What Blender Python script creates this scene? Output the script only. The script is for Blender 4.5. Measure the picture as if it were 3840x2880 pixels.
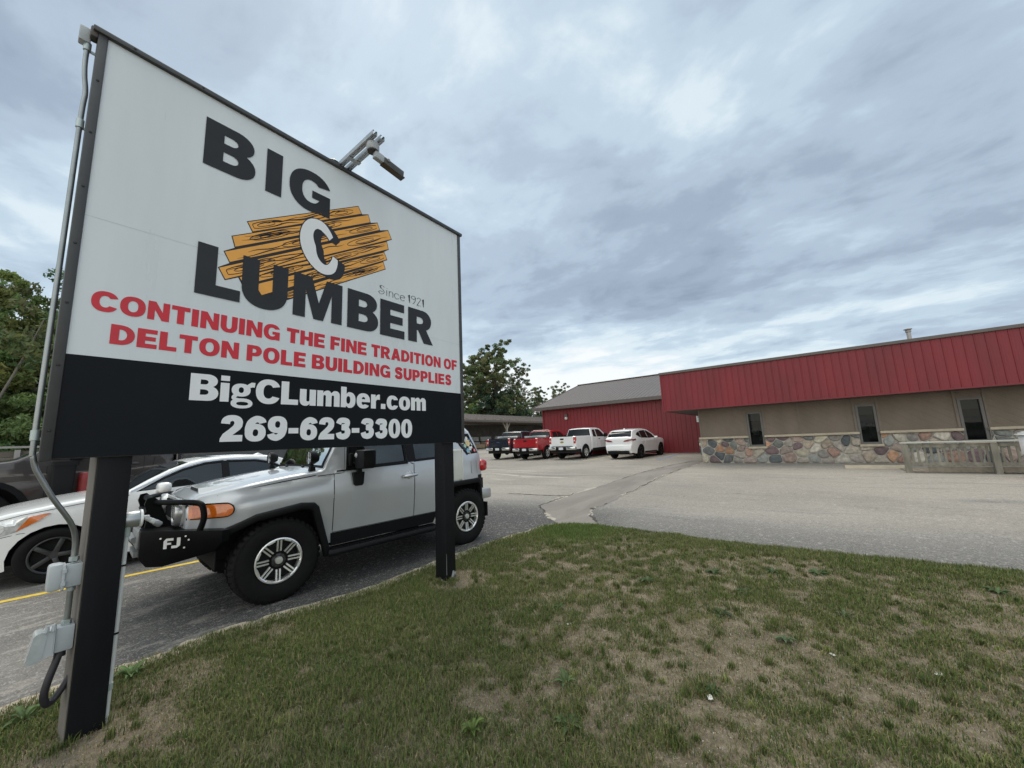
import bpy, bmesh, math, random
import numpy as np
from mathutils import Vector, Matrix, noise as mnoise
from mathutils.geometry import tessellate_polygon, delaunay_2d_cdt
R = math.radians
scene = bpy.context.scene
for o in list(bpy.data.objects): bpy.data.objects.remove(o)
COL = scene.collection

# ------------------------------------------------------------------ camera
cam_d = bpy.data.cameras.new('camera')
cam = bpy.data.objects.new('camera', cam_d); COL.objects.link(cam)
# rows: world axes (x along the sign, y towards the parked row, z up) in camera space
RX = Matrix(((0.60551696, -0.09272677, -0.79041189),
             (-0.79469877, -0.12344448, -0.59431921),
             (-0.04246269, 0.98800972, -0.14843757)))
cam.matrix_world = Matrix.Translation((0, 0, 1.55)) @ RX.to_4x4()
cam_d.sensor_fit = 'HORIZONTAL'; cam_d.sensor_width = 36.0
cam_d.lens = 1415.0 / 3840.0 * 36.0
cam_d.clip_start = 0.05; cam_d.clip_end = 3000
scene.camera = cam

# ------------------------------------------------------------------ light
SUN_EL, SUN_AZ = 58.0, 62.0       # azimuth measured from +x towards +y
sun_dir = Vector((math.cos(R(SUN_EL))*math.cos(R(SUN_AZ)), math.cos(R(SUN_EL))*math.sin(R(SUN_AZ)), math.sin(R(SUN_EL))))
sl = bpy.data.lights.new('sun', 'SUN'); sl.energy = 1.5; sl.angle = R(26); sl.color = (1.0, 0.91, 0.79)
so = bpy.data.objects.new('sun', sl); COL.objects.link(so)
so.rotation_euler = sun_dir.to_track_quat('Z', 'Y').to_euler(); so.location = (0, 0, 60)

world = bpy.data.worlds.new("World"); scene.world = world; world.use_nodes = True
def build_sky():
    nt = world.node_tree; N = nt.nodes; L = nt.links; N.clear()
    out = N.new('ShaderNodeOutputWorld')
    sky = N.new('ShaderNodeTexSky'); sky.sky_type = 'NISHITA'; sky.sun_disc = False
    sky.sun_elevation = R(SUN_EL); sky.sun_rotation = R(90 - SUN_AZ)
    b1 = N.new('ShaderNodeBackground'); b1.inputs[1].default_value = 0.10
    L.new(sky.outputs[0], b1.inputs[0])
    tc = N.new('ShaderNodeTexCoord'); sep = N.new('ShaderNodeSeparateXYZ'); L.new(tc.outputs['Generated'], sep.inputs[0])
    def m(op, a, b=None, c=None, clamp=False):
        n = N.new('ShaderNodeMath'); n.operation = op; n.use_clamp = clamp
        for i, v in enumerate((a, b, c)):
            if v is None: continue
            if isinstance(v, (int, float)): n.inputs[i].default_value = v
            else: L.new(v, n.inputs[i])
        return n.outputs[0]
    def ss(v, a, b, lo=0.0, hi=1.0):
        n = N.new('ShaderNodeMapRange'); n.interpolation_type = 'SMOOTHSTEP'
        L.new(v, n.inputs[0])
        n.inputs[1].default_value = a; n.inputs[2].default_value = b; n.inputs[3].default_value = lo; n.inputs[4].default_value = hi
        return n.outputs[0]
    z = m('MAXIMUM', sep.outputs[2], 0.0)
    zz = m('ADD', z, 0.10)
    px = m('DIVIDE', sep.outputs[0], zz); py = m('DIVIDE', sep.outputs[1], zz)
    def cl(sx, sy, scale, detail, rough, dist, off):
        c = N.new('ShaderNodeCombineXYZ')
        L.new(m('MULTIPLY', px, sx), c.inputs[0]); L.new(m('MULTIPLY', py, sy), c.inputs[1]); c.inputs[2].default_value = off
        n = N.new('ShaderNodeTexNoise'); n.inputs['Scale'].default_value = scale; n.inputs['Detail'].default_value = detail
        n.inputs['Roughness'].default_value = rough; n.inputs['Distortion'].default_value = dist
        L.new(c.outputs[0], n.inputs['Vector']); return n.outputs['Fac']
    big = cl(1.0, 0.68, 0.70, 4, 0.5, 0.3, 3.1)        # long banks of cloud
    mid = cl(1.0, 0.78, 1.9, 7, 0.56, 0.3, 7.7)
    fine = cl(1.0, 0.8, 5.6, 5, 0.58, 0.25, 1.3)
    d = m('ADD', m('MULTIPLY', big, 0.50), m('ADD', m('MULTIPLY', mid, 0.48), m('MULTIPLY', fine, 0.16)))
    d = m('SUBTRACT', d, 0.07)
    # toward +x -y (right of the view) the deck is darker and more broken
    az = m('ADD', m('MULTIPLY', sep.outputs[0], 0.75), m('MULTIPLY', sep.outputs[1], -0.66))
    d = m('ADD', d, ss(az, -0.35, 0.75, 0.055, -0.015))
    low = ss(z, 0.03, 0.32, 0.175, 0.0)                # lifting toward the horizon
    d = m('ADD', d, low)
    glow = m('ADD', m('MULTIPLY', sep.outputs[0], 0.86), m('MULTIPLY', sep.outputs[1], 0.50))
    d = m('ADD', d, m('MULTIPLY', ss(glow, 0.72, 1.0), ss(z, 0.03, 0.36, 0.19, 0.0)))   # thin bright cloud low in the east
    d = m('ADD', m('MULTIPLY', m('SUBTRACT', d, 0.49), 1.30), 0.480)
    ramp = N.new('ShaderNodeValToRGB'); cr = ramp.color_ramp; cr.interpolation = 'EASE'
    cols = [(0.30, (0.285, 0.355, 0.450)), (0.41, (0.365, 0.447, 0.555)), (0.50, (0.455, 0.558, 0.670)),
            (0.58, (0.550, 0.680, 0.790)), (0.67, (0.74, 0.85, 0.91)), (0.80, (0.95, 0.98, 0.985))]
    cr.elements[0].position = cols[0][0]; cr.elements[0].color = (*cols[0][1], 1)
    cr.elements[1].position = cols[-1][0]; cr.elements[1].color = (*cols[-1][1], 1)
    for p, c in cols[1:-1]:
        e = cr.elements.new(p); e.color = (*c, 1)
    L.new(d, ramp.inputs[0])
    # fill added to the unseen sky overhead and behind, lighting ground and sign
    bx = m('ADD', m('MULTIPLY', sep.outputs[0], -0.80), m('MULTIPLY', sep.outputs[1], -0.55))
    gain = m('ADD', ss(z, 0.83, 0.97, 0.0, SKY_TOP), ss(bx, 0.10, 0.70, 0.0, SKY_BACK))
    tint = N.new('ShaderNodeCombineXYZ')                # the added fill is tinted warm against the blue deck
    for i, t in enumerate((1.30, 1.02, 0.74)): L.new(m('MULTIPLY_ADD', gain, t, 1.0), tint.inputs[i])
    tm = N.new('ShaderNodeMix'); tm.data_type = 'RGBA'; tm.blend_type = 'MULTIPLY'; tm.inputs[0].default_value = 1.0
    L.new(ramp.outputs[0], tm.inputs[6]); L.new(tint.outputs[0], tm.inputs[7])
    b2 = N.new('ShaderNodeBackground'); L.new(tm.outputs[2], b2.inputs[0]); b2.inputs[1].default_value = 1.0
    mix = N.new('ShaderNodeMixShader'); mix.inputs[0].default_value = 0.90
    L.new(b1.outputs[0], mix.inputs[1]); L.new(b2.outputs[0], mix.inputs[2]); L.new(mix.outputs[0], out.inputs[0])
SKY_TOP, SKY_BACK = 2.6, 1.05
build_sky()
scene.view_settings.view_transform = 'Standard'; scene.view_settings.look = 'None'
scene.view_settings.exposure = 0.08; scene.view_settings.gamma = 1.0
scene.render.engine = 'CYCLES'
try:
    scene.cycles.use_denoising = True
    scene.cycles.max_bounces = 8; scene.cycles.transparent_max_bounces = 12
except Exception: pass

# ------------------------------------------------------------------ helpers
rnd = random.Random(7)
def sstep(v, a, b):
    t = min(1.0, max(0.0, (v-a)/(b-a))); return t*t*(3-2*t)
def gz(x, y=0.0):
    """height of the ground: the lot climbs slowly away from the road and towards the fence"""
    s = 0.0134*max(0.0, min(x, 75)-4)
    return s + 0.24*sstep(y, 8.9, 11.0)*(1-sstep(x, 7, 16))

def setp(o, label=None, cat=None, group=None, kind=None):
    if label: o['label'] = label
    if cat: o['category'] = cat
    if group: o['group'] = group
    if kind: o['kind'] = kind
    return o
def empty(name, loc=(0, 0, 0), rz=0.0, label=None, cat=None, group=None):
    o = bpy.data.objects.new(name, None); o.empty_display_size = 0.2; COL.objects.link(o)
    o.location = loc; o.rotation_euler = (0, 0, rz)
    return setp(o, label, cat, group)

class MB:
    def __init__(s): s.v = []; s.f = []; s.c = None
    def add(s, vs, fs):
        n = len(s.v); s.v += [tuple(v) for v in vs]; s.f += [tuple(i+n for i in f) for f in fs]; return s
    def xf(s, fn): s.v = [tuple(fn(Vector(v))) for v in s.v]; return s
    def join(s, o): return s.add(o.v, o.f)
def obj(name, mb, mat, parent=None, smooth=35.0, normals=True, label=None):
    me = bpy.data.meshes.new(name); me.from_pydata(mb.v, [], mb.f); me.validate()
    if normals:
        bm = bmesh.new(); bm.from_mesh(me)
        bmesh.ops.remove_doubles(bm, verts=bm.verts, dist=1e-5)
        bmesh.ops.recalc_face_normals(bm, faces=bm.faces); bm.to_mesh(me); bm.free()
    if smooth:
        me.polygons.foreach_set('use_smooth', [True]*len(me.polygons)); me.set_sharp_from_angle(angle=R(smooth))
    me.materials.append(mat)
    o = bpy.data.objects.new(name, me); COL.objects.link(o)
    if parent is not None: o.parent = parent
    if label: o['label'] = label
    return o
def box(mb, c, s, rz=0.0, bev=0.0, M=None):
    """box of full size s centred on c; bev chamfers all edges"""
    hx, hy, hz = s[0]/2, s[1]/2, s[2]/2
    if bev <= 0:
        vs = [Vector((x, y, z)) for z in (-hz, hz) for x, y in ((-hx, -hy), (hx, -hy), (hx, hy), (-hx, hy))]
        fs = [(0, 3, 2, 1), (4, 5, 6, 7), (0, 1, 5, 4), (1, 2, 6, 5), (2, 3, 7, 6), (3, 0, 4, 7)]
    else:
        bm = bmesh.new(); bmesh.ops.create_cube(bm, size=1.0)
        for v in bm.verts: v.co = Vector((v.co.x*s[0], v.co.y*s[1], v.co.z*s[2]))
        bmesh.ops.bevel(bm, geom=list(bm.edges), offset=bev, segments=2, affect='EDGES', profile=0.5)
        bm.verts.index_update()
        vs = [v.co.copy() for v in bm.verts]; fs = [tuple(v.index for v in f.verts) for f in bm.faces]; bm.free()
    Rz = Matrix.Rotation(rz, 3, 'Z') if M is None else M
    return mb.add([Rz @ v + Vector(c) for v in vs], fs)
def tube(mb, pts, r, seg=8, caps=True):
    pts = [Vector(p) for p in pts]; n = len(pts); rs = r if isinstance(r, (list, tuple)) else [r]*n
    up = None; rings = []
    for i, p in enumerate(pts):
        t = (pts[min(i+1, n-1)] - pts[max(i-1, 0)]).normalized()
        if up is None:
            up = Vector((0, 0, 1)) if abs(t.z) < 0.9 else Vector((1, 0, 0))
        a = (up - t*up.dot(t)).normalized(); up = a; b = t.cross(a)
        rings.append([p + (a*math.cos(2*math.pi*k/seg) + b*math.sin(2*math.pi*k/seg))*rs[i] for k in range(seg)])
    vs = [v for ring in rings for v in ring]; fs = []
    for i in range(n-1):
        for k in range(seg):
            k2 = (k+1) % seg
            fs.append((i*seg+k, i*seg+k2, (i+1)*seg+k2, (i+1)*seg+k))
    if caps: fs += [tuple(range(seg))[::-1], tuple((n-1)*seg+k for k in range(seg))]
    return mb.add(vs, fs)
def smoothpath(pts, n=6):
    """Catmull-Rom through the points"""
    P = [Vector(p) for p in pts]; P = [P[0]*2-P[1]] + P + [P[-1]*2-P[-2]]; out = []
    for i in range(1, len(P)-2):
        for k in range(n):
            t = k/n; a, b, c, d = P[i-1:i+3]
            out.append(0.5*((2*b) + (c-a)*t + (2*a-5*b+4*c-d)*t*t + (3*b-a-3*c+d)*t**3))
    out.append(P[-2]); return out
def lathe(mb, prof, seg=24, c=(0, 0, 0), axis='Y', close=False):
    """prof: (radius, along) pairs turned about the axis"""
    vs = []; n = len(prof)
    for k in range(seg):
        a = 2*math.pi*k/seg; ca, sa = math.cos(a), math.sin(a)
        for r, h in prof:
            v = {'Y': (r*ca, h, r*sa), 'Z': (r*ca, r*sa, h), 'X': (h, r*ca, r*sa)}[axis]
            vs.append(Vector(v)+Vector(c))
    fs = []
    for k in range(seg):
        k2 = (k+1) % seg
        for i in range(n-1 if not close else n):
            j = (i+1) % n
            fs.append((k*n+i, k*n+j, k2*n+j, k2*n+i))
    return mb.add(vs, fs)
def area2(p): return sum(p[i][0]*p[(i+1) % len(p)][1]-p[(i+1) % len(p)][0]*p[i][1] for i in range(len(p)))/2
def inset(poly, d):
    """move every edge of a polygon inward by d (negative: outward)"""
    p = [Vector(q) for q in poly]; s = 1 if area2(poly) > 0 else -1; n = len(p); out = []
    for i in range(n):
        e1 = (p[i]-p[i-1]); e2 = (p[(i+1) % n]-p[i])
        if e1.length < 1e-9 or e2.length < 1e-9: out.append(p[i].copy()); continue
        e1.normalize(); e2.normalize()
        n1 = Vector((-e1.y, e1.x))*s; n2 = Vector((-e2.y, e2.x))*s
        m_ = n1+n2; k = max(0.35, m_.dot(n1))
        out.append(p[i] + m_*(d/k))
    return [tuple(v) for v in out]
def roundpoly(poly, r, seg=4):
    p = [Vector(q) for q in poly]; n = len(p); out = []
    for i in range(n):
        a = p[i-1]-p[i]; b = p[(i+1) % n]-p[i]; q = min(r, a.length*0.45, b.length*0.45)
        A = p[i]+a.normalized()*q; B = p[i]+b.normalized()*q
        for k in range(seg+1):
            t = k/seg; out.append(tuple(A*(1-t)**2 + p[i]*2*t*(1-t) + B*t*t))
    return out
def prism(mb, poly, h0, h1, fn=None):
    """extrude a 2-D polygon between h0 and h1; fn(u, v, h) places a point (default x, y, z)"""
    fn = fn or (lambda u, v, h: (u, v, h)); n = len(poly)
    vs = [fn(u, v, h0) for u, v in poly] + [fn(u, v, h1) for u, v in poly]
    tri = tessellate_polygon([[Vector((u, v, 0)) for u, v in poly]])
    fs = [tuple(t) for t in tri] + [tuple(i+n for i in t)[::-1] for t in tri]
    fs += [(i, (i+1) % n, (i+1) % n+n, i+n) for i in range(n)]
    return mb.add(vs, fs)
def inpoly(x, y, poly):
    c = False; n = len(poly); j = n-1
    for i in range(n):
        xi, yi = poly[i]; xj, yj = poly[j]
        if (yi > y) != (yj > y) and x < (xj-xi)*(y-yi)/(yj-yi)+xi: c = not c
        j = i
    return c
def sheet(mb, outer, holes, fn, grid=0.12):
    """curved sheet: outer loop minus holes, triangulated with inner points, placed by fn(u, v)"""
    loops = [outer]+list(holes); vs = []; es = []
    for lp in loops:
        n0 = len(vs); pts = []
        for i, a in enumerate(lp):
            b = lp[(i+1) % len(lp)]; d = math.hypot(b[0]-a[0], b[1]-a[1]); k = max(1, int(d/(grid*1.2)))
            for t in range(k): pts.append((a[0]+(b[0]-a[0])*t/k, a[1]+(b[1]-a[1])*t/k))
        vs += [Vector(p) for p in pts]; es += [(n0+i, n0+(i+1) % len(pts)) for i in range(len(pts))]
    x0 = min(p[0] for p in outer); x1 = max(p[0] for p in outer); y0 = min(p[1] for p in outer); y1 = max(p[1] for p in outer)
    if grid < 5:
        bnd = list(vs)
        for i in range(1, int((x1-x0)/grid)+1):
            for j in range(1, int((y1-y0)/grid)+1):
                x = x0+i*grid; y = y0+j*grid
                if inpoly(x, y, outer) and not any(inpoly(x, y, h) for h in holes):
                    if all((b.x-x)**2+(b.y-y)**2 > (grid*0.45)**2 for b in bnd): vs.append(Vector((x, y)))
    r = delaunay_2d_cdt(vs, es, [], 0, 1e-6)
    V, F = r[0], r[2]; keep = []
    for f in F:
        cx = sum(V[i].x for i in f)/len(f); cy = sum(V[i].y for i in f)/len(f)
        if inpoly(cx, cy, outer) and not any(inpoly(cx, cy, h) for h in holes): keep.append(tuple(f))
    return mb.add([fn(v.x, v.y) for v in V], keep)

# ------------------------------------------------------------------ materials
MATS = {}
def mat(name, col, rough=0.6, metal=0.0, var=0.0, vscale=4.0, bump=0.0, bscale=60.0, coat=0.0, col2=None, spec=0.5, stretch=None, attr=None, detail=6.0):
    if name in MATS: return MATS[name]
    m = bpy.data.materials.new(name); m.use_nodes = True; nt = m.node_tree; N = nt.nodes; L = nt.links
    b = N['Principled BSDF']; b.inputs['Roughness'].default_value = rough; b.inputs['Metallic'].default_value = metal
    b.inputs['Specular IOR Level'].default_value = spec; b.inputs['Coat Weight'].default_value = coat; b.inputs['Coat Roughness'].default_value = 0.04
    b.inputs['Base Color'].default_value = (*col, 1)
    tc = N.new('ShaderNodeTexCoord'); vec = tc.outputs['Object']
    if stretch:
        mp = N.new('ShaderNodeMapping'); mp.inputs['Scale'].default_value = stretch; L.new(vec, mp.inputs[0]); vec = mp.outputs[0]
    src = None
    if attr:
        a = N.new('ShaderNodeAttribute'); a.attribute_name = attr; src = a.outputs['Color']
    if var > 0 or col2:
        n = N.new('ShaderNodeTexNoise'); n.inputs['Scale'].default_value = vscale; n.inputs['Detail'].default_value = detail; n.inputs['Roughness'].default_value = 0.6
        L.new(vec, n.inputs['Vector'])
        rp = N.new('ShaderNodeMapRange'); rp.inputs[1].default_value = 0.3; rp.inputs[2].default_value = 0.7
        L.new(n.outputs['Fac'], rp.inputs[0])
        mx = N.new('ShaderNodeMix'); mx.data_type = 'RGBA'; L.new(rp.outputs[0], mx.inputs[0])
        if attr:
            mx.blend_type = 'MULTIPLY'; mx.inputs[0].default_value = 1.0
            for l in list(mx.inputs[0].links): L.remove(l)
            rp.inputs[3].default_value = 1-var; rp.inputs[4].default_value = 1+var
            L.new(src, mx.inputs[6]); L.new(rp.outputs[0], mx.inputs[7])
        else:
            c2 = col2 or tuple(min(1, c*(1+var)) for c in col); c1 = col if col2 else tuple(c*(1-var) for c in col)
            mx.inputs[6].default_value = (*c1, 1); mx.inputs[7].default_value = (*c2, 1)
        src = mx.outputs[2]
        rr = N.new('ShaderNodeMapRange'); rr.inputs[3].default_value = max(0.02, rough-0.06); rr.inputs[4].default_value = min(1, rough+0.08)
        L.new(n.outputs['Fac'], rr.inputs[0]); L.new(rr.outputs[0], b.inputs['Roughness'])
    if src is not None: L.new(src, b.inputs['Base Color'])
    if bump > 0:
        n2 = N.new('ShaderNodeTexNoise'); n2.inputs['Scale'].default_value = bscale; n2.inputs['Detail'].default_value = 5
        L.new(vec, n2.inputs['Vector'])
        bp = N.new('ShaderNodeBump'); bp.inputs['Strength'].default_value = bump; bp.inputs['Distance'].default_value = 0.02
        L.new(n2.outputs['Fac'], bp.inputs['Height']); L.new(bp.outputs[0], b.inputs['Normal'])
    MATS[name] = m; return m
def glass_mat(name, tint, clear, refl=0.08):
    """window pane: mirror-like reflection over a partly see-through tinted sheet"""
    if name in MATS: return MATS[name]
    m = bpy.data.materials.new(name); m.use_nodes = True; nt = m.node_tree; N = nt.nodes; L = nt.links; N.clear()
    out = N.new('ShaderNodeOutputMaterial')
    tr = N.new('ShaderNodeBsdfTransparent'); tr.inputs[0].default_value = (*[min(1, t) for t in tint], 1)
    df = N.new('ShaderNodeBsdfDiffuse'); df.inputs[0].default_value = (0.012, 0.014, 0.016, 1)
    gl = N.new('ShaderNodeBsdfGlossy'); gl.inputs['Roughness'].default_value = 0.02; gl.inputs[0].default_value = (0.95, 1, 1, 1)
    m1 = N.new('ShaderNodeMixShader'); m1.inputs[0].default_value = clear; L.new(df.outputs[0], m1.inputs[1]); L.new(tr.outputs[0], m1.inputs[2])
    fr = N.new('ShaderNodeLayerWeight'); fr.inputs[0].default_value = 0.5
    pw = N.new('ShaderNodeMath'); pw.operation = 'POWER'; pw.inputs[1].default_value = 4.0; L.new(fr.outputs['Facing'], pw.inputs[0])
    fm = N.new('ShaderNodeMath'); fm.operation = 'MULTIPLY_ADD'; fm.inputs[1].default_value = 0.9; fm.inputs[2].default_value = refl; fm.use_clamp = True
    L.new(pw.outputs[0], fm.inputs[0])
    m2 = N.new('ShaderNodeMixShader'); L.new(fm.outputs[0], m2.inputs[0]); L.new(m1.outputs[0], m2.inputs[1]); L.new(gl.outputs[0], m2.inputs[2])
    L.new(m2.outputs[0], out.inputs[0]); MATS[name] = m; return m
def paint(name, col, metal=0.0, flake=False):
    return mat('paint_'+name, col, 0.28 if metal else 0.24, metal, var=0.012, vscale=2.5, coat=0.8, bump=0.012 if flake else 0.0, bscale=1400)
BLACK_PL = mat('black_plastic', (0.007, 0.0075, 0.009), 0.5, var=0.12, vscale=8, bump=0.06, bscale=300, spec=0.18)
RUBBER = mat('rubber', (0.008, 0.008, 0.0085), 0.85, spec=0.22, var=0.25, vscale=18, bump=0.25, bscale=120)
CHROME = mat('chrome', (0.62, 0.63, 0.64), 0.16, 1.0, var=0.05, vscale=6)
ALLOY = mat('alloy', (0.88, 0.89, 0.90), 0.30, 0.8, var=0.05, vscale=10)
DARK = mat('dark_cavity', (0.010, 0.010, 0.011), 0.9)
GLASS_D = glass_mat('tinted_glass', (0.05, 0.055, 0.06), 0.35, 0.035)
GLASS_N = glass_mat('side_glass', (0.16, 0.18, 0.18), 0.6, 0.085)
GLASS_C = glass_mat('clear_glass', (0.55, 0.66, 0.62), 0.85, 0.5)
GLASS_O = glass_mat('office_glass', (0.25, 0.28, 0.28), 0.7, 0.014)
LAMP_CL = mat('lamp_lens', (0.62, 0.64, 0.66), 0.08, 0.55, var=0.35, vscale=22, coat=1.0)
AMBER = mat('amber_lens', (0.62, 0.14, 0.012), 0.12, var=0.22, vscale=26, coat=1.0)
REDL = mat('red_lens', (0.42, 0.012, 0.018), 0.12, var=0.2, vscale=14, coat=1.0)
GALV = mat('galvanised_steel', (0.42, 0.44, 0.45), 0.42, 0.85, var=0.14, vscale=14, bump=0.05, bscale=90)
GREYBOX = mat('grey_box_enamel', (0.36, 0.39, 0.41), 0.5, var=0.07, vscale=9, bump=0.08, bscale=160)
# ================================================================== GROUND
LAWN = [(-7, 4.35), (-3, 4.22), (-1.2, 4.15), (0.12, 4.17), (0.36, 4.21), (0.59, 4.17), (0.9, 4.15), (1.15, 4.21), (1.59, 4.13), (2.51, 3.93), (3.0, 3.96), (3.48, 3.99), (3.85, 3.98), (4.31, 3.99),
        (4.96, 3.97), (5.34, 3.88), (5.79, 3.85), (6.02, 3.76), (6.2, 3.5), (6.33, 3.08), (6.33, 2.4), (6.30, 1.71), (6.2, 1.21), (6.22, 0.5), (6.24, -0.19), (6.31, -1.61), (6.4, -4), (6.6, -9), (-7, -9)]
def node_tools(m):
    nt = m.node_tree; N = nt.nodes; L = nt.links
    def noise(scale, detail=5, rough=0.6, stretch=None, dist=0.0, vec=None):
        tc = N.new('ShaderNodeTexCoord'); v = vec or tc.outputs['Object']
        if stretch:
            mp = N.new('ShaderNodeMapping'); mp.inputs['Scale'].default_value = stretch[:3]
            if len(stretch) > 3: mp.inputs['Rotation'].default_value = (0, 0, stretch[3])
            L.new(v, mp.inputs[0]); v = mp.outputs[0]
        n = N.new('ShaderNodeTexNoise'); n.inputs['Scale'].default_value = scale; n.inputs['Detail'].default_value = detail
        n.inputs['Roughness'].default_value = rough; n.inputs['Distortion'].default_value = dist; L.new(v, n.inputs['Vector']); return n.outputs['Fac']
    def rng(v, a, b, c=0.0, d=1.0):
        n = N.new('ShaderNodeMapRange'); n.interpolation_type = 'SMOOTHSTEP'; L.new(v, n.inputs[0])
        for i, q in enumerate((a, b, c, d)): n.inputs[i+1].default_value = q
        return n.outputs[0]
    def mix(f, a, b, mode='MIX'):
        n = N.new('ShaderNodeMix'); n.data_type = 'RGBA'; n.blend_type = mode
        for s, q in ((0, f), (6, a), (7, b)):
            if isinstance(q, tuple): n.inputs[s].default_value = (*q, 1)
            elif isinstance(q, (int, float)): n.inputs[s].default_value = q
            else: L.new(q, n.inputs[s])
        return n.outputs[2]
    def math_(op, a, b):
        n = N.new('ShaderNodeMath'); n.operation = op
        for i, q in enumerate((a, b)):
            if isinstance(q, (int, float)): n.inputs[i].default_value = q
            else: L.new(q, n.inputs[i])
        return n.outputs[0]
    return N, L, noise, rng, mix, math_
def newmat(name):
    m = bpy.data.materials.new(name); m.use_nodes = True; return m, m.node_tree.nodes['Principled BSDF']

# old sun-bleached asphalt of the lot
m_asph, b = newmat('asphalt'); N, L, noise, rng, mix, mth = node_tools(m_asph)
c = mix(rng(noise(0.22, 4, 0.55, (1, 1, 1), 0.6), 0.35, 0.65), (0.232, 0.213, 0.187), (0.30, 0.275, 0.240))
c = mix(rng(noise(1.0, 6, 0.65, (1.7, 0.28, 1, 0.06), 0.6), 0.50, 0.72), c, (0.185, 0.178, 0.168))     # drive wear, greyer streaks
c = mix(rng(noise(0.8, 5, 0.6, (2.0, 0.35, 1, -0.12), 0.8), 0.56, 0.74), c, (0.345, 0.318, 0.28))
c = mix(mth('MULTIPLY', rng(noise(2.6, 4, 0.55, (1.3, 0.5, 1)), 0.66, 0.74), 0.7), c, (0.10, 0.098, 0.095))        # sandy bleached drifts
# newer, bluer mat along the near edge of the drive and the parking row
tc = N.new('ShaderNodeTexCoord'); sp = N.new('ShaderNodeSeparateXYZ'); L.new(tc.outputs['Object'], sp.inputs[0])
nearx = rng(mth('ADD', sp.outputs[0], mth('MULTIPLY', noise(0.5, 4, 0.6), 2.6)), 7.6, 10.5, 1.0, 0.0)
c = mix(mth('MULTIPLY', nearx, 0.72), c, (0.185, 0.182, 0.178))
rowy = mth('MULTIPLY', rng(mth('ADD', sp.outputs[1], mth('MULTIPLY', noise(0.9, 5, 0.6), 1.4)), 3.2, 4.2, 0.0, 1.0), rng(mth('ADD', sp.outputs[1], mth('MULTIPLY', noise(0.8, 5, 0.6), 1.6)), 6.6, 8.3, 1.0, 0.0))
rowx = rng(mth('ADD', sp.outputs[0], mth('MULTIPLY', noise(1.3, 5, 0.65, None, 0.4), 2.2)), 1.5, 2.5)
rowe = rng(sp.outputs[0], 6.0, 8.5, 1.0, 0.0)
rowl = mth('MULTIPLY', rng(mth('ADD', sp.outputs[1], mth('MULTIPLY', noise(0.7, 5, 0.6), 2.0)), 9.6, 11.5, 1.0, 0.0), mth('MULTIPLY', rowe, rng(mth('ADD', sp.outputs[0], mth('MULTIPLY', noise(1.1, 5, 0.6), 2.4)), 0.6, 2.0)))
c = mix(mth('MULTIPLY', rowl, 0.80), c, (0.095, 0.092, 0.088))
c = mix(mth('MULTIPLY', mth('MULTIPLY', mth('MULTIPLY', rowy, rowx), rowe), 0.95), c, (0.036, 0.037, 0.039))
sand = mth('MULTIPLY', rng(noise(3.0, 5, 0.62, (0.5, 1.6, 1, 0.1), 0.9), 0.52, 0.70), rng(sp.outputs[0], 1.2, 2.4, 1.0, 0.0))
c = mix(mth('MULTIPLY', sand, 0.55), c, (0.36, 0.335, 0.30))
c = mix(rng(noise(14, 6, 0.75), 0.50, 0.66), c, mix(0.35, c, (0.08, 0.078, 0.075)))
c = mix(rng(noise(19, 6, 0.75, None, 0.6), 0.52, 0.68), c, mix(0.35, c, (0.66, 0.62, 0.56)))
c = mix(rng(noise(70, 3, 0.7), 0.50, 0.72), c, mix(0.5, c, (0.62, 0.6, 0.57)))                           # exposed stone in the mix
c = mix(rng(noise(46, 3, 0.7), 0.52, 0.70), c, mix(0.55, c, (0.05, 0.05, 0.05)))
L.new(c, b.inputs['Base Color']); b.inputs['Roughness'].default_value = 0.88; b.inputs['Specular IOR Level'].default_value = 0.3
bp = N.new('ShaderNodeBump'); bp.inputs['Strength'].default_value = 0.55; bp.inputs['Distance'].default_value = 0.012
L.new(mth('ADD', noise(90, 4, 0.7), mth('MULTIPLY', noise(9, 4, 0.6), 0.8)), bp.inputs['Height']); L.new(bp.outputs[0], b.inputs['Normal'])

def axis(lo, hi, fine_lo, fine_hi, step, grow=1.35):
    a = list(np.arange(fine_lo, fine_hi+1e-6, step)); s = step; x = fine_hi
    while x < hi: s *= grow; x = min(hi, x+s); a.append(x)
    s = step; x = fine_lo
    while x > lo: s *= grow; x = max(lo, x-s); a.insert(0, x)
    return a
def ground_sheet(name, xs, ys, dz, m, cut=None):
    nx, ny = len(xs), len(ys)
    vs = [(x, y, gz(x, y)+dz) for y in ys for x in xs]
    fs = []
    for j in range(ny-1):
        for i in range(nx-1):
            fs.append((j*nx+i, j*nx+i+1, (j+1)*nx+i+1, (j+1)*nx+i))
    mb = MB(); mb.add(vs, fs); return setp(obj(name, mb, m, smooth=60, normals=False), kind='structure')
ground_sheet('asphalt', axis(-60, 110, -6, 30, 0.8), axis(-60, 95, -8, 26, 0.8), 0.0, m_asph)
m_field, b = newmat('field'); N, L, noise, rng, mix, mth = node_tools(m_field)
L.new(mix(noise(0.05, 5), (0.06, 0.085, 0.03), (0.12, 0.115, 0.055)), b.inputs['Base Color']); b.inputs['Roughness'].default_value = 0.95
ground_sheet('ground', axis(-900, 1100, -60, 110, 12, 1.5), axis(-900, 1000, -60, 100, 12, 1.5), -0.6, m_field)

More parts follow.
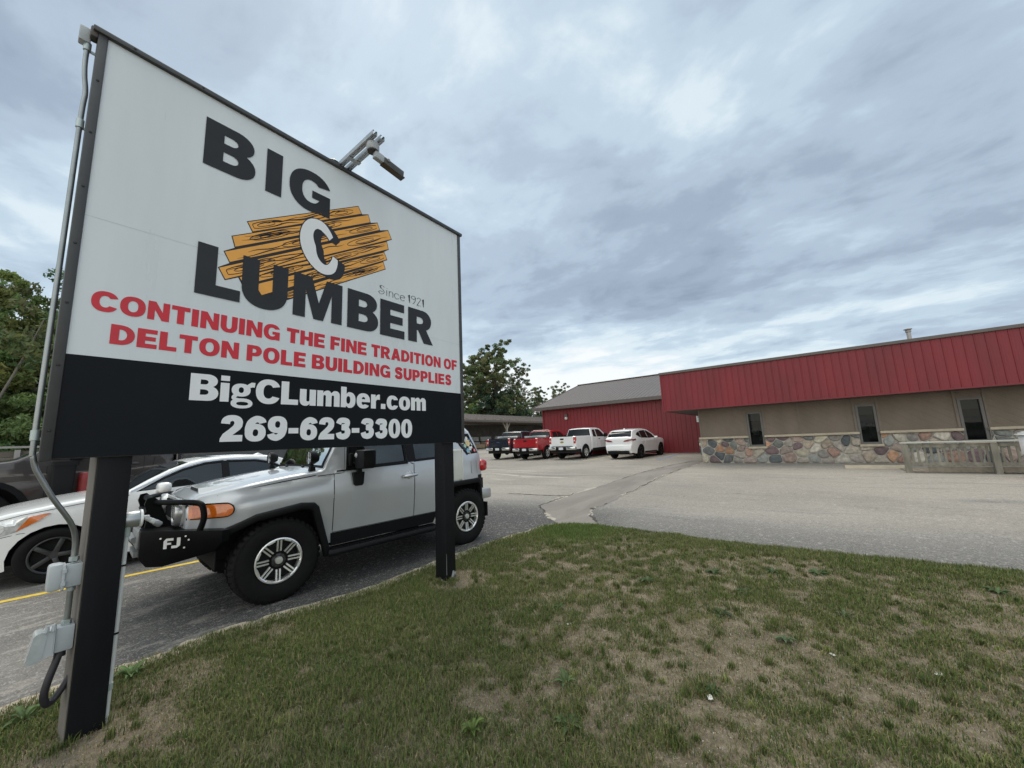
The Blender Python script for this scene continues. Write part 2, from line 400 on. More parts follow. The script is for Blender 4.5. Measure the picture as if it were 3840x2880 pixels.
# strip of older surface running from the lawn corner to the office corner
SEAML = [(6.1, 3.70), (6.54, 4.13), (6.96, 4.52), (7.45, 4.98), (8.2, 5.02), (8.91, 5.06), (10.36, 5.02), (12.48, 5.0), (14.2, 5.05), (15.88, 4.96), (18.0, 4.7), (20.2, 4.25)]
SEAMR = [(6.30, 3.0), (7.03, 3.50), (7.65, 3.75), (8.03, 3.65), (8.8, 3.7), (9.6, 3.79), (11.86, 3.87), (14, 4.0), (16.2, 3.95), (18.77, 3.73), (20.2, 3.6)]
def jag(pts, amp, seed, n=8):
    r_ = random.Random(seed); out = []
    for (a, b_) in zip(pts, pts[1:]):
        for k in range(n):
            t = k/n; out.append((a[0]+(b_[0]-a[0])*t+r_.uniform(-amp, amp), a[1]+(b_[1]-a[1])*t+r_.uniform(-amp, amp)))
    return out+[pts[-1]]
JL, JR = jag(SEAML, 0.035, 1), jag(SEAMR, 0.04, 2)
m_patch, b = newmat('patch_asphalt'); N, L, noise, rng, mix, mth = node_tools(m_patch)
c = mix(rng(noise(0.8, 5, 0.6, (0.5, 1.8, 1), 0.8), 0.35, 0.65), (0.180, 0.164, 0.148), (0.235, 0.215, 0.195))
c = mix(rng(noise(60, 3, 0.7), 0.48, 0.72), c, mix(0.5, c, (0.07, 0.07, 0.07)))
L.new(c, b.inputs['Base Color']); b.inputs['Roughness'].default_value = 0.9
bp = N.new('ShaderNodeBump'); bp.inputs['Strength'].default_value = 0.5; bp.inputs['Distance'].default_value = 0.012
L.new(noise(80, 4, 0.7), bp.inputs['Height']); L.new(bp.outputs[0], b.inputs['Normal'])
mb = MB(); sheet(mb, JL+JR[::-1], [], lambda x, y: (x, y, gz(x, y)+0.005), 0.6)
setp(obj('asphalt_patch', mb, m_patch, smooth=60), kind='structure')
m_crack = mat('crack_filler', (0.055, 0.05, 0.045), 0.95, var=0.3, vscale=5)
m_pale = mat('sand_seam', (0.36, 0.33, 0.28), 0.95, var=0.2, vscale=6)
def strip(mb, pts, w, dz, seed=0, var=0.5):
    r_ = random.Random(seed); P = [Vector(p) for p in pts]; vs = []; n = len(P)
    for i, p in enumerate(P):
        t = (P[min(n-1, i+1)]-P[max(0, i-1)]).normalized(); nn = Vector((-t.y, t.x)); ww = w*(1-var+2*var*r_.random())/2
        if i in (0, n-1): ww *= 0.2
        for s in (-1, 1):
            q = p+nn*ww*s; vs.append((q.x, q.y, gz(q.x, q.y)+dz))
    mb.add(vs, [(2*i, 2*i+1, 2*i+3, 2*i+2) for i in range(n-1)])
mb = MB()
strip(mb, JL[14:44], 0.036, 0.009, 3, 0.8); strip(mb, JL[52:], 0.036, 0.009, 4, 0.8); strip(mb, JR[2:11], 0.04, 0.009, 5, 0.8)
strip(mb, JR[14:18], 0.07, 0.009, 6); strip(mb, JR[25:28], 0.07, 0.009, 7); strip(mb, JR[40:70], 0.035, 0.009, 8)
strip(mb, jag([(8.75, 6.9), (8.77, 5.9), (8.85, 5.4), (8.91, 5.06)], 0.02, 9), 0.045, 0.009, 9)
strip(mb, jag([(12.5, 14), (13.2, 11), (13.0, 8), (13.4, 5.2)], 0.04, 10), 0.03, 0.004, 10)
setp(obj('asphalt_cracks', mb, m_crack, smooth=0), kind='structure')
mb = MB(); strip(mb, JR[6:20], 0.07, 0.0072, 13, 0.9); strip(mb, JL[4:16], 0.07, 0.0072, 14, 0.9); strip(mb, JL[30:50], 0.10, 0.0072, 15, 0.9); strip(mb, JR[38:80], 0.08, 0.0072, 16, 0.9)
setp(obj('sand_drift', mb, m_pale, smooth=0), kind='structure')

# painted lines
m_yel = mat('yellow_paint', (0.72, 0.50, 0.07), 0.75, var=0.16, vscale=16, bump=0.25, bscale=90)
m_wht = mat('faded_line_paint', (0.52, 0.50, 0.44), 0.85, var=0.2, vscale=7)
m_fyl = mat('faded_yellow_paint', (0.58, 0.52, 0.30), 0.85, var=0.2, vscale=7)
def line(name, a, b_, w, m, dz=0.004):
    mb = MB(); n = 14; strip(mb, [(a[0]+(b_[0]-a[0])*i/n, a[1]+(b_[1]-a[1])*i/n) for i in range(n+1)], w, dz, 5, 0.05)
    setp(obj(name, mb, m, smooth=0), kind='structure')
line('parking_line', (-1.2, 7.50), (4.6, 7.02), 0.105, m_yel)
line('parking_line', (20.1, 10.30), (25.4, 10.05), 0.12, m_fyl)
line('parking_line', (20.2, 13.40), (25.4, 13.1), 0.11, m_wht)
line('parking_line', (20.4, 16.40), (25.4, 16.2), 0.11, m_wht)
line('parking_line', (14.8, 13.2), (14.4, 9.6), 0.10, m_wht)
line('parking_line', (12.7, 11.6), (12.5, 7.0), 0.10, m_wht)
# parking blue of the marked bay by the barn
line('parking_line', (20.6, 6.25), (25.0, 6.15), 0.12, mat('blue_line_paint', (0.12, 0.20, 0.36), 0.85, var=0.3, vscale=5))

# pale edging strip between lot and lawn
m_edge = mat('edging_concrete', (0.40, 0.345, 0.27), 0.95, var=0.22, vscale=7, bump=0.5, bscale=40)
mb = MB(); r_ = random.Random(5); vs = []; lp = jag(LAWN[:20], 0.015, 21, 5)
for i, p in enumerate(lp):
    p = Vector(p); t = (Vector(lp[min(len(lp)-1, i+1)])-Vector(lp[max(0, i-1)])).normalized(); nn = Vector((-t.y, t.x))
    if nn.y < 0 and p.x < 5.9: nn = -nn
    w0, w1 = 0.13+r_.uniform(-.012, .025), 0.02+r_.uniform(-.03, .03)
    vs += [(*(p-nn*w0), 0.035), (*(p-nn*0.01), 0.042+r_.uniform(-.006, .006)), (*(p+nn*w1), 0.038), (*(p+nn*(w1+.02)), -0.01)]
for i in range(len(lp)-1):
    for k in range(3): mb.add([], []); mb.f.append((i*4+k, i*4+k+1, i*4+k+5, i*4+k+4))
mb.v = [tuple(v) for v in vs]
setp(obj('kerb_strip', mb, m_edge, smooth=50), kind='structure')

# lawn: soil sheet with low bumps
def vnoise(x, y, s, seed=0):
    return mnoise.noise(Vector((x*s, y*s, seed*7.3)))
def fbm(x, y, s, seed=0):
    return mnoise.fractal(Vector((x*s, y*s, seed*7.3+0.5)), 0.8, 2.1, 4)
def dist_edge(x, y):
    best = 9
    for a, b_ in zip(LAWN[:27], LAWN[1:28]):
        ax, ay = a; dx, dy = b_[0]-ax, b_[1]-ay; t = max(0, min(1, ((x-ax)*dx+(y-ay)*dy)/(dx*dx+dy*dy)))
        best = min(best, math.hypot(x-ax-t*dx, y-ay-t*dy))
    return best
def lawn_h(x, y):
    e = min(1.0, dist_edge(x, y)/0.5)
    return 0.022 + e*(0.018 + 0.022*vnoise(x, y, 1.1, 1) + 0.011*vnoise(x, y, 4.2, 2)) + 0.004*vnoise(x, y, 13, 3)
def cover(x, y):
    """how well the turf covers the soil here, 0..1"""
    bare = 0.48 + 0.24*fbm(x, y, 0.75, 4) + 0.42*fbm(x, y, 3.2, 5) + 0.62*fbm(x, y, 8.5, 6)
    left = sstep(-x*0.55+y*0.55, -1.15, 0.75)             # thick near the sign, thin to the right
    c_ = bare*1.0 + 0.56*left + 0.05
    c_ += 0.5*sstep(dist_edge(x, y), 0.75, 0.15)*sstep(x, 3.6, 5.2)
    c_ = min(c_, 0.92)
    for px, py, r0, k in ((0.45, 3.22, 0.46, 0.80), (3.2, 3.28, 0.46, 0.85), (1.45, 3.75, 0.30, 0.5), (0.85, 3.6, 0.4, 0.5), (1.85, 1.72, 0.24, 0.7), (2.5, 1.95, 0.22, 0.4), (3.5, 0.55, 0.75, 0.28), (2.6, 0.75, 0.5, 0.22), (4.8, 1.2, 0.5, 0.2), (5.3, 0.2, 0.6, 0.25), (3.9, 1.5, 0.4, 0.2), (2.2, 1.5, 0.3, 0.3), (2.9, 1.45, 0.35, 0.25)):
        d_ = math.hypot(x-px, y-py); c_ -= k*sstep(d_, r0, r0*0.35)
    return max(0.0, min(1.0, c_))
m_soil, b = newmat('soil'); N, L, noise, rng, mix, mth = node_tools(m_soil)
c = mix(rng(noise(2.2, 6, 0.65), 0.35, 0.65), (0.155, 0.130, 0.098), (0.255, 0.215, 0.162))
c = mix(rng(noise(9, 6, 0.7), 0.45, 0.70), c, (0.115, 0.10, 0.07))
c = mix(rng(noise(34, 4, 0.7, (1, 1, 1), 1.5), 0.52, 0.70), c, (0.33, 0.285, 0.21))            # dead thatch
c = mix(rng(noise(26, 4, 0.7, (1, 1, 1), 2.0), 0.56, 0.72), c, (0.075, 0.085, 0.04))
c = mix(rng(noise(120, 2, 0.6), 0.66, 0.72), c, (0.5, 0.47, 0.42))
L.new(c, b.inputs['Base Color']); b.inputs['Roughness'].default_value = 0.97; b.inputs['Specular IOR Level'].default_value = 0.15
bp = N.new('ShaderNodeBump'); bp.inputs['Strength'].default_value = 0.9; bp.inputs['Distance'].default_value = 0.02
L.new(mth('ADD', noise(55, 5, 0.7), noise(16, 5, 0.65)), bp.inputs['Height']); L.new(bp.outputs[0], b.inputs['Normal'])
mb = MB(); sheet(mb, inset(LAWN, 0.03) if area2(LAWN) > 0 else inset(LAWN, 0.03), [], lambda x, y: (x, y, lawn_h(x, y)), 0.16)
setp(obj('lawn', mb, m_soil, smooth=70), kind='structure')

# ================================================================== OFFICE BUILDING
m_red = mat('red_metal_siding', (0.180, 0.011, 0.019), 0.48, var=0.20, vscale=1.1, bump=0.05, bscale=25, stretch=(1, 1, 0.35))
m_redb = mat('barn_red_siding', (0.20, 0.016, 0.022), 0.45, var=0.12, vscale=0.9, bump=0.05, bscale=25, stretch=(1, 1, 0.3))
m_brown = mat('brown_trim_metal', (0.105, 0.088, 0.080), 0.45, var=0.12, vscale=3)
m_roofm = mat('taupe_roof_metal', (0.105, 0.088, 0.080), 0.45, 0.1, var=0.10, vscale=1.6)
m_ledge = mat('cast_stone_ledge', (0.46, 0.40, 0.31), 0.85, var=0.14, vscale=5, bump=0.3, bscale=40)
m_frame = mat('bronze_window_frame', (0.13, 0.125, 0.12), 0.45, var=0.1, vscale=5)
m_stucco, b = newmat('tan_siding'); N, L, noise, rng, mix, mth = node_tools(m_stucco)
tc = N.new('ShaderNodeTexCoord'); mp = N.new('ShaderNodeMapping'); mp.inputs['Rotation'].default_value = (R(-38), 0, 0); L.new(tc.outputs['Object'], mp.inputs[0])
wv = N.new('ShaderNodeTexWave'); wv.bands_direction = 'Z'; wv.inputs['Scale'].default_value = 1.55; wv.inputs['Distortion'].default_value = 0.0; L.new(mp.outputs[0], wv.inputs[0])
gr = rng(wv.outputs['Fac'], 0.0, 0.10)
c = mix(rng(noise(1.4, 5, 0.6, (1, 1, 0.4)), 0.3, 0.7), (0.185, 0.153, 0.124), (0.228, 0.19, 0.157))
c = mix(rng(noise(40, 4, 0.7), 0.4, 0.7), c, mix(0.35, c, (0.12, 0.10, 0.085)))
L.new(c, b.inputs['Base Color']); b.inputs['Roughness'].default_value = 0.85
bp = N.new('ShaderNodeBump'); bp.inputs['Strength'].default_value = 0.5; bp.inputs['Distance'].default_value = 0.012
L.new(mth('ADD', gr, mth('MULTIPLY', noise(120, 4, 0.7), 0.5)), bp.inputs['Height']); L.new(bp.outputs[0], b.inputs['Normal'])

OX, OZ = 18.9, 0.20                                    # office wall plane and its ground level
office = empty('office_building', (OX, 3.65, OZ), 0, 'long low office with ribbed red fascia, tan walls and fieldstone base', 'building')
def oy(y): return y-3.65                              # world y -> local
OEND = -13.0
WIN = [(1.80, 1.24), (-1.68, -2.23), (-4.21, -4.76), (-8.0, -8.6)]      # world y of each window's jambs
WZ0, WZ1 = 0.68, 2.115                                 # local heights
LEDGE = 1.09
wins = [(oy(a), oy(b_)) for a, b_ in WIN]
mb = MB()
outer = [(0, 0.02), (0, 2.62), (oy(OEND), 2.62), (oy(OEND), 0.02)]
holes = [[(a, WZ0), (a, WZ1), (b_, WZ1), (b_, WZ0)] for a, b_ in wins]
sheet(mb, outer, holes, lambda y, z: (0, y, z), 9)
for a, b_ in wins:                                     # reveals
    for (y0, z0), (y1, z1) in (((a, WZ0), (a, WZ1)), ((a, WZ1), (b_, WZ1)), ((b_, WZ1), (b_, WZ0)), ((b_, WZ0), (a, WZ0))):
        mb.add([(0, y0, z0), (0, y1, z1), (0.12, y1, z1), (0.12, y0, z0)], [(0, 1, 2, 3)])
mb.add([(0, 0, 0.02), (0, 0, 2.62), (9.2, 0, 2.62), (9.2, 0, 0.02)], [(0, 1, 2, 3)])
mb.add([(9.2, 0, 0.02), (9.2, 0, 2.62), (9.2, oy(OEND), 2.62), (9.2, oy(OEND), 0.02)], [(0, 1, 2, 3)])
mb.add([(0, oy(OEND), 0.02), (0, oy(OEND), 2.62), (9.2, oy(OEND), 2.62), (9.2, oy(OEND), 0.02)], [(0, 1, 2, 3)])
obj('wall', mb, m_stucco, office, smooth=0, normals=False)
m_batt = mat('tan_trim_board', (0.19, 0.163, 0.136), 0.8, var=0.1, vscale=4)
mb = MB()
for y in (-0.025, oy(0.02), oy(-7.0)): box(mb, (-0.016, y, (2.62+LEDGE)/2), (0.03, 0.06, 2.62-LEDGE))
for a, b_ in wins:
    for q in (a+0.05, b_-0.05): box(mb, (-0.016, q, (2.62+LEDGE+.05)/2), (0.03, 0.07, 2.62-LEDGE-.05))
obj('trim_board', mb, m_batt, office, smooth=0)
m_room = mat('dim_room', (0.16, 0.16, 0.15), 0.9, var=0.6, vscale=2.2)
mb = MB(); box(mb, (2.2, oy(OEND/2+1.8), 1.3), (0.1, 16, 2.4)); obj('interior_wall', mb, m_room, office, smooth=0)
for i, (a, b_) in enumerate(wins):
    w = a-b_; cy = (a+b_)/2
    mb = MB()
    for y in (a-0.035, b_+0.035): box(mb, (0.03, y, (WZ0+WZ1)/2), (0.11, 0.07, WZ1-WZ0))
    for z in (WZ0+0.035, WZ1-0.035): box(mb, (0.03, cy, z), (0.11, w-0.14, 0.07))
    wf = obj('window', mb, m_frame, office, smooth=0)
    mb = MB(); mb.add([(0.05, a-.07, WZ0+.07), (0.05, b_+.07, WZ0+.07), (0.05, b_+.07, WZ1-.07), (0.05, a-.07, WZ1-.07)], [(0, 1, 2, 3)])
    obj('pane', mb, GLASS_O, wf, smooth=0)
    mb = MB(); box(mb, (0.09, cy, WZ1-0.22), (0.02, w-0.16, 0.30)); obj('blind', mb, mat('green_grey_blind', (0.30, 0.38, 0.34), 0.8, var=0.1, vscale=6), wf, smooth=0)
    if i < 2:                                           # things seen dimly on the sill inside
        mb = MB(); rr_ = random.Random(i+4)
        for k in range(5): box(mb, (0.5+rr_.random()*.4, cy+rr_.uniform(-.2, .2), WZ0+.2+rr_.random()*.55), (0.15, 0.1+rr_.random()*.1, 0.1+rr_.random()*.2))
        obj('shelf_goods', mb, mat('pale_goods', (0.42, 0.42, 0.42), 0.7, var=0.5, vscale=3), wf, smooth=0)
    mb = MB(); box(mb, (-0.06, cy, WZ0-0.045), (0.20, w+0.10, 0.085), bev=0.01); obj('window_sill', mb, m_ledge, office, smooth=0)
# ledge course between the windows
mb = MB(); ys = [0.06]
for a, b_ in wins: ys += [a-0.005, b_+0.005]
ys += [oy(OEND)]
for k in range(0, len(ys), 2): box(mb, (-0.07, (ys[k]+ys[k+1])/2, LEDGE), (0.20, ys[k]-ys[k+1]-.004, 0.085), bev=0.012)
obj('stone_ledge', mb, m_ledge, office, smooth=0)
# fieldstone veneer: irregular stones with sunken mortar
def voronoi(pts, clip):
    cells = []
    for i, p in enumerate(pts):
        poly = [Vector(q) for q in clip]
        near = sorted(range(len(pts)), key=lambda j: (pts[j]-p).length_squared)[1:22]
        for j in near:
            q = pts[j]; mid = (p+q)/2; n = q-p; new = []
            for k in range(len(poly)):
                a, b_ = poly[k], poly[(k+1) % len(poly)]; da, db = (a-mid).dot(n), (b_-mid).dot(n)
                if da <= 0: new.append(a)
                if da*db < 0: new.append(a+(b_-a)*(da/(da-db)))
            poly = new
            if len(poly) < 3: break
        if len(poly) >= 3: cells.append([tuple(v) for v in poly])
    return cells
PAL = [(.22, .205, .19), (.27, .22, .195), (.35, .31, .26), (.13, .135, .135), (.29, .185, .15), (.16, .17, .16), (.40, .37, .32), (.30, .25, .20), (.14, .10, .105), (.235, .24, .225), (.34, .20, .13), (.26, .23, .205), (.085, .095, .10), (.36, .33, .26), (.29, .22, .19)]
def stones(mb, cols, w, h, seed, place, size=0.30, big=None):
    r_ = random.Random(seed); pts = []; tries = 0
    while len(pts) < 4000 and tries < 6000:
        tries += 1; u, v = r_.uniform(0, w), r_.uniform(0, h); dmin = size*(1.0+0.35*max(0, 1-v/h*1.6))*(0.62+0.55*r_.random())
        if all(((u-p.x)/1.28)**2+(v-p.y)**2 > dmin*dmin for p in pts): pts.append(Vector((u, v)))
    for cell in voronoi(pts, [(0, 0), (w, 0), (w, h), (0, h)]):
        if abs(area2(cell)) < 0.004: continue
        p0 = roundpoly(inset(cell, 0.013), 0.17, 4); cx = sum(q[0] for q in p0)/len(p0); cy = sum(q[1] for q in p0)/len(p0)
        col = PAL[r_.randrange(len(PAL))]; k = r_.uniform(.8, 1.15); col = tuple(c_*k*1.22 for c_ in col); dep = r_.uniform(.04, .08); n = len(p0); vs = []; tx, ty = r_.uniform(-.1, .1), r_.uniform(-.1, .1)
        for s, d in ((1.0, 0.0), (0.965, dep*0.62), (0.84, dep*0.9), (0.5, dep)):
            for (u, v) in p0:
                x, y = cx+(u-cx)*s, cy+(v-cy)*s
                dd = d*(1+0.25*vnoise(x, y, 9, seed)) + (tx*(x-cx)+ty*(y-cy))*min(1, d*20)
                vs.append(place(x, y, dd))
        vs.append(place(cx, cy, dep)); fs = []
        for q in range(3):
            for i in range(n): fs.append((q*n+i, q*n+(i+1) % n, (q+1)*n+(i+1) % n, (q+1)*n+i))
        fs += [(3*n+i, 3*n+(i+1) % n, 4*n) for i in range(n)]
        mb.add(vs, fs); cols += [col]*len(vs)
mb = MB(); cols = []; Hs = LEDGE-0.045
segs = []; cur = 0.0
stones(mb, cols, -oy(OEND), Hs, 11, lambda u, v, d: (-0.035-d, -u, v))
keepv = mb
# stones stop around the windows that dip below the ledge: cut them out
def in_win(v): return any(b_-0.04 < v[1] < a+0.04 and v[2] > WZ0-0.09 for a, b_ in wins)
fs = [f for f in mb.f if not all(in_win(mb.v[i]) for i in f)]
v2 = []
for v in mb.v:
    y, z = v[1], v[2]
    for a, b_ in wins:
        if b_-0.02 < y < a+0.02 and z > WZ0-0.09:
            da, db, dz_ = a+0.02-y, y-(b_-0.02), z-(WZ0-0.09); m_ = min(da, db, dz_)
            if m_ == da: y = a+0.02
            elif m_ == db: y = b_-0.02
            else: z = WZ0-0.09
    v2.append((v[0], y, z))
mb.v = v2; mb.f = fs
m_stone = mat('fieldstone', (0.3, 0.3, 0.3), 0.82, var=0.34, vscale=9, bump=0.7, bscale=30, attr='Col')
o = obj('stone_base', mb, m_stone, office, smooth=40, normals=False)
ca = o.data.color_attributes.new('Col', 'FLOAT_COLOR', 'POINT'); ca.data.foreach_set('color', np.array([(*c_, 1) for c_ in cols], dtype=np.float32).ravel())
mb = MB(); mb2 = MB()
outer = [(0.035, -0.4), (0.035, Hs), (oy(OEND), Hs), (oy(OEND), -0.4)]
hs = [[(a+0.01, WZ0-0.09), (a+0.01, Hs+0.01), (b_-0.01, Hs+.01), (b_-0.01, WZ0-0.09)] for a, b_ in wins]
out2 = [(0.035, -0.4), (0.035, Hs)]
for a, b_ in wins: out2 += [(a+.01, Hs), (a+.01, WZ0-.09), (b_-.01, WZ0-.09), (b_-.01, Hs)]
out2 += [(oy(OEND), Hs), (oy(OEND), -0.4)]
sheet(mb2, out2, [], lambda y, z: (-0.038, y, z), 9)
mb2.add([(-0.038, 0.035, -.4), (-0.038, 0.035, Hs), (9.2, 0.035, Hs), (9.2, 0.035, -.4)], [(0, 1, 2, 3)])
obj('mortar', mb2, mat('mortar', (0.42, 0.40, 0.36), 0.95, var=0.12, vscale=10, bump=0.4, bscale=60), office, smooth=0, normals=False)
# return of the stone on the end wall
mb = MB(); cols = []; stones(mb, cols, 3.0, Hs, 17, lambda u, v, d: (u-0.03, 0.037+d, v))
o = obj('stone_return', mb, m_stone, office, smooth=40, normals=False)
ca = o.data.color_attributes.new('Col', 'FLOAT_COLOR', 'POINT'); ca.data.foreach_set('color', np.array([(*c_, 1) for c_ in cols], dtype=np.float32).ravel())

# fascia: ribbed red metal, with coping and soffit
def ribbed(mb, u0, u1, place, pitch=0.2286, rib=0.045, h=0.016):
    """ribbed sheet in (u, v in 0..1); place(u, v, out)"""
    prof = [(u0, 0.0)]; u = u0+pitch*0.5
    while u < u1-rib:
        prof += [(u-rib/2, 0), (u-rib/4, h), (u+rib/4, h), (u+rib/2, 0)]; prof += [(u+pitch*.33, 0), (u+pitch*.37, h*.22), (u+pitch*.63-rib*.3, h*.22), (u+pitch*.66-rib*.3, 0)]; u += pitch
    prof.append((u1, 0.0)); prof = [p for p in prof if p[0] <= u1+1e-6]
    vs = []
    for (q, d) in prof: vs += [place(q, 0, d), place(q, 1, d)]
    mb.add(vs, [(2*i, 2*i+1, 2*i+3, 2*i+2) for i in range(len(prof)-1)])
FX, FY0, FZ0, FZ1 = -1.04, oy(4.86), 2.36, 4.03
mb = MB(); FE = oy(OEND)-1
ribbed(mb, 0, FY0-FE, lambda u, v, d: (FX-d, FY0-u, FZ0+0.05+(FZ1-FZ0-0.05)*v))
ribbed(mb, 0, 9.5, lambda u, v, d: (FX+u, FY0+d, FZ0+0.05+(FZ1-FZ0-0.05)*v))
obj('fascia', mb, m_red, office, smooth=0, normals=False)
mb = MB()
box(mb, (FX-0.006, (FY0+FE)/2, FZ0+0.025), (0.06, FY0-FE+.04, 0.055)); box(mb, (FX+4.75+.03, FY0+0.006, FZ0+0.025), (9.5, 0.06, 0.055)); box(mb, (FX-.01, FY0+.01, (FZ0+FZ1)/2), (0.05, 0.05, FZ1-FZ0-.01))
obj('fascia_trim', mb, m_red, office, smooth=0)
mb = MB(); box(mb, (FX+0.04, (FY0+FE)/2, FZ1+0.055), (0.22, FY0-FE+.12, 0.11), bev=0.01); box(mb, (FX+4.9+.15, FY0-0.05, FZ1+0.055), (9.6, 0.22, 0.11), bev=0.01)
obj('coping', mb, m_brown, office, smooth=0)
mb = MB(); box(mb, (4.2, (FY0+FE)/2, FZ1-0.1), (10.3, FY0-FE-.1, 0.08)); rf = obj('roof', mb, m_brown, office, smooth=0)
mb = MB(); lathe(mb, [(0.0, 0.0), (0.065, 0.0), (0.065, 0.92), (0.085, 0.94), (0.09, 0.99), (0.075, 1.02), (0.125, 1.04), (0.125, 1.065), (0.0, 1.10)], 14, (2.1, oy(-3.82), FZ1-0.06), 'Z')
obj('vent_pipe', mb, mat('vent_metal', (0.36, 0.345, 0.33), 0.5, 0.6, var=0.15, vscale=6), rf, smooth=30)
mb = MB(); box(mb, (FX/2+0.02, (FY0+FE)/2, FZ0+0.03), (abs(FX)-.05, FY0-FE-.08, 0.04)); box(mb, (4.6, FY0/2+.02, FZ0+0.03), (9.1, FY0-.06, 0.04)); obj('soffit', mb, mat('soffit_dark', (0.10, 0.088, 0.08), 0.8, var=0.1, vscale=3), office, smooth=0)

# ================================================================== BARN
BX, BY1, BY0, BZ = 26.5, 16.87, 4.7, 0.30
barn = empty('barn', (BX, BY1, BZ), 0, 'tall red ribbed metal barn with taupe gable roof behind the office', 'building')
BD = 16.0; EH, RHT = 3.92, 6.45
mb = MB(); W_ = BY1-BY0
ribbed(mb, 0, W_, lambda u, v, d: (-d, -u, EH*v-.1), 0.30, 0.05, 0.02)
def gable(yv, sgn):
    nonlocal_prof = []
    u = 0.0
    ribbed(mb, 0, BD, lambda u, v, d: (u, yv+sgn*d, -.1 + v*(EH+(RHT-EH)*(1-abs(u-BD/2)/(BD/2)))), 0.30, 0.05, 0.02)
gable(0, 1); gable(-W_, -1)
mb.add([(BD, 0, -.1), (BD, 0, EH), (BD, -W_, EH), (BD, -W_, -.1)], [(0, 1, 2, 3)])
obj('wall', mb, m_redb, barn, smooth=0, normals=False)
mb = MB(); ov = 0.62; oz = EH-0.02; sl_ = (RHT-EH)/(BD/2)
def roofpl(side):
    def pl(u, v, d):
        x = (-ov + (BD/2+ov)*v) if side else (BD+ov - (BD/2+ov)*v)
        z = EH + 0.06 + sl_*((x if side else BD-x)) + d
        return (x, ov-u, z)
    return pl
ribbed(mb, 0, W_+2*ov, roofpl(True), 0.30, 0.05, 0.022); ribbed(mb, 0, W_+2*ov, roofpl(False), 0.30, 0.05, 0.022)
rf = obj('roof', mb, m_roofm, barn, smooth=0, normals=False)
mb = MB(); box(mb, (BD/2, -W_/2, RHT+0.10), (0.30, W_+2*ov+.06, 0.06)); obj('ridge_cap', mb, m_roofm, rf, smooth=0)
mb = MB(); ze = EH+0.06-sl_*ov
box(mb, (-ov-0.02, -W_/2, ze-0.10), (0.05, W_+2*ov, 0.24)); box(mb, (-ov/2-.01, -W_/2, ze-0.20), (ov-.05, W_+2*ov-.1, 0.03))
for yv in (ov+.01, -W_-ov-.01):
    for sd in (0, 1):
        x0, x1 = (-ov, BD/2) if sd else (BD+ov, BD/2); z0 = ze-0.02; z1 = RHT+.04
        mb.add([(x0, yv, z0-.18), (x0, yv, z0+.06), (x1, yv, z1+.06), (x1, yv, z1-.18), (x0, yv-.03, z0-.18), (x0, yv-.03, z0+.06), (x1, yv-.03, z1+.06), (x1, yv-.03, z1-.18)], [(0, 1, 2, 3), (7, 6, 5, 4), (0, 4, 5, 1), (1, 5, 6, 2), (2, 6, 7, 3), (3, 7, 4, 0)])
obj('eave_trim', mb, m_brown, barn, smooth=0)
mb = MB(); box(mb, (-0.02, -0.03, EH/2-.1), (0.09, 0.10, EH), bev=0.01); box(mb, (-0.03, -W_/2, 0.06), (0.03, W_-.1, 0.12)); obj('corner_trim', mb, m_redb, barn, smooth=0)
wl = empty('wall_lamp', (BX-0.03, 14.63, 3.18), 0, 'small pale wall lamp on the red barn under the eave', 'lamp')
mb = MB(); box(mb, (-0.09, 0, 0.14), (0.18, 0.20, 0.20), bev=0.02); obj('lamp_housing', mb, m_brown, wl)
mb = MB(); box(mb, (-0.10, 0, -0.06), (0.17, 0.20, 0.20), bev=0.03); obj('lamp_shade', mb, mat('milky_lens', (0.62, 0.6, 0.56), 0.35, var=.05), wl)
# parking sign on the barn wall beside the office corner
ps = empty('parking_sign', (BX-0.06, 5.10, 2.22), 0, 'small white parking sign with blue symbol on the barn wall by the office corner', 'sign')
mb = MB(); prism(mb, roundpoly([(-0.15, 0), (0.15, 0), (0.15, 0.46), (-0.15, 0.46)], 0.03), -0.004, 0.0, lambda u, v, h: (h, u, v)); obj('plate', mb, mat('sign_white', (0.74, 0.76, 0.76), 0.4, var=.03), ps, smooth=0)
mb = MB(); box(mb, (-0.006, -0.045, 0.12), (0.003, 0.15, 0.15)); obj('symbol_panel', mb, mat('sign_blue', (0.03, 0.11, 0.33), 0.45), ps, smooth=0)
mb = MB(); box(mb, (-0.0085, -0.045, 0.165), (0.001, 0.022, 0.022)); box(mb, (-0.0085, -0.045, 0.125), (0.001, 0.02, 0.05)); box(mb, (-0.0085, -0.06, 0.085), (0.001, 0.06, 0.018)); obj('symbol', mb, MATS['sign_white'], ps, smooth=0)
mb = MB()
for k, wd in enumerate((0.20, 0.15, 0.18)): box(mb, (-0.006, 0, 0.40-k*0.055), (0.002, wd, 0.022))
obj('lettering', mb, mat('sign_green', (0.03, 0.16, 0.10), 0.45), ps, smooth=0)

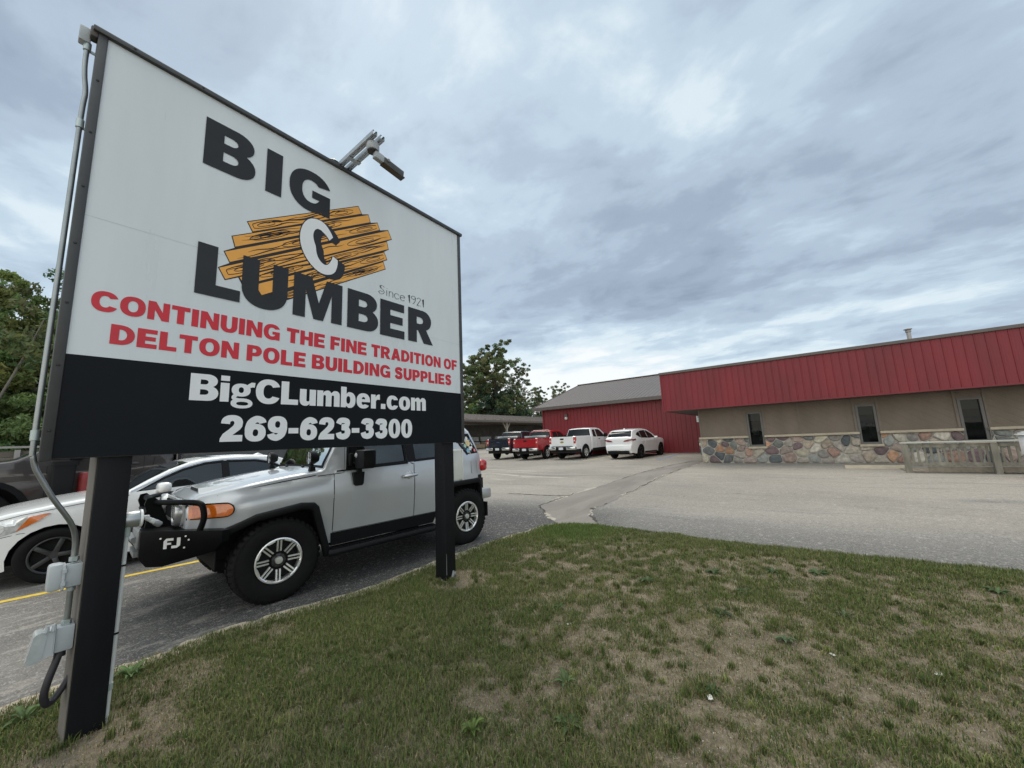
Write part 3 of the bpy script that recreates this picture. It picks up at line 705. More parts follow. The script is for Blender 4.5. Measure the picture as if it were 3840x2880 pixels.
# ================================================================== OPEN SHED
SY, SX0, SX1 = 38.0, 20.0, 78.0; SZ = gz(50, SY)
shed = empty('lumber_shed', (48.5, SY, SZ), 0, 'long open lumber shed with low taupe roof and dark bays', 'shed')
def sx(x): return x-48.5
SE = 3.98
mb = MB(); n0 = sx(SX0); n1 = sx(SX1)
ribbed(mb, 0, SX1-SX0, lambda u, v, d: (n0+u, -0.9+v*6.2, SE+0.15+v*1.45+d), 0.4, 0.06, 0.03)
ribbed(mb, 0, SX1-SX0, lambda u, v, d: (n0+u, 11.5-v*6.2, SE+0.15+v*1.45+d), 0.4, 0.06, 0.03)
obj('roof', mb, m_roofm, shed, smooth=0, normals=False)
mb = MB(); box(mb, (0.5, -0.93, SE+0.03), (SX1-SX0, 0.05, 0.28)); obj('eave_trim', mb, m_brown, shed, smooth=0)
m_pole = mat('weathered_post', (0.36, 0.33, 0.28), 0.9, var=0.2, vscale=4, stretch=(1, 1, 0.2))
for x in (-24, -12, 0.0, 12, 24):
    mb = MB(); box(mb, (x, -0.05, SE/2), (0.30, 0.30, SE))
    for s in (-1, 1):
        M_ = Matrix.Rotation(s*R(36), 3, 'Y'); box(mb, (x+s*0.55, -0.05, SE-0.62), (0.13, 0.13, 1.75), M=M_)
    obj('post', mb, m_pole, shed, smooth=0)
mb = MB(); box(mb, (0.5, 8.4, SE/2), (SX1-SX0, 0.1, SE)); 
for x in (n0, n1): box(mb, (x, 4.2, SE/2), (0.1, 8.3, SE))
obj('back_wall', mb, mat('shed_dark_wall', (0.13, 0.125, 0.115), 0.9, var=0.3, vscale=1), shed, smooth=0)
mb = MB()
for x in np.arange(n0+1, n1, 2.0): box(mb, (x, 3.8, SE+0.30), (0.08, 8.6, 0.25))
for y in (2, 5): box(mb, (0.5, y, SE+0.05), (SX1-SX0-1, 0.1, 0.22))
obj('rafters', mb, mat('rafter_wood', (0.20, 0.165, 0.125), 0.9, var=0.2, vscale=2), shed, smooth=0)
m_bay = mat('bay_panel_grey', (0.42, 0.425, 0.42), 0.8, var=0.2, vscale=1.5)
mb = MB(); rr_ = random.Random(3)
for x in np.arange(n0+2, n1-2, 3.1):
    for z in (0.45, 1.3): box(mb, (x, 5.0+rr_.random(), z+.15), (2.7, 0.2, 0.72))
obj('bay_panel', mb, m_bay, shed, smooth=0)
m_lum = mat('stacked_lumber', (0.36, 0.27, 0.17), 0.85, var=0.25, vscale=3)
for k, (x, y, w, h) in enumerate(((-9.2, 1.6, 3.2, 1.0), (-5.0, 2.0, 3.6, 0.7), (-1.5, 2.2, 2.6, 0.9), (3.6, 2.0, 3.4, 1.2))):
    mb = MB()
    for j in range(int(h/0.14)):
        for i in range(5): box(mb, (x+(j % 2)*.02, y+i*0.24, 0.10+j*0.14), (w, 0.22, 0.12))
    o = obj('lumber_stack', mb, m_lum, smooth=0); o.location = (48.5, SY, SZ)
    setp(o, ['low lumber stack in the shed bay left of the dark blue pickup', 'wide low stack of boards in the shed behind the dark blue pickup', 'short stack of boards beside the forked shed post', 'tallest stack of boards deep in the shed behind the red pickup'][k], 'lumber', 'lumber stacks in the open shed')
# ================================================================== FENCE AND TREES
def np_mesh(name, V, F4, m, parent=None, cols=None, smooth=False, tri=False):
    k = 3 if tri else 4
    me = bpy.data.meshes.new(name); nv, nf = len(V), len(F4)
    me.vertices.add(nv); me.vertices.foreach_set('co', np.asarray(V, np.float32).ravel())
    me.loops.add(nf*k); me.loops.foreach_set('vertex_index', np.asarray(F4, np.int32).ravel())
    me.polygons.add(nf); me.polygons.foreach_set('loop_start', np.arange(0, nf*k, k, dtype=np.int32))
    try: me.polygons.foreach_set('loop_total', np.full(nf, k, np.int32))
    except Exception: pass
    if smooth: me.polygons.foreach_set('use_smooth', np.ones(nf, bool))
    me.update(calc_edges=True)
    if cols is not None:
        ca = me.color_attributes.new('Col', 'FLOAT_COLOR', 'POINT'); c4 = np.ones((nv, 4), np.float32); c4[:, :3] = cols; ca.data.foreach_set('color', c4.ravel())
    me.materials.append(m); o = bpy.data.objects.new(name, me); COL.objects.link(o)
    if parent is not None: o.parent = parent
    return o
def foliage_mat(name, trans=0.35, rough=0.6):
    m = bpy.data.materials.new(name); m.use_nodes = True; nt = m.node_tree; N = nt.nodes; L = nt.links; b = N['Principled BSDF']
    a = N.new('ShaderNodeAttribute'); a.attribute_name = 'Col'; L.new(a.outputs['Color'], b.inputs['Base Color'])
    b.inputs['Roughness'].default_value = rough; b.inputs['Specular IOR Level'].default_value = 0.25
    t = N.new('ShaderNodeBsdfTranslucent'); L.new(a.outputs['Color'], t.inputs[0])
    mx = N.new('ShaderNodeMixShader'); mx.inputs[0].default_value = trans; out = N['Material Output']
    L.new(b.outputs[0], mx.inputs[1]); L.new(t.outputs[0], mx.inputs[2]); L.new(mx.outputs[0], out.inputs[0]); return m
LEAF = foliage_mat('leaf'); GRASSM = foliage_mat('grass_blade', 0.25, 0.7)
BARK = mat('bark', (0.10, 0.082, 0.065), 0.95, var=0.3, vscale=3, bump=0.6, bscale=14, stretch=(1, 1, 0.25))
PBARK = mat('pale_bark', (0.15, 0.135, 0.115), 0.9, var=0.3, vscale=3, bump=0.5, bscale=14, stretch=(1, 1, 0.25))
def leaves(centres, radii, per, size, base, seed, flat=0.75, drop=0.25):
    """quads scattered in clumps"""
    g = np.random.default_rng(seed); C = np.repeat(np.asarray(centres, float), per, 0); Rr = np.repeat(np.asarray(radii, float), per)
    n = len(C); d = g.normal(size=(n, 3)); d /= np.linalg.norm(d, axis=1)[:, None]
    rad = Rr*(g.random(n)**0.45); P = C + d*rad[:, None]*np.array([1, 1, flat])
    s = size*(0.6+0.8*g.random(n)); a = g.normal(size=(n, 3)); a[:, 2] -= drop; a /= np.linalg.norm(a, axis=1)[:, None]
    b_ = g.normal(size=(n, 3)); b_ -= a*(a*b_).sum(1)[:, None]; b_ /= np.linalg.norm(b_, axis=1)[:, None]
    A = a*s[:, None]; B = b_*s[:, None]*0.42
    V = np.stack([P-A, P+B*1.0-A*0.1, P+A, P-B*1.0-A*0.1], 1).reshape(-1, 3)
    F = np.arange(4*n).reshape(-1, 4)
    cl = np.repeat(0.72+0.56*g.random(len(centres)), per); hue = np.repeat(g.random(len(centres)), per)
    col = np.asarray(base)[None, :]*2.75*(cl*(0.75+0.5*g.random(n)))[:, None]
    col[:, 0] *= 0.8+0.5*hue; col[:, 2] *= 0.9+0.3*g.random(n)
    return V, F, np.repeat(col, 4, 0)
def tree(name, loc, h, rx, base, label, cat='tree', seed=1, trunk_r=0.22, crown0=0.25, nl=34, per=130, leaf=0.22, clump=0.9, lean=(0, 0), bark=None, shape='round', gap=0.0, group=None, ry=None):
    r_ = random.Random(seed); root = empty(name, loc, 0, label, cat, group); ry = ry or rx
    mb = MB(); top = Vector((lean[0], lean[1], h*0.94)); tp = smoothpath([(0, 0, -0.3), (lean[0]*.2+r_.uniform(-.15, .15), lean[1]*.2, h*.3), (lean[0]*.6+r_.uniform(-.3, .3), lean[1]*.6, h*.62), top], 5)
    tube(mb, tp, [trunk_r*(1-0.88*i/(len(tp)-1)) for i in range(len(tp))], 8)
    cs, rs = [], []
    for k in range(nl):
        f = crown0 + (1-crown0)*((k+r_.random())/nl); z = h*f
        u = (f-crown0)/(1-crown0)
        if shape == 'round': w = math.sin(math.pi*min(1, max(0.05, 0.12+0.83*u)))**0.65
        elif shape == 'cone': w = (1-u)**0.8*0.95+0.06
        else: w = 0.55+0.45*math.sin(math.pi*min(1, 0.2+0.75*u))
        a = r_.uniform(0, 2*math.pi); d = w*(0.25+0.75*r_.random()**0.6)
        t = tp[min(len(tp)-1, int(f*0.94*len(tp)))]
        c = Vector((t.x+rx*d*math.cos(a), t.y+ry*d*math.sin(a), z+r_.uniform(-.04, .04)*h))
        st = tp[max(1, int(len(tp)*max(0.12, f-0.16-0.1*d)))]
        mid = (st+c)/2+Vector((0, 0, -0.04*h*r_.random()+0.03*h))
        rr = trunk_r*0.30*(1-u*0.6)
        tube(mb, smoothpath([st, mid, c], 3), [rr*(1-0.8*i/6) for i in range(7)], 5, False)
        for q in range(6):
            o_ = Vector((r_.gauss(0, 1), r_.gauss(0, 1), r_.gauss(0, .7)))*clump*1.0
            cs.append(c+o_); rs.append(clump*r_.uniform(.30, .78)*(0.75+0.4*(1-u)))
    obj('trunk', mb, bark or BARK, root, smooth=60, normals=False)
    V, F, c = leaves(cs, rs, max(8, int(per/6*3.0)), leaf*.60, base, seed)
    np_mesh('crown', V, F, LEAF, root, c)
    return root
def at(dx, dy, dist): return (dx*dist, dy*dist, gz(dx*dist, dy*dist))
TG = 'trees beyond the open shed'
tree('broadleaf_tree', at(.772, .636, 85), 22.3, 6.3, (.050, .064, .028), 'tallest leafy tree behind the open shed, ragged crown against the sky', seed=3, trunk_r=.42, nl=60, per=240, leaf=.34, clump=1.35, crown0=.22, group=TG)
tree('broadleaf_tree', at(.735, .678, 87), 19.6, 5.2, (.044, .060, .026), 'leafy tree just right of the sign edge, left of the tallest one', seed=5, trunk_r=.36, nl=44, per=230, leaf=.33, clump=1.3, crown0=.2, group=TG)
tree('broadleaf_tree', at(.800, .600, 87), 16.9, 6.0, (.046, .060, .030), 'open spreading tree whose bare limbs show, right of the tallest one', seed=8, trunk_r=.34, nl=40, per=130, leaf=.30, clump=1.15, crown0=.16, lean=(1.2, -.8), group=TG)
tree('dark_evergreen', at(.757, .653, 85), 12.0, 5.3, (.022, .038, .022), 'dark dense evergreen in front of the tall trees behind the shed', seed=9, trunk_r=.3, nl=46, per=230, leaf=.26, clump=1.2, crown0=.05, shape='col', group=TG)
tree('dark_evergreen', at(.778, .628, 85), 11.8, 4.3, (.024, .040, .024), 'dark evergreen below the open spreading tree', seed=10, trunk_r=.3, nl=40, per=220, leaf=.26, clump=1.2, crown0=.05, shape='col', group=TG)
tree('young_pine', at(.733, .680, 82), 9.4, 1.9, (.075, .115, .040), 'light green young pine behind the shed roof beside the sign', seed=12, trunk_r=.14, nl=30, per=170, leaf=.20, clump=.62, crown0=.1, shape='cone', group=TG)
tree('slim_tree', at(.817, .577, 92), 10.1, 1.9, (.044, .060, .030), 'small pointed tree behind the shed, left of the columnar one', seed=13, trunk_r=.16, nl=28, per=110, leaf=.26, clump=.8, crown0=.1, shape='cone', group=TG)
tree('slim_tree', at(.838, .546, 97), 13.9, 1.9, (.044, .062, .030), 'narrow columnar tree beside the barn gable', seed=14, trunk_r=.2, nl=34, per=140, leaf=.28, clump=.85, crown0=.1, shape='col', group=TG)
tree('broadleaf_tree', at(.868, .497, 106), 15.3, 2.9, (.048, .062, .026), 'tree top peeking over the barn roof', seed=15, trunk_r=.25, nl=28, per=140, leaf=.30, clump=1.0, crown0=.3, group=TG)
tree('hedge_tree', at(.803, .596, 97), 7.5, 3.8, (.036, .050, .026), 'low bushy tree in the gap behind the shed', seed=16, trunk_r=.2, nl=26, per=120, leaf=.26, clump=1.0, crown0=.05, group=TG)
tree('hedge_tree', at(.826, .563, 99), 6.4, 3.4, (.036, .050, .026), 'low bushy tree between the pointed and the columnar tree', seed=18, trunk_r=.2, nl=22, per=120, leaf=.26, clump=1.0, crown0=.05, group=TG)
LG = 'trees beyond the fence at the left'
for k, (x, y, h, rx, base, lab, sd, kw) in enumerate((
    (-1.6, 25.5, 9.2, 2.6, (.058, .075, .024), 'yellow green tree at the left edge beyond the fence', 21, dict(nl=54, per=360, leaf=.15, clump=.95)),
    (0.0, 28.0, 10.6, 2.2, (.042, .058, .026), 'taller airy tree beyond the fence just left of the sign', 22, dict(nl=52, per=240, leaf=.16, clump=.9)),
    (1.8, 27.0, 9.6, 2.3, (.042, .056, .028), 'thin crowned tree beyond the fence, mostly behind the sign', 23, dict(nl=48, per=200, leaf=.16, clump=.85)),
    (4.6, 29.0, 9.8, 2.6, (.042, .056, .026), 'broad tree beyond the fence hidden by the sign', 25, dict(nl=34, per=160, leaf=.17, clump=.95)),
    (-0.9, 22.6, 3.6, 1.9, (.032, .050, .016), 'dark bush behind the fence at the far left', 26, dict(nl=34, per=330, leaf=.12, clump=.75, crown0=.04, trunk_r=.07, shape='col')),
    (0.9, 23.0, 4.2, 1.9, (.036, .056, .018), 'green bush behind the fence beside the sign edge', 27, dict(nl=34, per=330, leaf=.12, clump=.75, crown0=.04, trunk_r=.07, shape='col')),
    (2.9, 23.6, 3.6, 1.8, (.032, .048, .018), 'bush behind the fence behind the sign', 29, dict(nl=28, per=240, leaf=.12, clump=.75, crown0=.04, trunk_r=.07, shape='col')))):
    kw.setdefault('trunk_r', .12); kw.setdefault('crown0', .22)
    tree('roadside_tree' if h > 5 else 'bush', (x, y, gz(x, y)), h*.84, rx, base, lab, 'tree' if h > 5 else 'bush', seed=sd, group=LG, **kw)
# leaning pale trunk
root = empty('leaning_trunk', (-1.15, 21.6, gz(-1, 21)), 0, 'pale leaning tree trunk beyond the fence at far left', 'tree')
mb = MB(); tube(mb, smoothpath([(0, 0, -.2), (.45, .1, 2.2), (1.15, .3, 5.0), (1.5, .4, 6.6)], 5), [.06*(1-.7*i/15) for i in range(16)], 7); obj('trunk', mb, PBARK, root, smooth=60)
g = random.Random(4); V, F, c = leaves([(1.2+g.gauss(0, .5), .3+g.gauss(0, .4), 5.6+g.gauss(0, .7)) for _ in range(14)], [.45]*14, 40, .12, (.042, .058, .024), 44); np_mesh('crown', V, F, LEAF, root, c)

fx0, fx1, fy = -12.0, 8.0, 18.5
fence = empty('board_fence', (0, fy, 0.24), 0, 'long weathered board fence with a pale top rail behind the brown pickup', 'fence')
m_fb = mat('weathered_board', (0.155, 0.135, 0.115), 0.9, var=0.3, vscale=2.5, stretch=(0.25, 1, 3), bump=0.3, bscale=30)
m_fr = mat('pale_rail', (0.30, 0.29, 0.275), 0.85, var=0.15, vscale=3)
mb = MB(); r_ = random.Random(2)
for k in range(9): box(mb, ((fx0+fx1)/2, 0.03+r_.uniform(0, .01), 0.12+k*0.178), (fx1-fx0, 0.025, 0.168))
obj('boards', mb, m_fb, fence, smooth=0)
mb = MB(); box(mb, ((fx0+fx1)/2, 0.0, 1.74), (fx1-fx0, 0.16, 0.06)); obj('top_rail', mb, m_fr, fence, smooth=0)
for k, x in enumerate(np.arange(fx0+0.4, fx1, 2.35)):
    mb = MB(); box(mb, (x, -0.05, 0.83), (0.11, 0.11, 1.66)); obj('post', mb, m_fr, fence, smooth=0)

# ================================================================== VEHICLES
class Shell:
    """car body: a side sheet on each flank, rounded into a sheet over the top, all following half-width w(x, z)"""
    def __init__(s, prof, r, wfun, crown=0.02):
        raw = [Vector(q) for q in prof]; s.p = [raw[0]]; s.m = [0]
        for a, b_ in zip(raw, raw[1:]):                    # short steps so that flank and top share every point
            k = max(1, int((b_-a).length/0.055))
            for t in range(1, k+1): s.p.append(a.lerp(b_, t/k))
            s.m.append(len(s.p)-1)
        s.r = r; s.w = wfun; s.crown = crown; n = len(s.p); s.n = []
        for i in range(n):
            t = Vector((0, 0))
            if i > 0: t += (s.p[i]-s.p[i-1]).normalized()
            if i < n-1: t += (s.p[i+1]-s.p[i]).normalized()
            t.normalize(); s.n.append(Vector((-t.y, t.x)))
        s.q = []
        for i in range(n):
            k = 1.0
            if 0 < i < n-1:
                t1 = (s.p[i]-s.p[i-1]).normalized(); k = max(0.5, s.n[i].dot(Vector((-t1.y, t1.x))))
            s.q.append(s.p[i]-s.n[i]*(r/k))
    def across(s, i, ncol=6, off=0.0, half=None):
        p, n, q = s.p[i], s.n[i], s.q[i]; w = s.w(q.x, q.y); L_ = (p-q); row = []; rr = s.r
        for k in range(5):
            a = k/4*math.pi/2; c = q+L_*math.sin(a)
            row.append((c.x, -(w-rr+rr*math.cos(a)), c.y))
        for k in range(1, ncol):
            t = k/ncol; y = -(w-rr)*(1-2*t); c = p+n*(s.crown*(1-(2*t-1)**2))
            row.append((c.x, y, c.y))
        return row+[(x, -y, z) for x, y, z in row[:5]][::-1]
    def rows(s, i0, i1): return [s.across(i) for i in range(s.m[i0], s.m[i1]+1)]
    def top(s, mb, i0=0, i1=None):
        rows = s.rows(i0, len(s.m)-1 if i1 is None else i1); m_ = len(rows[0])
        vs = [v for r_ in rows for v in r_]
        mb.add(vs, [(a*m_+k, a*m_+k+1, (a+1)*m_+k+1, (a+1)*m_+k) for a in range(len(rows)-1) for k in range(m_-1)])
    def panel(s, mb, i0, i1, t0=0.0, t1=1.0, ins=0.06, off=0.004, ncol=8, side_ins=None):
        """a patch lying on the top sheet between profile points (for glass, hood lids ...)"""
        i0, i1 = s.m[i0], s.m[i1]; vs = []; nr = 8
        for k in range(nr+1):
            t = t0+(t1-t0)*k/nr; f = t*(i1-i0); j = min(i1-1, i0+int(f)); g_ = f-(j-i0)
            p = s.p[j].lerp(s.p[j+1], g_); tt = (s.p[j+1]-s.p[j]).normalized(); n = Vector((-tt.y, tt.x))
            q = s.q[j].lerp(s.q[j+1], g_); w = s.w(q.x, q.y)-s.r-ins
            for c in range(ncol+1):
                y = -w+2*w*c/ncol; pp = p+n*(s.crown*(1-(y/(w+ins+1e-6))**2)+off); vs.append((pp.x, y, pp.y))
        m_ = ncol+1
        mb.add(vs, [(i*m_+k, i*m_+k+1, (i+1)*m_+k+1, (i+1)*m_+k) for i in range(nr) for k in range(ncol)])
    def side(s, mb, sg, bottom, holes=(), grid=0.14):
        outer = [tuple(v) for v in s.q]+list(bottom)
        sheet(mb, outer, holes, lambda x, z: (x, sg*s.w(x, z), z), grid)
    def patch(s, mb, poly, out=0.0, holes=(), grid=0.14, sides=(-1, 1), thick=0.0):
        for sg in sides:
            sheet(mb, poly, holes, lambda x, z: (x, sg*(s.w(x, z)+out), z), grid)
            if thick:
                n = len(poly); vs = []
                for x, z in poly: y = s.w(x, z)+out; vs += [(x, sg*y, z), (x, sg*(y-thick), z)]
                mb.add(vs, [(2*i, 2*i+1, (2*i+3) % (2*n), (2*i+2) % (2*n)) for i in range(n)])
def arch(x, z, r, a0=180, a1=0, n=10, sz=1.0):
    return [(x+r*math.cos(R(a0+(a1-a0)*k/n)), z+sz*r*math.sin(R(a0+(a1-a0)*k/n))) for k in range(n+1)]
def wheel(parent, x, y, r, width, rim_r, style, side, tyre_mat=None, rim_mat=None, tread=0):
    """wheel centred at (x, y, r); side = -1 when its face looks to -y"""
    w = setp(empty_mesh_hub(parent, x, y, r, rim_r, width), None)
    mb = MB(); h = width/2; sw = r-rim_r
    prof = [(rim_r*0.97, -h*0.80), (rim_r+sw*.12, -h*.95), (rim_r+sw*.45, -h*1.03), (rim_r+sw*.80, -h*.96), (r*0.985, -h*.80), (r, -h*.62), (r, h*.62), (r*0.985, h*.80), (rim_r+sw*.80, h*.96), (rim_r+sw*.45, h*1.03), (rim_r+sw*.12, h*.95), (rim_r*0.97, h*.80)]
    lathe(mb, prof, 48)
    if tread:
        n = 40; vs = []
        for k in range(n):                                # tread and shoulder lugs
            for sgn in (-1, 1):
                a0 = 2*math.pi*(k+(0.25 if sgn > 0 else 0))/n; a1 = a0+2*math.pi*0.62/n
                def P(a, rr, yy): return (rr*math.cos(a), yy, rr*math.sin(a))
                y0, y1 = sgn*h*0.90, sgn*h*0.30; b0 = r*0.955
                v = [P(a0, b0, sgn*h*0.975), P(a1, b0, sgn*h*0.975), P(a1, r*0.992, y0*.98), P(a0, r*0.992, y0*.98), P(a0, r+tread, y0*.80), P(a1, r+tread, y0*.80), P(a1, r+tread, y1), P(a0, r+tread, y1), P(a0, r-.004, y1), P(a1, r-.004, y1), P(a0, b0, sgn*h*.8), P(a1, b0, sgn*h*.8)]
                mb.add(v, [(0, 1, 2, 3), (3, 2, 5, 4), (4, 5, 6, 7), (7, 6, 9, 8), (0, 3, 4, 7, 8, 10), (1, 11, 9, 6, 5, 2)])
    obj('tyre', mb, tyre_mat or RUBBER, w, smooth=40)
    f = side*h                                            # face plane
    mb = MB(); rim = rim_r
    lathe(mb, [(rim*0.99, f*0.86), (rim*1.0, f*0.95), (rim*0.95, f*0.97), (rim*0.90, f*0.90), (rim*0.88, f*0.2)], 40)
    if style == 'twin8':
        for k in range(8):
            a = 2*math.pi*k/8
            for d in (-0.115, 0.115):
                aa = a+d; r0, r1 = rim*0.40, rim*0.93; wd = rim*0.046
                M_ = Matrix.Rotation(-a, 3, 'Y'); off = math.sin(d)*rim*0.62
                box(mb, M_ @ Vector(((r0+r1)/2, f*0.80, off)), (r1-r0, 0.018, wd*1.5), M=M_ @ Matrix.Rotation(side*R(5), 3, 'Z'))
        for k in range(8):
            a = 2*math.pi*(k+0.5)/8; M_ = Matrix.Rotation(-a, 3, 'Y'); box(mb, M_ @ Vector((rim*0.92, f*0.88, 0)), (rim*0.11, 0.022, rim*0.30), M=M_)
        lathe(mb, [(0, f*0.98), (rim*0.15, f*0.97), (rim*0.17, f*0.9), (rim*0.17, f*.8)], 20)
    else:
        ns = int(style)
        for k in range(ns):
            a = 2*math.pi*k/ns; M_ = Matrix.Rotation(-a, 3, 'Y')
            box(mb, M_ @ Vector((rim*0.55, f*0.78, 0)), (rim*0.78, 0.03, rim*(1.15/ns)), M=M_, bev=0.006)
        lathe(mb, [(0, f*0.88), (rim*0.22, f*0.87), (rim*0.27, f*0.7)], 20)
    rm = obj('rim', mb, rim_mat or ALLOY, w, smooth=35)
    if style == 'twin8':
        mb = MB(); lathe(mb, [(rim*.16, f*.80), (rim*.29, f*.78), (rim*.31, f*.6)], 24)
        for k in range(6):
            a = 2*math.pi*k/6; lathe(mb, [(0, f*.90), (rim*.05, f*.90), (rim*.06, f*.76)], 8, (rim*.24*math.cos(a), 0, rim*.24*math.sin(a)))
        obj('hub_cover', mb, mat('hub_grey', (0.07, 0.072, 0.075), 0.35, 0.7, var=.1), w, smooth=40)
    return w
def empty_mesh_hub(parent, x, y, r, rim_r, width):
    mb = MB(); lathe(mb, [(0, -width*.10), (rim_r*.80, -width*.10), (rim_r*.86, -width*.3), (rim_r*.86, width*.3), (rim_r*.80, width*.10), (0, width*.10)], 28)
    o = obj('wheel', mb, DARK, parent, smooth=30); o.location = (x, y, r); return o
def underbody(root, x0, x1, z0, z1, w, wells=()):
    mb = MB()
    xs = [x0]
    for a, r in sorted(wells): xs += [a-r, a+r]
    xs.append(x1)
    for k in range(0, len(xs), 2): box(mb, ((xs[k]+xs[k+1])/2, 0, (z0+z1)/2), (xs[k+1]-xs[k], 2*w, z1-z0))
    box(mb, ((x0+x1)/2, 0, (z0+z1)/2+.02), (x1-x0-.02, 2*(w-0.30), z1-z0-.02))
    for a, r in wells:
        for sg in (-1, 1):
            pr = arch(a, z0+.02, r, 180, 0, 12, 1.12); vs = []
            for u, v in pr: vs += [(u, sg*(w-.005), v), (u, sg*(w-.34), v)]
            mb.add(vs, [(2*i, 2*i+1, 2*i+3, 2*i+2) for i in range(len(pr)-1)])
    return obj('underbody', mb, DARK, root, smooth=0, normals=False)
def window_set(root, sh, polys, glass=None, seal=0.022, sides=(-1, 1), seal_mat=None, name='window', deep=0.010):
    for poly in polys:
        for sg in sides:
            mb = MB(); sh.patch(mb, inset(poly, -0.012), 0.003, [inset(poly, seal)], 0.3, (sg,), 0.02); o = obj(name, mb, seal_mat or BLACK_PL, root, smooth=30, normals=False)
            mb = MB(); sh.patch(mb, inset(poly, seal*.6), -deep, [], 0.2, (sg,)); obj('pane', mb, glass or GLASS_D, o, smooth=50, normals=False)
def seam(mb, sh, pts, w=0.007, out=0.0015, sides=(-1, 1)):
    """dark shut-line laid along a door or lid edge"""
    for sg in sides:
        P = []
        for a, b_ in zip(pts, pts[1:]):
            n = max(1, int(math.hypot(b_[0]-a[0], b_[1]-a[1])/0.1)); P += [Vector(a).lerp(Vector(b_), k/n) for k in range(n)]
        P.append(Vector(pts[-1])); vs = []
        for i, p in enumerate(P):
            t = (P[min(i+1, len(P)-1)]-P[max(0, i-1)]).normalized(); nn = Vector((-t.y, t.x))*w/2
            for q in (p-nn, p+nn): vs.append((q.x, sg*(sh.w(q.x, q.y)+out), q.y))
        mb.add(vs, [(2*i, 2*i+1, 2*i+3, 2*i+2) for i in range(len(P)-1)])
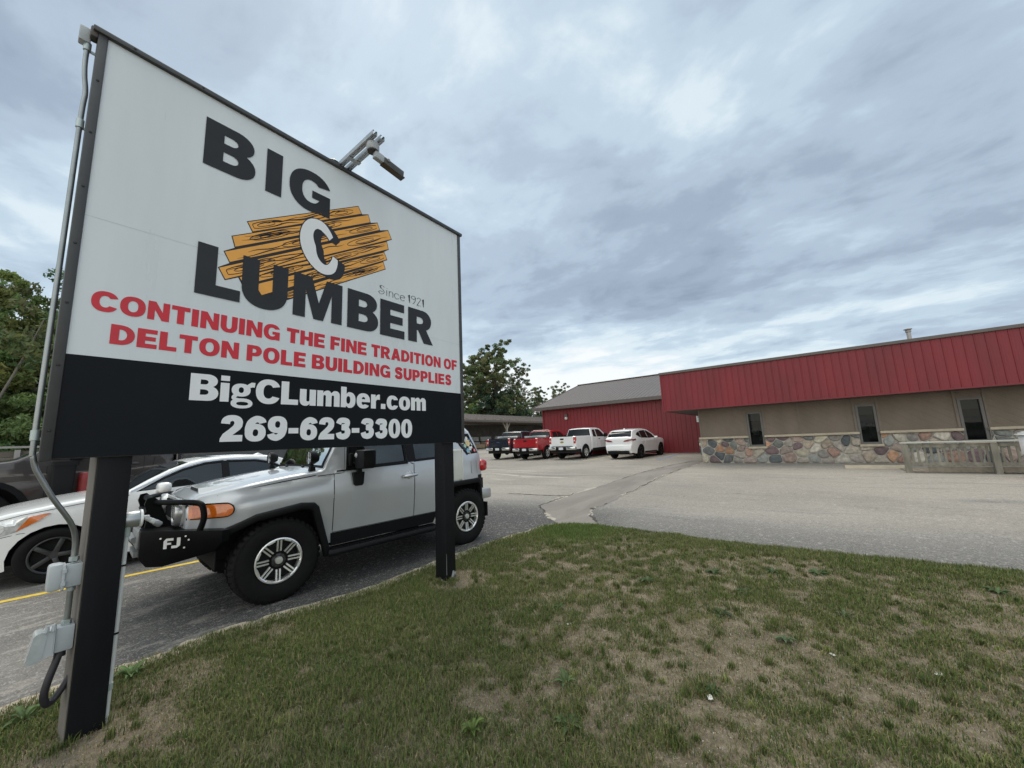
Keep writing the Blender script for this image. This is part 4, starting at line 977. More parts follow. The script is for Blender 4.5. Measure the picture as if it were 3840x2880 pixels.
# ------------------------------------------------------------------ silver off-road SUV beside the sign
SILVER = mat('paint_silver', (0.50, 0.53, 0.57), 0.30, 0.35, var=0.03, vscale=2.0, coat=0.9)
WHITE = paint('white', (0.80, 0.82, 0.83)); 
STEELB = mat('black_powder_coat', (0.0035, 0.0038, 0.0045), 0.42, var=0.2, vscale=6, bump=0.10, bscale=220, spec=0.08)
def build_suv():
    root = empty('offroad_suv', (1.789, 5.462, 0), R(-4.6), 'boxy silver off-road SUV with white roof and black bull bar behind the sign', 'car')
    def w(x, z):
        v = 0.895
        if x < -0.16: v -= 0.27*(((-0.16-x)/0.50)**1.35)
        if z > 1.27: v -= 0.26*(z-1.27)
        zc = 1.105+0.10*max(-.7, min(1, x/0.65)); k = 1-sstep(x, 0.56, 0.72)
        v -= k*0.80*0.030*math.log1p(math.exp(min(20, (z-zc)/0.030)))
        if z < 0.80: v -= 0.10*(0.80-z)
        if x > 2.85: v -= 0.09*((x-2.85)/0.32)**2
        v += 0.012*math.exp(-((z-1.02)/0.12)**2)
        return v
    prof = [(-.63, .62), (-.64, .82), (-.64, 1.02), (-.62, 1.10), (-.55, 1.145), (-.40, 1.175), (-.10, 1.225), (.20, 1.265), (.46, 1.292), (.545, 1.30), (.58, 1.32), (.64, 1.455), (.71, 1.615), (.775, 1.765), (.85, 1.82), (1.05, 1.855), (1.6, 1.88), (2.3, 1.875), (2.72, 1.85), (2.86, 1.81), (2.945, 1.74), (3.04, 1.56), (3.12, 1.38), (3.155, 1.20), (3.16, .95), (3.14, .60)]
    sh = Shell(prof, 0.045, w, 0.03); iw0, iw1, ir = 10, 13, 20
    bot = [(3.10, .62), (3.07, .86), (3.0, .925), (2.50, .925), (2.36, .86), (2.16, .46), (.60, .46), (.46, .855), (.33, .905), (-.10, .86), (-.42, .745), (-.60, .70)]
    fdoor = [(.675, .575), (.675, 1.245), (.79, 1.25), (.83, 1.64), (.93, 1.725), (1.70, 1.735), (1.735, 1.30), (1.78, 1.28), (1.785, .575)]
    rdoor = [(1.792, .575), (1.792, 1.285), (1.745, 1.30), (1.71, 1.735), (2.36, 1.735), (2.40, 1.30), (2.40, .80), (2.22, .575)]
    fw = [(.825, 1.29), (.865, 1.60), (.965, 1.69), (1.655, 1.70), (1.675, 1.318)]
    rw = [(1.80, 1.325), (1.785, 1.70), (2.27, 1.70), (2.30, 1.345)]
    qw = [(2.60, 1.695), (2.90, 1.685), (3.085, 1.375), (2.80, 1.362), (2.68, 1.52)]
    mb = MB()
    for sg in (-1, 1): sh.side(mb, sg, bot, [inset(fdoor, -.003), inset(rdoor, -.003), qw], 0.05)
    sh.top(mb, 0, iw0)
    # sides of the windscreen (pillars) and the tail
    rows = sh.rows(iw0, iw1); m_ = len(rows[0]); vs = [v for r_ in rows for v in r_]
    ks = list(range(0, 5))+list(range(m_-6, m_-1)); mb.add(vs, [(a*m_+k, a*m_+k+1, (a+1)*m_+k+1, (a+1)*m_+k) for a in range(len(rows)-1) for k in ks])
    sh.top(mb, ir, len(prof)-1)
    obj('body', mb, SILVER, root, smooth=38)
    mb = MB(); sh.top(mb, iw1, ir); obj('roof', mb, WHITE, root, smooth=30, label='white roof')
    for poly, hole, nm in ((fdoor, fw, 'door'), (rdoor, rw, 'door')):
        for sg in (-1, 1):
            mb = MB(); sh.patch(mb, inset(poly, .003), 0.0, [hole], 0.10, (sg,), 0.03); d = obj(nm, mb, SILVER, root, smooth=24)
            if poly is fdoor:
                mb = MB(); y = sg*(w(1.70, 1.13)+.001)
                lathe(mb, [(0, 0.004), (.05, .003), (.062, 0.0)], 20, (1.70, 0, 1.135), 'Y'); mb.xf(lambda v: Vector((v.x, y+sg*v.y, v.z))); 
                tube(mb, [(1.60, y+sg*.012, 1.122), (1.61, y+sg*.038, 1.124), (1.70, y+sg*.042, 1.132), (1.80, y+sg*.038, 1.14), (1.815, y+sg*.012, 1.141)], [.018, .024, .022, .024, .018], 10)
                obj('handle', mb, mat('silver_handle', (.56, .57, .59), .25, .7, var=.03), d, smooth=40)
    window_set(root, sh, [fw, rw, qw], GLASS_N)
    # black pillar between the door windows
    mb = MB(); sh.patch(mb, [(1.69, 1.315), (1.665, 1.705), (1.79, 1.705), (1.80, 1.32)], 0.0045, [], .2); obj('pillar_trim', mb, BLACK_PL, root, smooth=30)
    mb = MB(); sh.patch(mb, [(.70, 1.268), (.70, 1.285), (1.69, 1.312), (1.69, 1.295)], .006, [], .3); obj('belt_moulding', mb, BLACK_PL, root, smooth=30)
    # windscreen with black surround
    mb = MB(); sh.panel(mb, iw0, iw1, 0, 1, 0.0, 0.002); ws = obj('windscreen_surround', mb, BLACK_PL, root, smooth=40)
    bm = bmesh.new(); bm.from_mesh(ws.data); 
    kill = [f for f in bm.faces if all(0.012 < (v.co.x-.58)/(.775-.58) < 0.985 for v in f.verts) and all(abs(v.co.y) < 0.62 for v in f.verts)]
    bmesh.ops.delete(bm, geom=kill, context='FACES'); bm.to_mesh(ws.data); bm.free()
    mb = MB(); sh.panel(mb, iw0, iw1, 0.06, 0.96, 0.05, 0.006); obj('windscreen', mb, glass_mat('windscreen_glass', (.42, .52, .48), .72, .52), root, smooth=60)
    mb = MB(); box(mb, (.66, -.55, 1.62), (.008, .05, .045)); obj('inspection_sticker', mb, mat('pale_yellow', (.62, .60, .30), .6), root, smooth=0)
    for y in (-.26, .33):                                    # wipers
        mb = MB(); tube(mb, [(.54, y-.02, 1.325), (.565, y+.10, 1.345), (.60, y+.22, 1.375)], [.020, .012, .008], 6); tube(mb, [(.602, y-.06, 1.372), (.603, y+.46, 1.366)], .011, 6); obj('wiper', mb, BLACK_PL, root)
    # cabin
    mb = MB()
    for y in (-.38, .38):
        box(mb, (1.45, y, 1.02), (.5, .5, .16), bev=.04); box(mb, (1.74, y, 1.30), (.14, .46, .55), bev=.05); box(mb, (1.77, y, 1.63), (.10, .26, .16), bev=.04)
        box(mb, (2.5, y, 1.25), (.14, .5, .45), bev=.05)
    box(mb, (.86, 0, 1.18), (.34, 1.4, .22), bev=.05); obj('cabin_trim', mb, mat('cabin_grey', (.05, .05, .052), .8, var=.1), root)
    mb = MB(); lathe(mb, [(.175, -.012), (.19, 0), (.175, .012), (.16, 0)], 22, (0, 0, 0), 'X', True); mb.xf(lambda v: Matrix.Rotation(R(-25), 3, 'Y') @ v + Vector((1.10, -.38, 1.27))); obj('steering_wheel', mb, BLACK_PL, root)
    underbody(root, -.40, 3.08, .42, .95, .755, [(.11, .52), (2.73, .52)])
    # black cladding along the sills and running boards
    mb = MB(); sh.patch(mb, [(.66, .425), (.655, .570), (2.19, .570), (2.12, .425)], .010, [], .2, thick=.06); obj('sill_cladding', mb, BLACK_PL, root, smooth=30)
    for sg in (-1, 1):
        mb = MB(); prism(mb, roundpoly([(.62, sg*.80), (.66, sg*.99), (2.10, sg*.99), (2.16, sg*.80)], .06), .345, .405); 
        for k in range(22): box(mb, (.74+k*.062, sg*.92, .408), (.022, .12, .008))
        tube(mb, [(.60, sg*.975, .372), (.66, sg*1.0, .374), (2.10, sg*1.0, .374), (2.16, sg*.975, .372)], .036, 10); obj('running_board', mb, BLACK_PL, root, smooth=40)
    # wheel arch flares
    fo = [(-.44, .775), (-.12, .912), (.31, .968), (.45, .95), (.50, .90), (.655, .33), (.58, .33), (.435, .845), (.395, .875), (.31, .888), (-.10, .838), (-.42, .70)]
    ro = [(2.17, .43), (2.35, .90), (2.47, .965), (3.02, .975), (3.10, .93), (3.165, .38), (3.10, .38), (3.045, .85), (2.99, .895), (2.49, .885), (2.41, .84), (2.25, .43)]
    for poly in (fo, ro):
        for sg in (-1, 1):
            mb = MB(); n = len(poly)
            lay = []
            for d, o in ((0.0, -.02), (0.0, .022), (.012, .040), (.03, .046)):
                q = inset(poly, d); lay.append([(x, sg*(w(max(-.36, x), max(.8, z))+o), z) for x, z in q])
            vs = [v for l_ in lay for v in l_]; fs = []
            for a in range(3): fs += [(a*n+i, a*n+(i+1) % n, (a+1)*n+(i+1) % n, (a+1)*n+i) for i in range(n)]
            fs += [tuple(3*n+i for i in t) for t in tessellate_polygon([[Vector((x, z, 0)) for x, z in inset(poly, .03)]])]
            mb.add(vs, fs); 
            obj('fender_flare', mb, BLACK_PL, root, smooth=28)
    # front: grille, round lamps, amber corner lamps
    xf = -.640
    mb = MB(); prism(mb, roundpoly([(-.60, .86), (.60, .86), (.60, 1.10), (-.60, 1.10)], .05), 0, .02, lambda u, v, h: (xf-.004-h, u, v)); fg = obj('grille_frame', mb, mat('grey_satin', (.42, .43, .44), .35, .4, var=.04), root, smooth=30)
    mb = MB(); prism(mb, roundpoly([(-.35, .885), (.35, .885), (.35, 1.075), (-.35, 1.075)], .03), 0, .004, lambda u, v, h: (xf-.026-h, u, v))
    obj('grille_mesh', mb, DARK, fg, smooth=0)
    mb = MB()
    for k in range(-16, 17):
        for s in (-1, 1):
            a = Vector((k*.045, .98)); dz_ = .09; 
            tube(mb, [(xf-.033, a.x-s*dz_, .89), (xf-.033, a.x+s*dz_, 1.07)], .004, 4, False)
    mb.v = [(x, max(-.345, min(.345, y)), z) for x, y, z in mb.v]; obj('mesh_wire', mb, BLACK_PL, fg, smooth=0)
    for sg in (-1, 1):
        mb = MB(); lathe(mb, [(.086, .03), (.092, .055), (.118, .055), (.128, .04), (.130, 0)], 32, (0, 0, 0), 'X'); mb.xf(lambda v: Vector((xf-.02-v.x, v.y+sg*.475, v.z+.985))); hl = obj('headlight', mb, mat('lamp_bezel', (.50, .51, .52), .25, .6, var=.04), root, smooth=40)
        mb = MB(); lathe(mb, [(0, .062), (.05, .058), (.088, .04), (.088, .02)], 28, (0, 0, 0), 'X'); mb.xf(lambda v: Vector((xf-.02-v.x, v.y+sg*.475, v.z+.985))); obj('lens', mb, LAMP_CL, hl, smooth=60)
        poly = [(-.625, .930), (-.375, .928)]+[(-.365+.060*math.sin(R(a)), .988-.060*math.cos(R(a))) for a in range(15, 180, 15)]+[(-.375, 1.048), (-.625, 1.052)]
        mb = MB(); sh.patch(mb, inset(poly, -.012), .008, [], .08, (sg,), .03); tl = obj('turn_signal', mb, BLACK_PL, root, smooth=40)
        mb = MB(); sh.patch(mb, poly, .022, [], .08, (sg,), .02); obj('lens', mb, AMBER, tl, smooth=40)
        mb = MB(); sh.patch(mb, [(-.60, .945), (-.50, .943), (-.50, 1.036), (-.60, 1.036)], .026, [], .2, (sg,), .01); obj('reflector', mb, mat('amber_deep', (.55, .09, .008), .15, coat=1, var=.3, vscale=40), tl, smooth=30)
    # hood scoop, lid seams
    mb = MB(); 
    vs = [(-.54, -.56, 1.150), (-.54, -.06, 1.160), (-.54, -.52, 1.205), (-.54, -.10, 1.215), (-.05, -.60, 1.235), (-.05, -.02, 1.242), (-.50, -.60, 1.150), (-.50, -.02, 1.165)]
    mb.add(vs, [(0, 1, 3, 2), (2, 3, 5, 4), (0, 2, 4, 6), (1, 7, 5, 3)]); obj('hood_scoop', mb, SILVER, root, smooth=0)
    mb = MB(); mb.add([(-.543, -.51, 1.168), (-.543, -.11, 1.176), (-.541, -.50, 1.200), (-.541, -.12, 1.208)], [(0, 1, 3, 2)]); obj('scoop_slot', mb, DARK, root, smooth=0)
    mb = MB(); seam(mb, sh, [(-.42, 1.13), (-.36, 1.155), (.05, 1.20), (.47, 1.245), (.53, 1.275)], .010, .002); seam(mb, sh, [(.50, 1.236), (.67, 1.248)], .008, .002); seam(mb, sh, [(.672, 1.25), (.672, .60)], .008, .001)
    seam(mb, sh, [(2.86, 1.06), (2.86, 1.24), (2.99, 1.25), (3.0, 1.06), (2.86, 1.06)], .006, .001, (-1,)); obj('panel_gap', mb, DARK, root, smooth=0)
    # steel bumper
    mb = MB()
    plan = [(-.60, -.40), (-.70, -.30), (-.88, -.30), (-.93, -.36), (-.94, -.60), (-.82, -.74), (-.40, -.955), (-.34, -.94), (-.40, -.72)]
    for sg in (-1, 1):
        pl = [(x, sg*y) for x, y in plan]; n = len(pl)
        def zt(x): return .865-.05*sstep(x, -.85, -.36)
        def zb(x): return .575+.085*sstep(x, -.85, -.36)
        cx, cy = -.66, sg*-.62
        vs = []
        for x, y in pl: vs.append((x, y, zt(x)))
        for x, y in pl: vs.append((x-.004, y*1.004, zt(x)-.018))
        for x, y in pl: vs.append((x, y, zb(x)+.05))
        for x, y in pl: vs.append((cx+(x-cx)*.82, cy+(y-cy)*.86, zb(x)-.03))
        fs = []
        for a in range(3): fs += [(a*n+i, a*n+(i+1) % n, (a+1)*n+(i+1) % n, (a+1)*n+i) for i in range(n)]
        tri = tessellate_polygon([[Vector((x, y, 0)) for x, y in pl]])
        fs += [tuple(t) for t in tri]+[tuple(3*n+i for i in t) for t in tri]
        mb.add(vs, fs)
    box(mb, (-.76, 0, .70), (.26, .64, .20), bev=.01); box(mb, (-.72, 0, .545), (.26, .9, .08), bev=.02)
    bp_ = obj('front_bumper', mb, STEELB, root, smooth=25)
    mb = MB(); box(mb, (-.915, 0, .74), (.05, .46, .17), bev=.012); tube(mb, [(-.95, -.20, .74), (-.95, .20, .74)], .03, 10); box(mb, (-.93, 0, .60), (.04, .40, .05)); obj('winch', mb, mat('winch_grey', (.26, .27, .28), .45, .5, var=.1), bp_, smooth=30)
    # emblem letters on the bumper wing, bolts round them
    mb = MB(); a_ = Vector((-.94, -.60)); b_ = Vector((-.82, -.74)); dirv = (b_-a_).normalized(); nv = Vector((dirv.y, -dirv.x)); nv = -nv if nv.dot(Vector((-1, -.5))) < 0 else nv
    a_ = Vector((-.82, -.74)); b_ = Vector((-.40, -.955)); dirv = (b_-a_).normalized(); nv = Vector((dirv.y, -dirv.x)); nv = -nv if nv.y > 0 else nv
    def fjp(u, v, h): q = a_+dirv*u+nv*(h+.004); return (q.x, q.y, v)
    F_ = [(.0, 0), (.026, 0), (.026, .040), (.058, .040), (.058, .060), (.026, .060), (.026, .080), (.074, .080), (.074, .105), (.018, .105), (.0, .082)]
    J_ = [(.062, 0), (.106, 0), (.130, .022), (.130, .105), (.102, .105), (.102, .026), (.062, .026)]
    for P_ in (F_, J_): prism(mb, [(u*.95+.03, v*.85+.705) for u, v in P_], 0, .004, fjp)
    obj('letters', mb, mat('letter_silver', (.66, .67, .68), .4, .2), bp_, smooth=0)
    mb = MB()
    for u, v in ((.01, .80), (.19, .795), (.205, .765), (.185, .70), (.0, .68)): q = a_+dirv*u+nv*.004; lathe(mb, [(0, .006), (.009, .004), (.011, 0)], 8, (0, 0, 0), 'X'); 
    mb = MB()
    for u, v in ((.005, .80), (.19, .80), (.215, .765), (.185, .70)):
        prism(mb, [(u+.008*math.cos(k*.785), v+.008*math.sin(k*.785)) for k in range(8)], 0, .005, fjp)
    obj('bolt', mb, ALLOY, bp_, smooth=0)
    # bull bar
    mb = MB()
    for y in (-.33, .33):
        pl = [(-.90, .86), (-.66, .86), (-.74, .92), (-.79, 1.06), (-.80, 1.10), (-.85, 1.15), (-.90, 1.14), (-.915, 1.08), (-.885, .98)]
        prism(mb, pl, y-.022, y+.022, lambda u, v, h: (u, h, v))
    tube(mb, [(-.85, -.34, 1.105), (-.85, .34, 1.105)], .030, 12)
    tube(mb, [(-.885, -.33, 1.0), (-.885, .33, 1.0)], .020, 8)
    for sg in (-1, 1):
        tube(mb, smoothpath([(-.84, sg*.33, 1.095), (-.76, sg*.52, 1.095), (-.62, sg*.74, 1.092), (-.56, sg*.82, 1.075), (-.54, sg*.85, 1.02), (-.535, sg*.86, .93), (-.56, sg*.845, .82)], 4), .026, 12)
    obj('bull_bar', mb, STEELB, root, smooth=40)
    # spot lamps at the cowl
    for y, zb in ((-.735, 1.245), (.735, 1.245)):
        mb = MB(); prism(mb, [(.43, zb-.02), (.52, zb-.02), (.50, zb+.10), (.45, zb+.10)], y-.03, y+.03, lambda u, v, h: (u, h, v)); tube(mb, [(.475, y, zb+.09), (.475, y, zb+.14)], .02, 8)
        lathe(mb, [(0, .10), (.05, .085), (.078, .04), (.085, -.015), (.080, -.022), (.074, -.015)], 24, (.455, y, zb+.205), 'X'); 
        for k in range(4): tube(mb, [(.432, y-.07+.047*k, zb+.205-math.sqrt(max(0, .076**2-(-.07+.047*k)**2))), (.432, y-.07+.047*k, zb+.205+math.sqrt(max(0, .076**2-(-.07+.047*k)**2)))], .004, 5)
        sp_ = obj('spot_lamp', mb, BLACK_PL, root, smooth=40)
        mb = MB(); lathe(mb, [(0, .012), (.04, .006), (.074, -.006)], 24, (.445, y, zb+.205), 'X'); obj('lens', mb, LAMP_CL, sp_, smooth=60)
    # tall tow mirrors
    for sg in (-1, 1):
        mb = MB(); box(mb, (.955, sg*1.10, 1.405), (.17, .24, .225), bev=.03); box(mb, (.955, sg*.96, 1.36), (.06, .14, .05)); 
        prism(mb, [(.885, 1.245), (1.03, 1.245), (1.02, 1.10), (1.0, 1.08), (.93, 1.08), (.905, 1.10)], sg*(w(.95, 1.2)-.01), sg*(w(.95, 1.2)+.045), lambda u, v, h: (u, h, v)); box(mb, (.955, sg*(w(.95, 1.2)+.05), 1.28), (.05, .05, .10))
        box(mb, (.865, sg*.905, 1.40), (.05, .06, .16), bev=.015)
        mr = obj('mirror', mb, BLACK_PL, root, smooth=35)
        mb = MB(); lathe(mb, [(0, .014), (.018, .012), (.03, 0)], 16, (.868, sg*1.035, 1.455), 'X'); mb.xf(lambda v: Vector((2*.868-v.x, v.y, v.z))); obj('reflector', mb, mat('grey_lens', (.42, .43, .44), .2, var=.1), mr, smooth=50)
    # tail: lamps, black corner, silver bumper ends
    for sg in (-1, 1):
        mb = MB(); box(mb, (3.175, sg*.80, 1.165), (.16, .17, .19), bev=.05); obj('tail_light', mb, REDL, root, smooth=50)
        mb = MB(); sh.patch(mb, [(3.03, .70), (3.12, .70), (3.135, 1.02), (3.03, 1.02)], .012, [], .1, (sg,), .04); obj('corner_cladding', mb, BLACK_PL, root, smooth=30)
        mb = MB(); box(mb, (3.215, sg*.74, .70), (.24, .26, .165), bev=.03); obj('bumper_end', mb, mat('grey_silver', (.42, .43, .44), .35, .4, var=.05), root, smooth=40)
        mb = MB(); box(mb, (3.125, sg*.86, .47), (.02, .22, .22)); obj('mud_flap', mb, BLACK_PL, root, smooth=0)
    mb = MB(); box(mb, (3.23, 0, .66), (.16, 1.3, .12), bev=.02); obj('rear_bumper', mb, BLACK_PL, root, smooth=40)
    mb = MB(); lathe(mb, [(.0, .12), (.28, .12), (.36, .10), (.41, .05), (.41, -.09), (.36, -.12), (0, -.12)], 32, (3.30, .05, 1.10), 'X'); obj('spare_wheel', mb, RUBBER, root, smooth=40)
    # stickers on the rear quarter glass
    r_ = random.Random(9); pal = [(.72, .74, .74), (.66, .68, .66), (.22, .45, .62), (.70, .55, .30), (.55, .58, .60), (.35, .50, .40)]
    sp = [(2.80, 1.60, .038, 7), (2.86, 1.62, .030, 5), (2.925, 1.60, .028, 4), (2.87, 1.545, .050, 18), (2.965, 1.535, .036, 6), (2.80, 1.50, .036, 4), (2.945, 1.47, .024, 5), (2.90, 1.455, .040, 4), (2.85, 1.42, .040, 5), (2.87, 1.385, .024, 4), (2.76, 1.57, .035, 12)]
    for i, (x, z, r0, n) in enumerate(sp):
        mb = MB(); poly = [(x+r0*math.cos(2*math.pi*k/n+i), z+r0*1.1*math.sin(2*math.pi*k/n+i)) for k in range(n)]; sh.patch(mb, poly, -.006, [], .5, (-1,)); obj('sticker', mb, mat('sticker_%s' % 'abcdef'[i % 6], pal[i % 6], .5, var=.3, vscale=30), root, smooth=0)
    mb = MB(); sh.patch(mb, [(3.01+.036*math.cos(k*.4), 1.425+.038*math.sin(k*.4)) for k in range(16)], -.006, [], .5, (-1,)); st = obj('sticker', mb, mat('sticker_red', (.60, .08, .10), .5, var=.1), root, smooth=0)
    mb = MB(); sh.patch(mb, [(2.985, 1.412), (3.01, 1.44), (3.035, 1.412)], -.0045, [], .5, (-1,)); obj('mark', mb, mat('sticker_pale', (.7, .62, .6), .5), st, smooth=0)
    for x, sg in ((.11, -1), (.11, 1), (2.73, -1), (2.73, 1)):
        wheel(root, x, sg*.80, .412, .27, .225, 'twin8', sg, tread=.012)
    return root
build_suv()
# ------------------------------------------------------------------ white sedan parked beside it
def build_sedan():
    root = empty('sedan', (.475, 8.81, 0), R(0.0), 'white four-door sedan parked between the silver SUV and the brown pickup', 'car')
    SW = paint('pearl_white', (0.80, 0.815, 0.825))
    def w(x, z):
        v = .905
        if x < -.1: v -= .26*((-.1-x)/.85)**1.7
        if x > 3.0: v -= .15*((x-3.0)/.95)**2
        zb = .93+.035*x
        if z > zb: v -= .46*(z-zb)
        if z < .62: v -= .13*(.62-z)
        v += .012*math.exp(-((z-.80)/.07)**2)
        return v
    prof = [(-.90, .22), (-.95, .45), (-.93, .64), (-.86, .74), (-.70, .83), (-.40, .915), (0, .985), (.40, 1.035), (.58, 1.055), (.64, 1.065), (.86, 1.20), (1.10, 1.33), (1.34, 1.425), (1.50, 1.462), (1.80, 1.49), (2.15, 1.495), (2.50, 1.475), (2.66, 1.45), (2.95, 1.33), (3.25, 1.17), (3.32, 1.145), (3.70, 1.11), (3.86, 1.07), (3.93, .95), (3.95, .6), (3.88, .25)]
    sh = Shell(prof, .055, w, .025)
    bot = [(3.75, .24)]+arch(2.80, .33, .39, -15, 195, 12)+[(2.40, .20), (.40, .20)]+arch(0, .33, .39, -18, 195, 12)+[(-.40, .22), (-.85, .22)]
    fw = [(.735, 1.045), (1.04, 1.215), (1.27, 1.32), (1.55, 1.395), (1.80, 1.415), (1.80, 1.09)]
    rw = [(1.87, 1.095), (1.87, 1.415), (2.30, 1.40), (2.55, 1.345), (2.80, 1.20), (2.84, 1.155)]
    mb = MB()
    for sg in (-1, 1): sh.side(mb, sg, bot, [fw, rw], .11)
    sh.top(mb, 0, 9); rows = sh.rows(9, 12); m_ = len(rows[0]); vs = [v for r_ in rows for v in r_]
    ks = list(range(0, 5))+list(range(m_-6, m_-1)); mb.add(vs, [(a*m_+k, a*m_+k+1, (a+1)*m_+k+1, (a+1)*m_+k) for a in range(len(rows)-1) for k in ks])
    sh.top(mb, 12, len(prof)-1); obj('body', mb, SW, root, smooth=32)
    window_set(root, sh, [fw, rw], GLASS_N, seal_mat=BLACK_PL, seal=.016)
    mb = MB()
    ch = inset(fw, -.026); 
    for sg in (-1, 1):
        line_ = [(.66, 1.045), (1.03, 1.238), (1.26, 1.345), (1.54, 1.421), (1.83, 1.442), (2.31, 1.425), (2.57, 1.368), (2.86, 1.165)]
        vs = []
        for i, (x, z) in enumerate(line_):
            for d, o_ in ((-.011, .002), (-.008, .009), (.008, .009), (.011, .002)): vs.append((x, sg*(sh.w(x, z+d)+o_), z+d))
        mb.add(vs, [(4*i+k, 4*i+k+1, 4*i+k+5, 4*i+k+4) for i in range(len(line_)-1) for k in range(3)])
    obj('chrome_moulding', mb, CHROME, root, smooth=30)
    mb = MB(); sh.patch(mb, [(1.805, 1.085), (1.805, 1.42), (1.865, 1.42), (1.865, 1.09)], .0035, [], .3); obj('pillar_trim', mb, BLACK_PL, root, smooth=30)
    mb = MB(); sh.panel(mb, 9, 12, .02, .99, .0, .002); obj('windscreen_surround', mb, BLACK_PL, root, smooth=60)
    mb = MB(); sh.panel(mb, 9, 12, .05, .95, .03, .006); obj('windscreen', mb, glass_mat('sedan_screen', (.30, .36, .36), .6, .42), root, smooth=60)
    mb = MB(); sh.panel(mb, 17, 19, .03, .97, .05, .005); obj('rear_window', mb, GLASS_D, root, smooth=60)
    mb = MB(); seam(mb, sh, [(.50, .36), (.50, .80), (.66, 1.02)], .007, .001); seam(mb, sh, [(1.83, .30), (1.84, 1.08)], .007, .001); seam(mb, sh, [(-.75, .77), (-.30, .885), (.20, .955), (.60, 1.03)], .007, .002)
    seam(mb, sh, [(-.62, .60), (-.30, .66), (-.26, .66)], .006, .001); obj('panel_gap', mb, DARK, root, smooth=0)
    for sg in (-1, 1):
        hp = [(-.82, .60), (-.50, .63), (-.32, .69), (-.16, .80), (-.06, .875), (-.12, .885), (-.40, .835), (-.72, .765)]
        mb = MB(); sh.patch(mb, hp, .006, [], .08, (sg,), .03); hl = obj('headlight', mb, LAMP_CL, root, smooth=50)
        mb = MB(); sh.patch(mb, [(-.34, .685), (-.16, .80), (-.07, .872), (-.12, .878), (-.24, .855)], .009, [], .08, (sg,), .01); obj('reflector', mb, AMBER, hl, smooth=50)
        mb = MB(); sh.patch(mb, [(-.48+.06*math.cos(k*.5), .735+.055*math.sin(k*.5)) for k in range(12)], .009, [], .2, (sg,)); obj('lens', mb, mat('lamp_bulb_glass', (.75, .77, .78), .05, .2, coat=1, var=.3, vscale=40), hl, smooth=50)
        mb = MB(); box(mb, (.99, sg*1.0, 1.075), (.14, .24, .15), bev=.05); mb.xf(lambda v: Vector((v.x+.10*(abs(v.y)-.9)*1.2, v.y, v.z))); box(mb, (.97, sg*.86, 1.03), (.08, .16, .04)); obj('mirror', mb, SW, root, smooth=50)
        mb = MB(); box(mb, (3.90, sg*.68, .92), (.10, .34, .16), bev=.03); obj('tail_light', mb, REDL, root, smooth=40)
        mb = MB(); tube(mb, [(1.62, sg*(w(1.6, .95)+.03), .955), (1.78, sg*(w(1.7, .95)+.03), .957)], .016, 8); obj('handle', mb, SW, root)
    mb = MB(); box(mb, (1.9, 0, 1.498), (.55, .72, .02), bev=.008); obj('sunroof', mb, GLASS_D, root)
    mb = MB(); tube(mb, [(2.5, .0, 1.47), (2.58, 0, 1.50), (2.66, 0, 1.46)], .03, 6); obj('antenna', mb, SW, root)
    mb = MB()
    for y in (-.36, .36): box(mb, (1.62, y, 1.08), (.13, .46, .5), bev=.05); box(mb, (1.66, y, 1.34), (.09, .25, .14), bev=.04)
    box(mb, (.95, 0, .98), (.35, 1.3, .15), bev=.04); obj('cabin_trim', mb, mat('cabin_tan', (.10, .09, .08), .8), root)
    underbody(root, -.47, 3.45, .20, .80, .78, [(0, .43), (2.80, .43)])
    gun = mat('gunmetal', (.06, .062, .066), .35, .6, var=.1)
    for x, sg in ((0, -1), (0, 1), (2.8, -1), (2.8, 1)): wheel(root, x, sg*.80, .335, .22, .225, 5, sg, rim_mat=gun)
build_sedan()

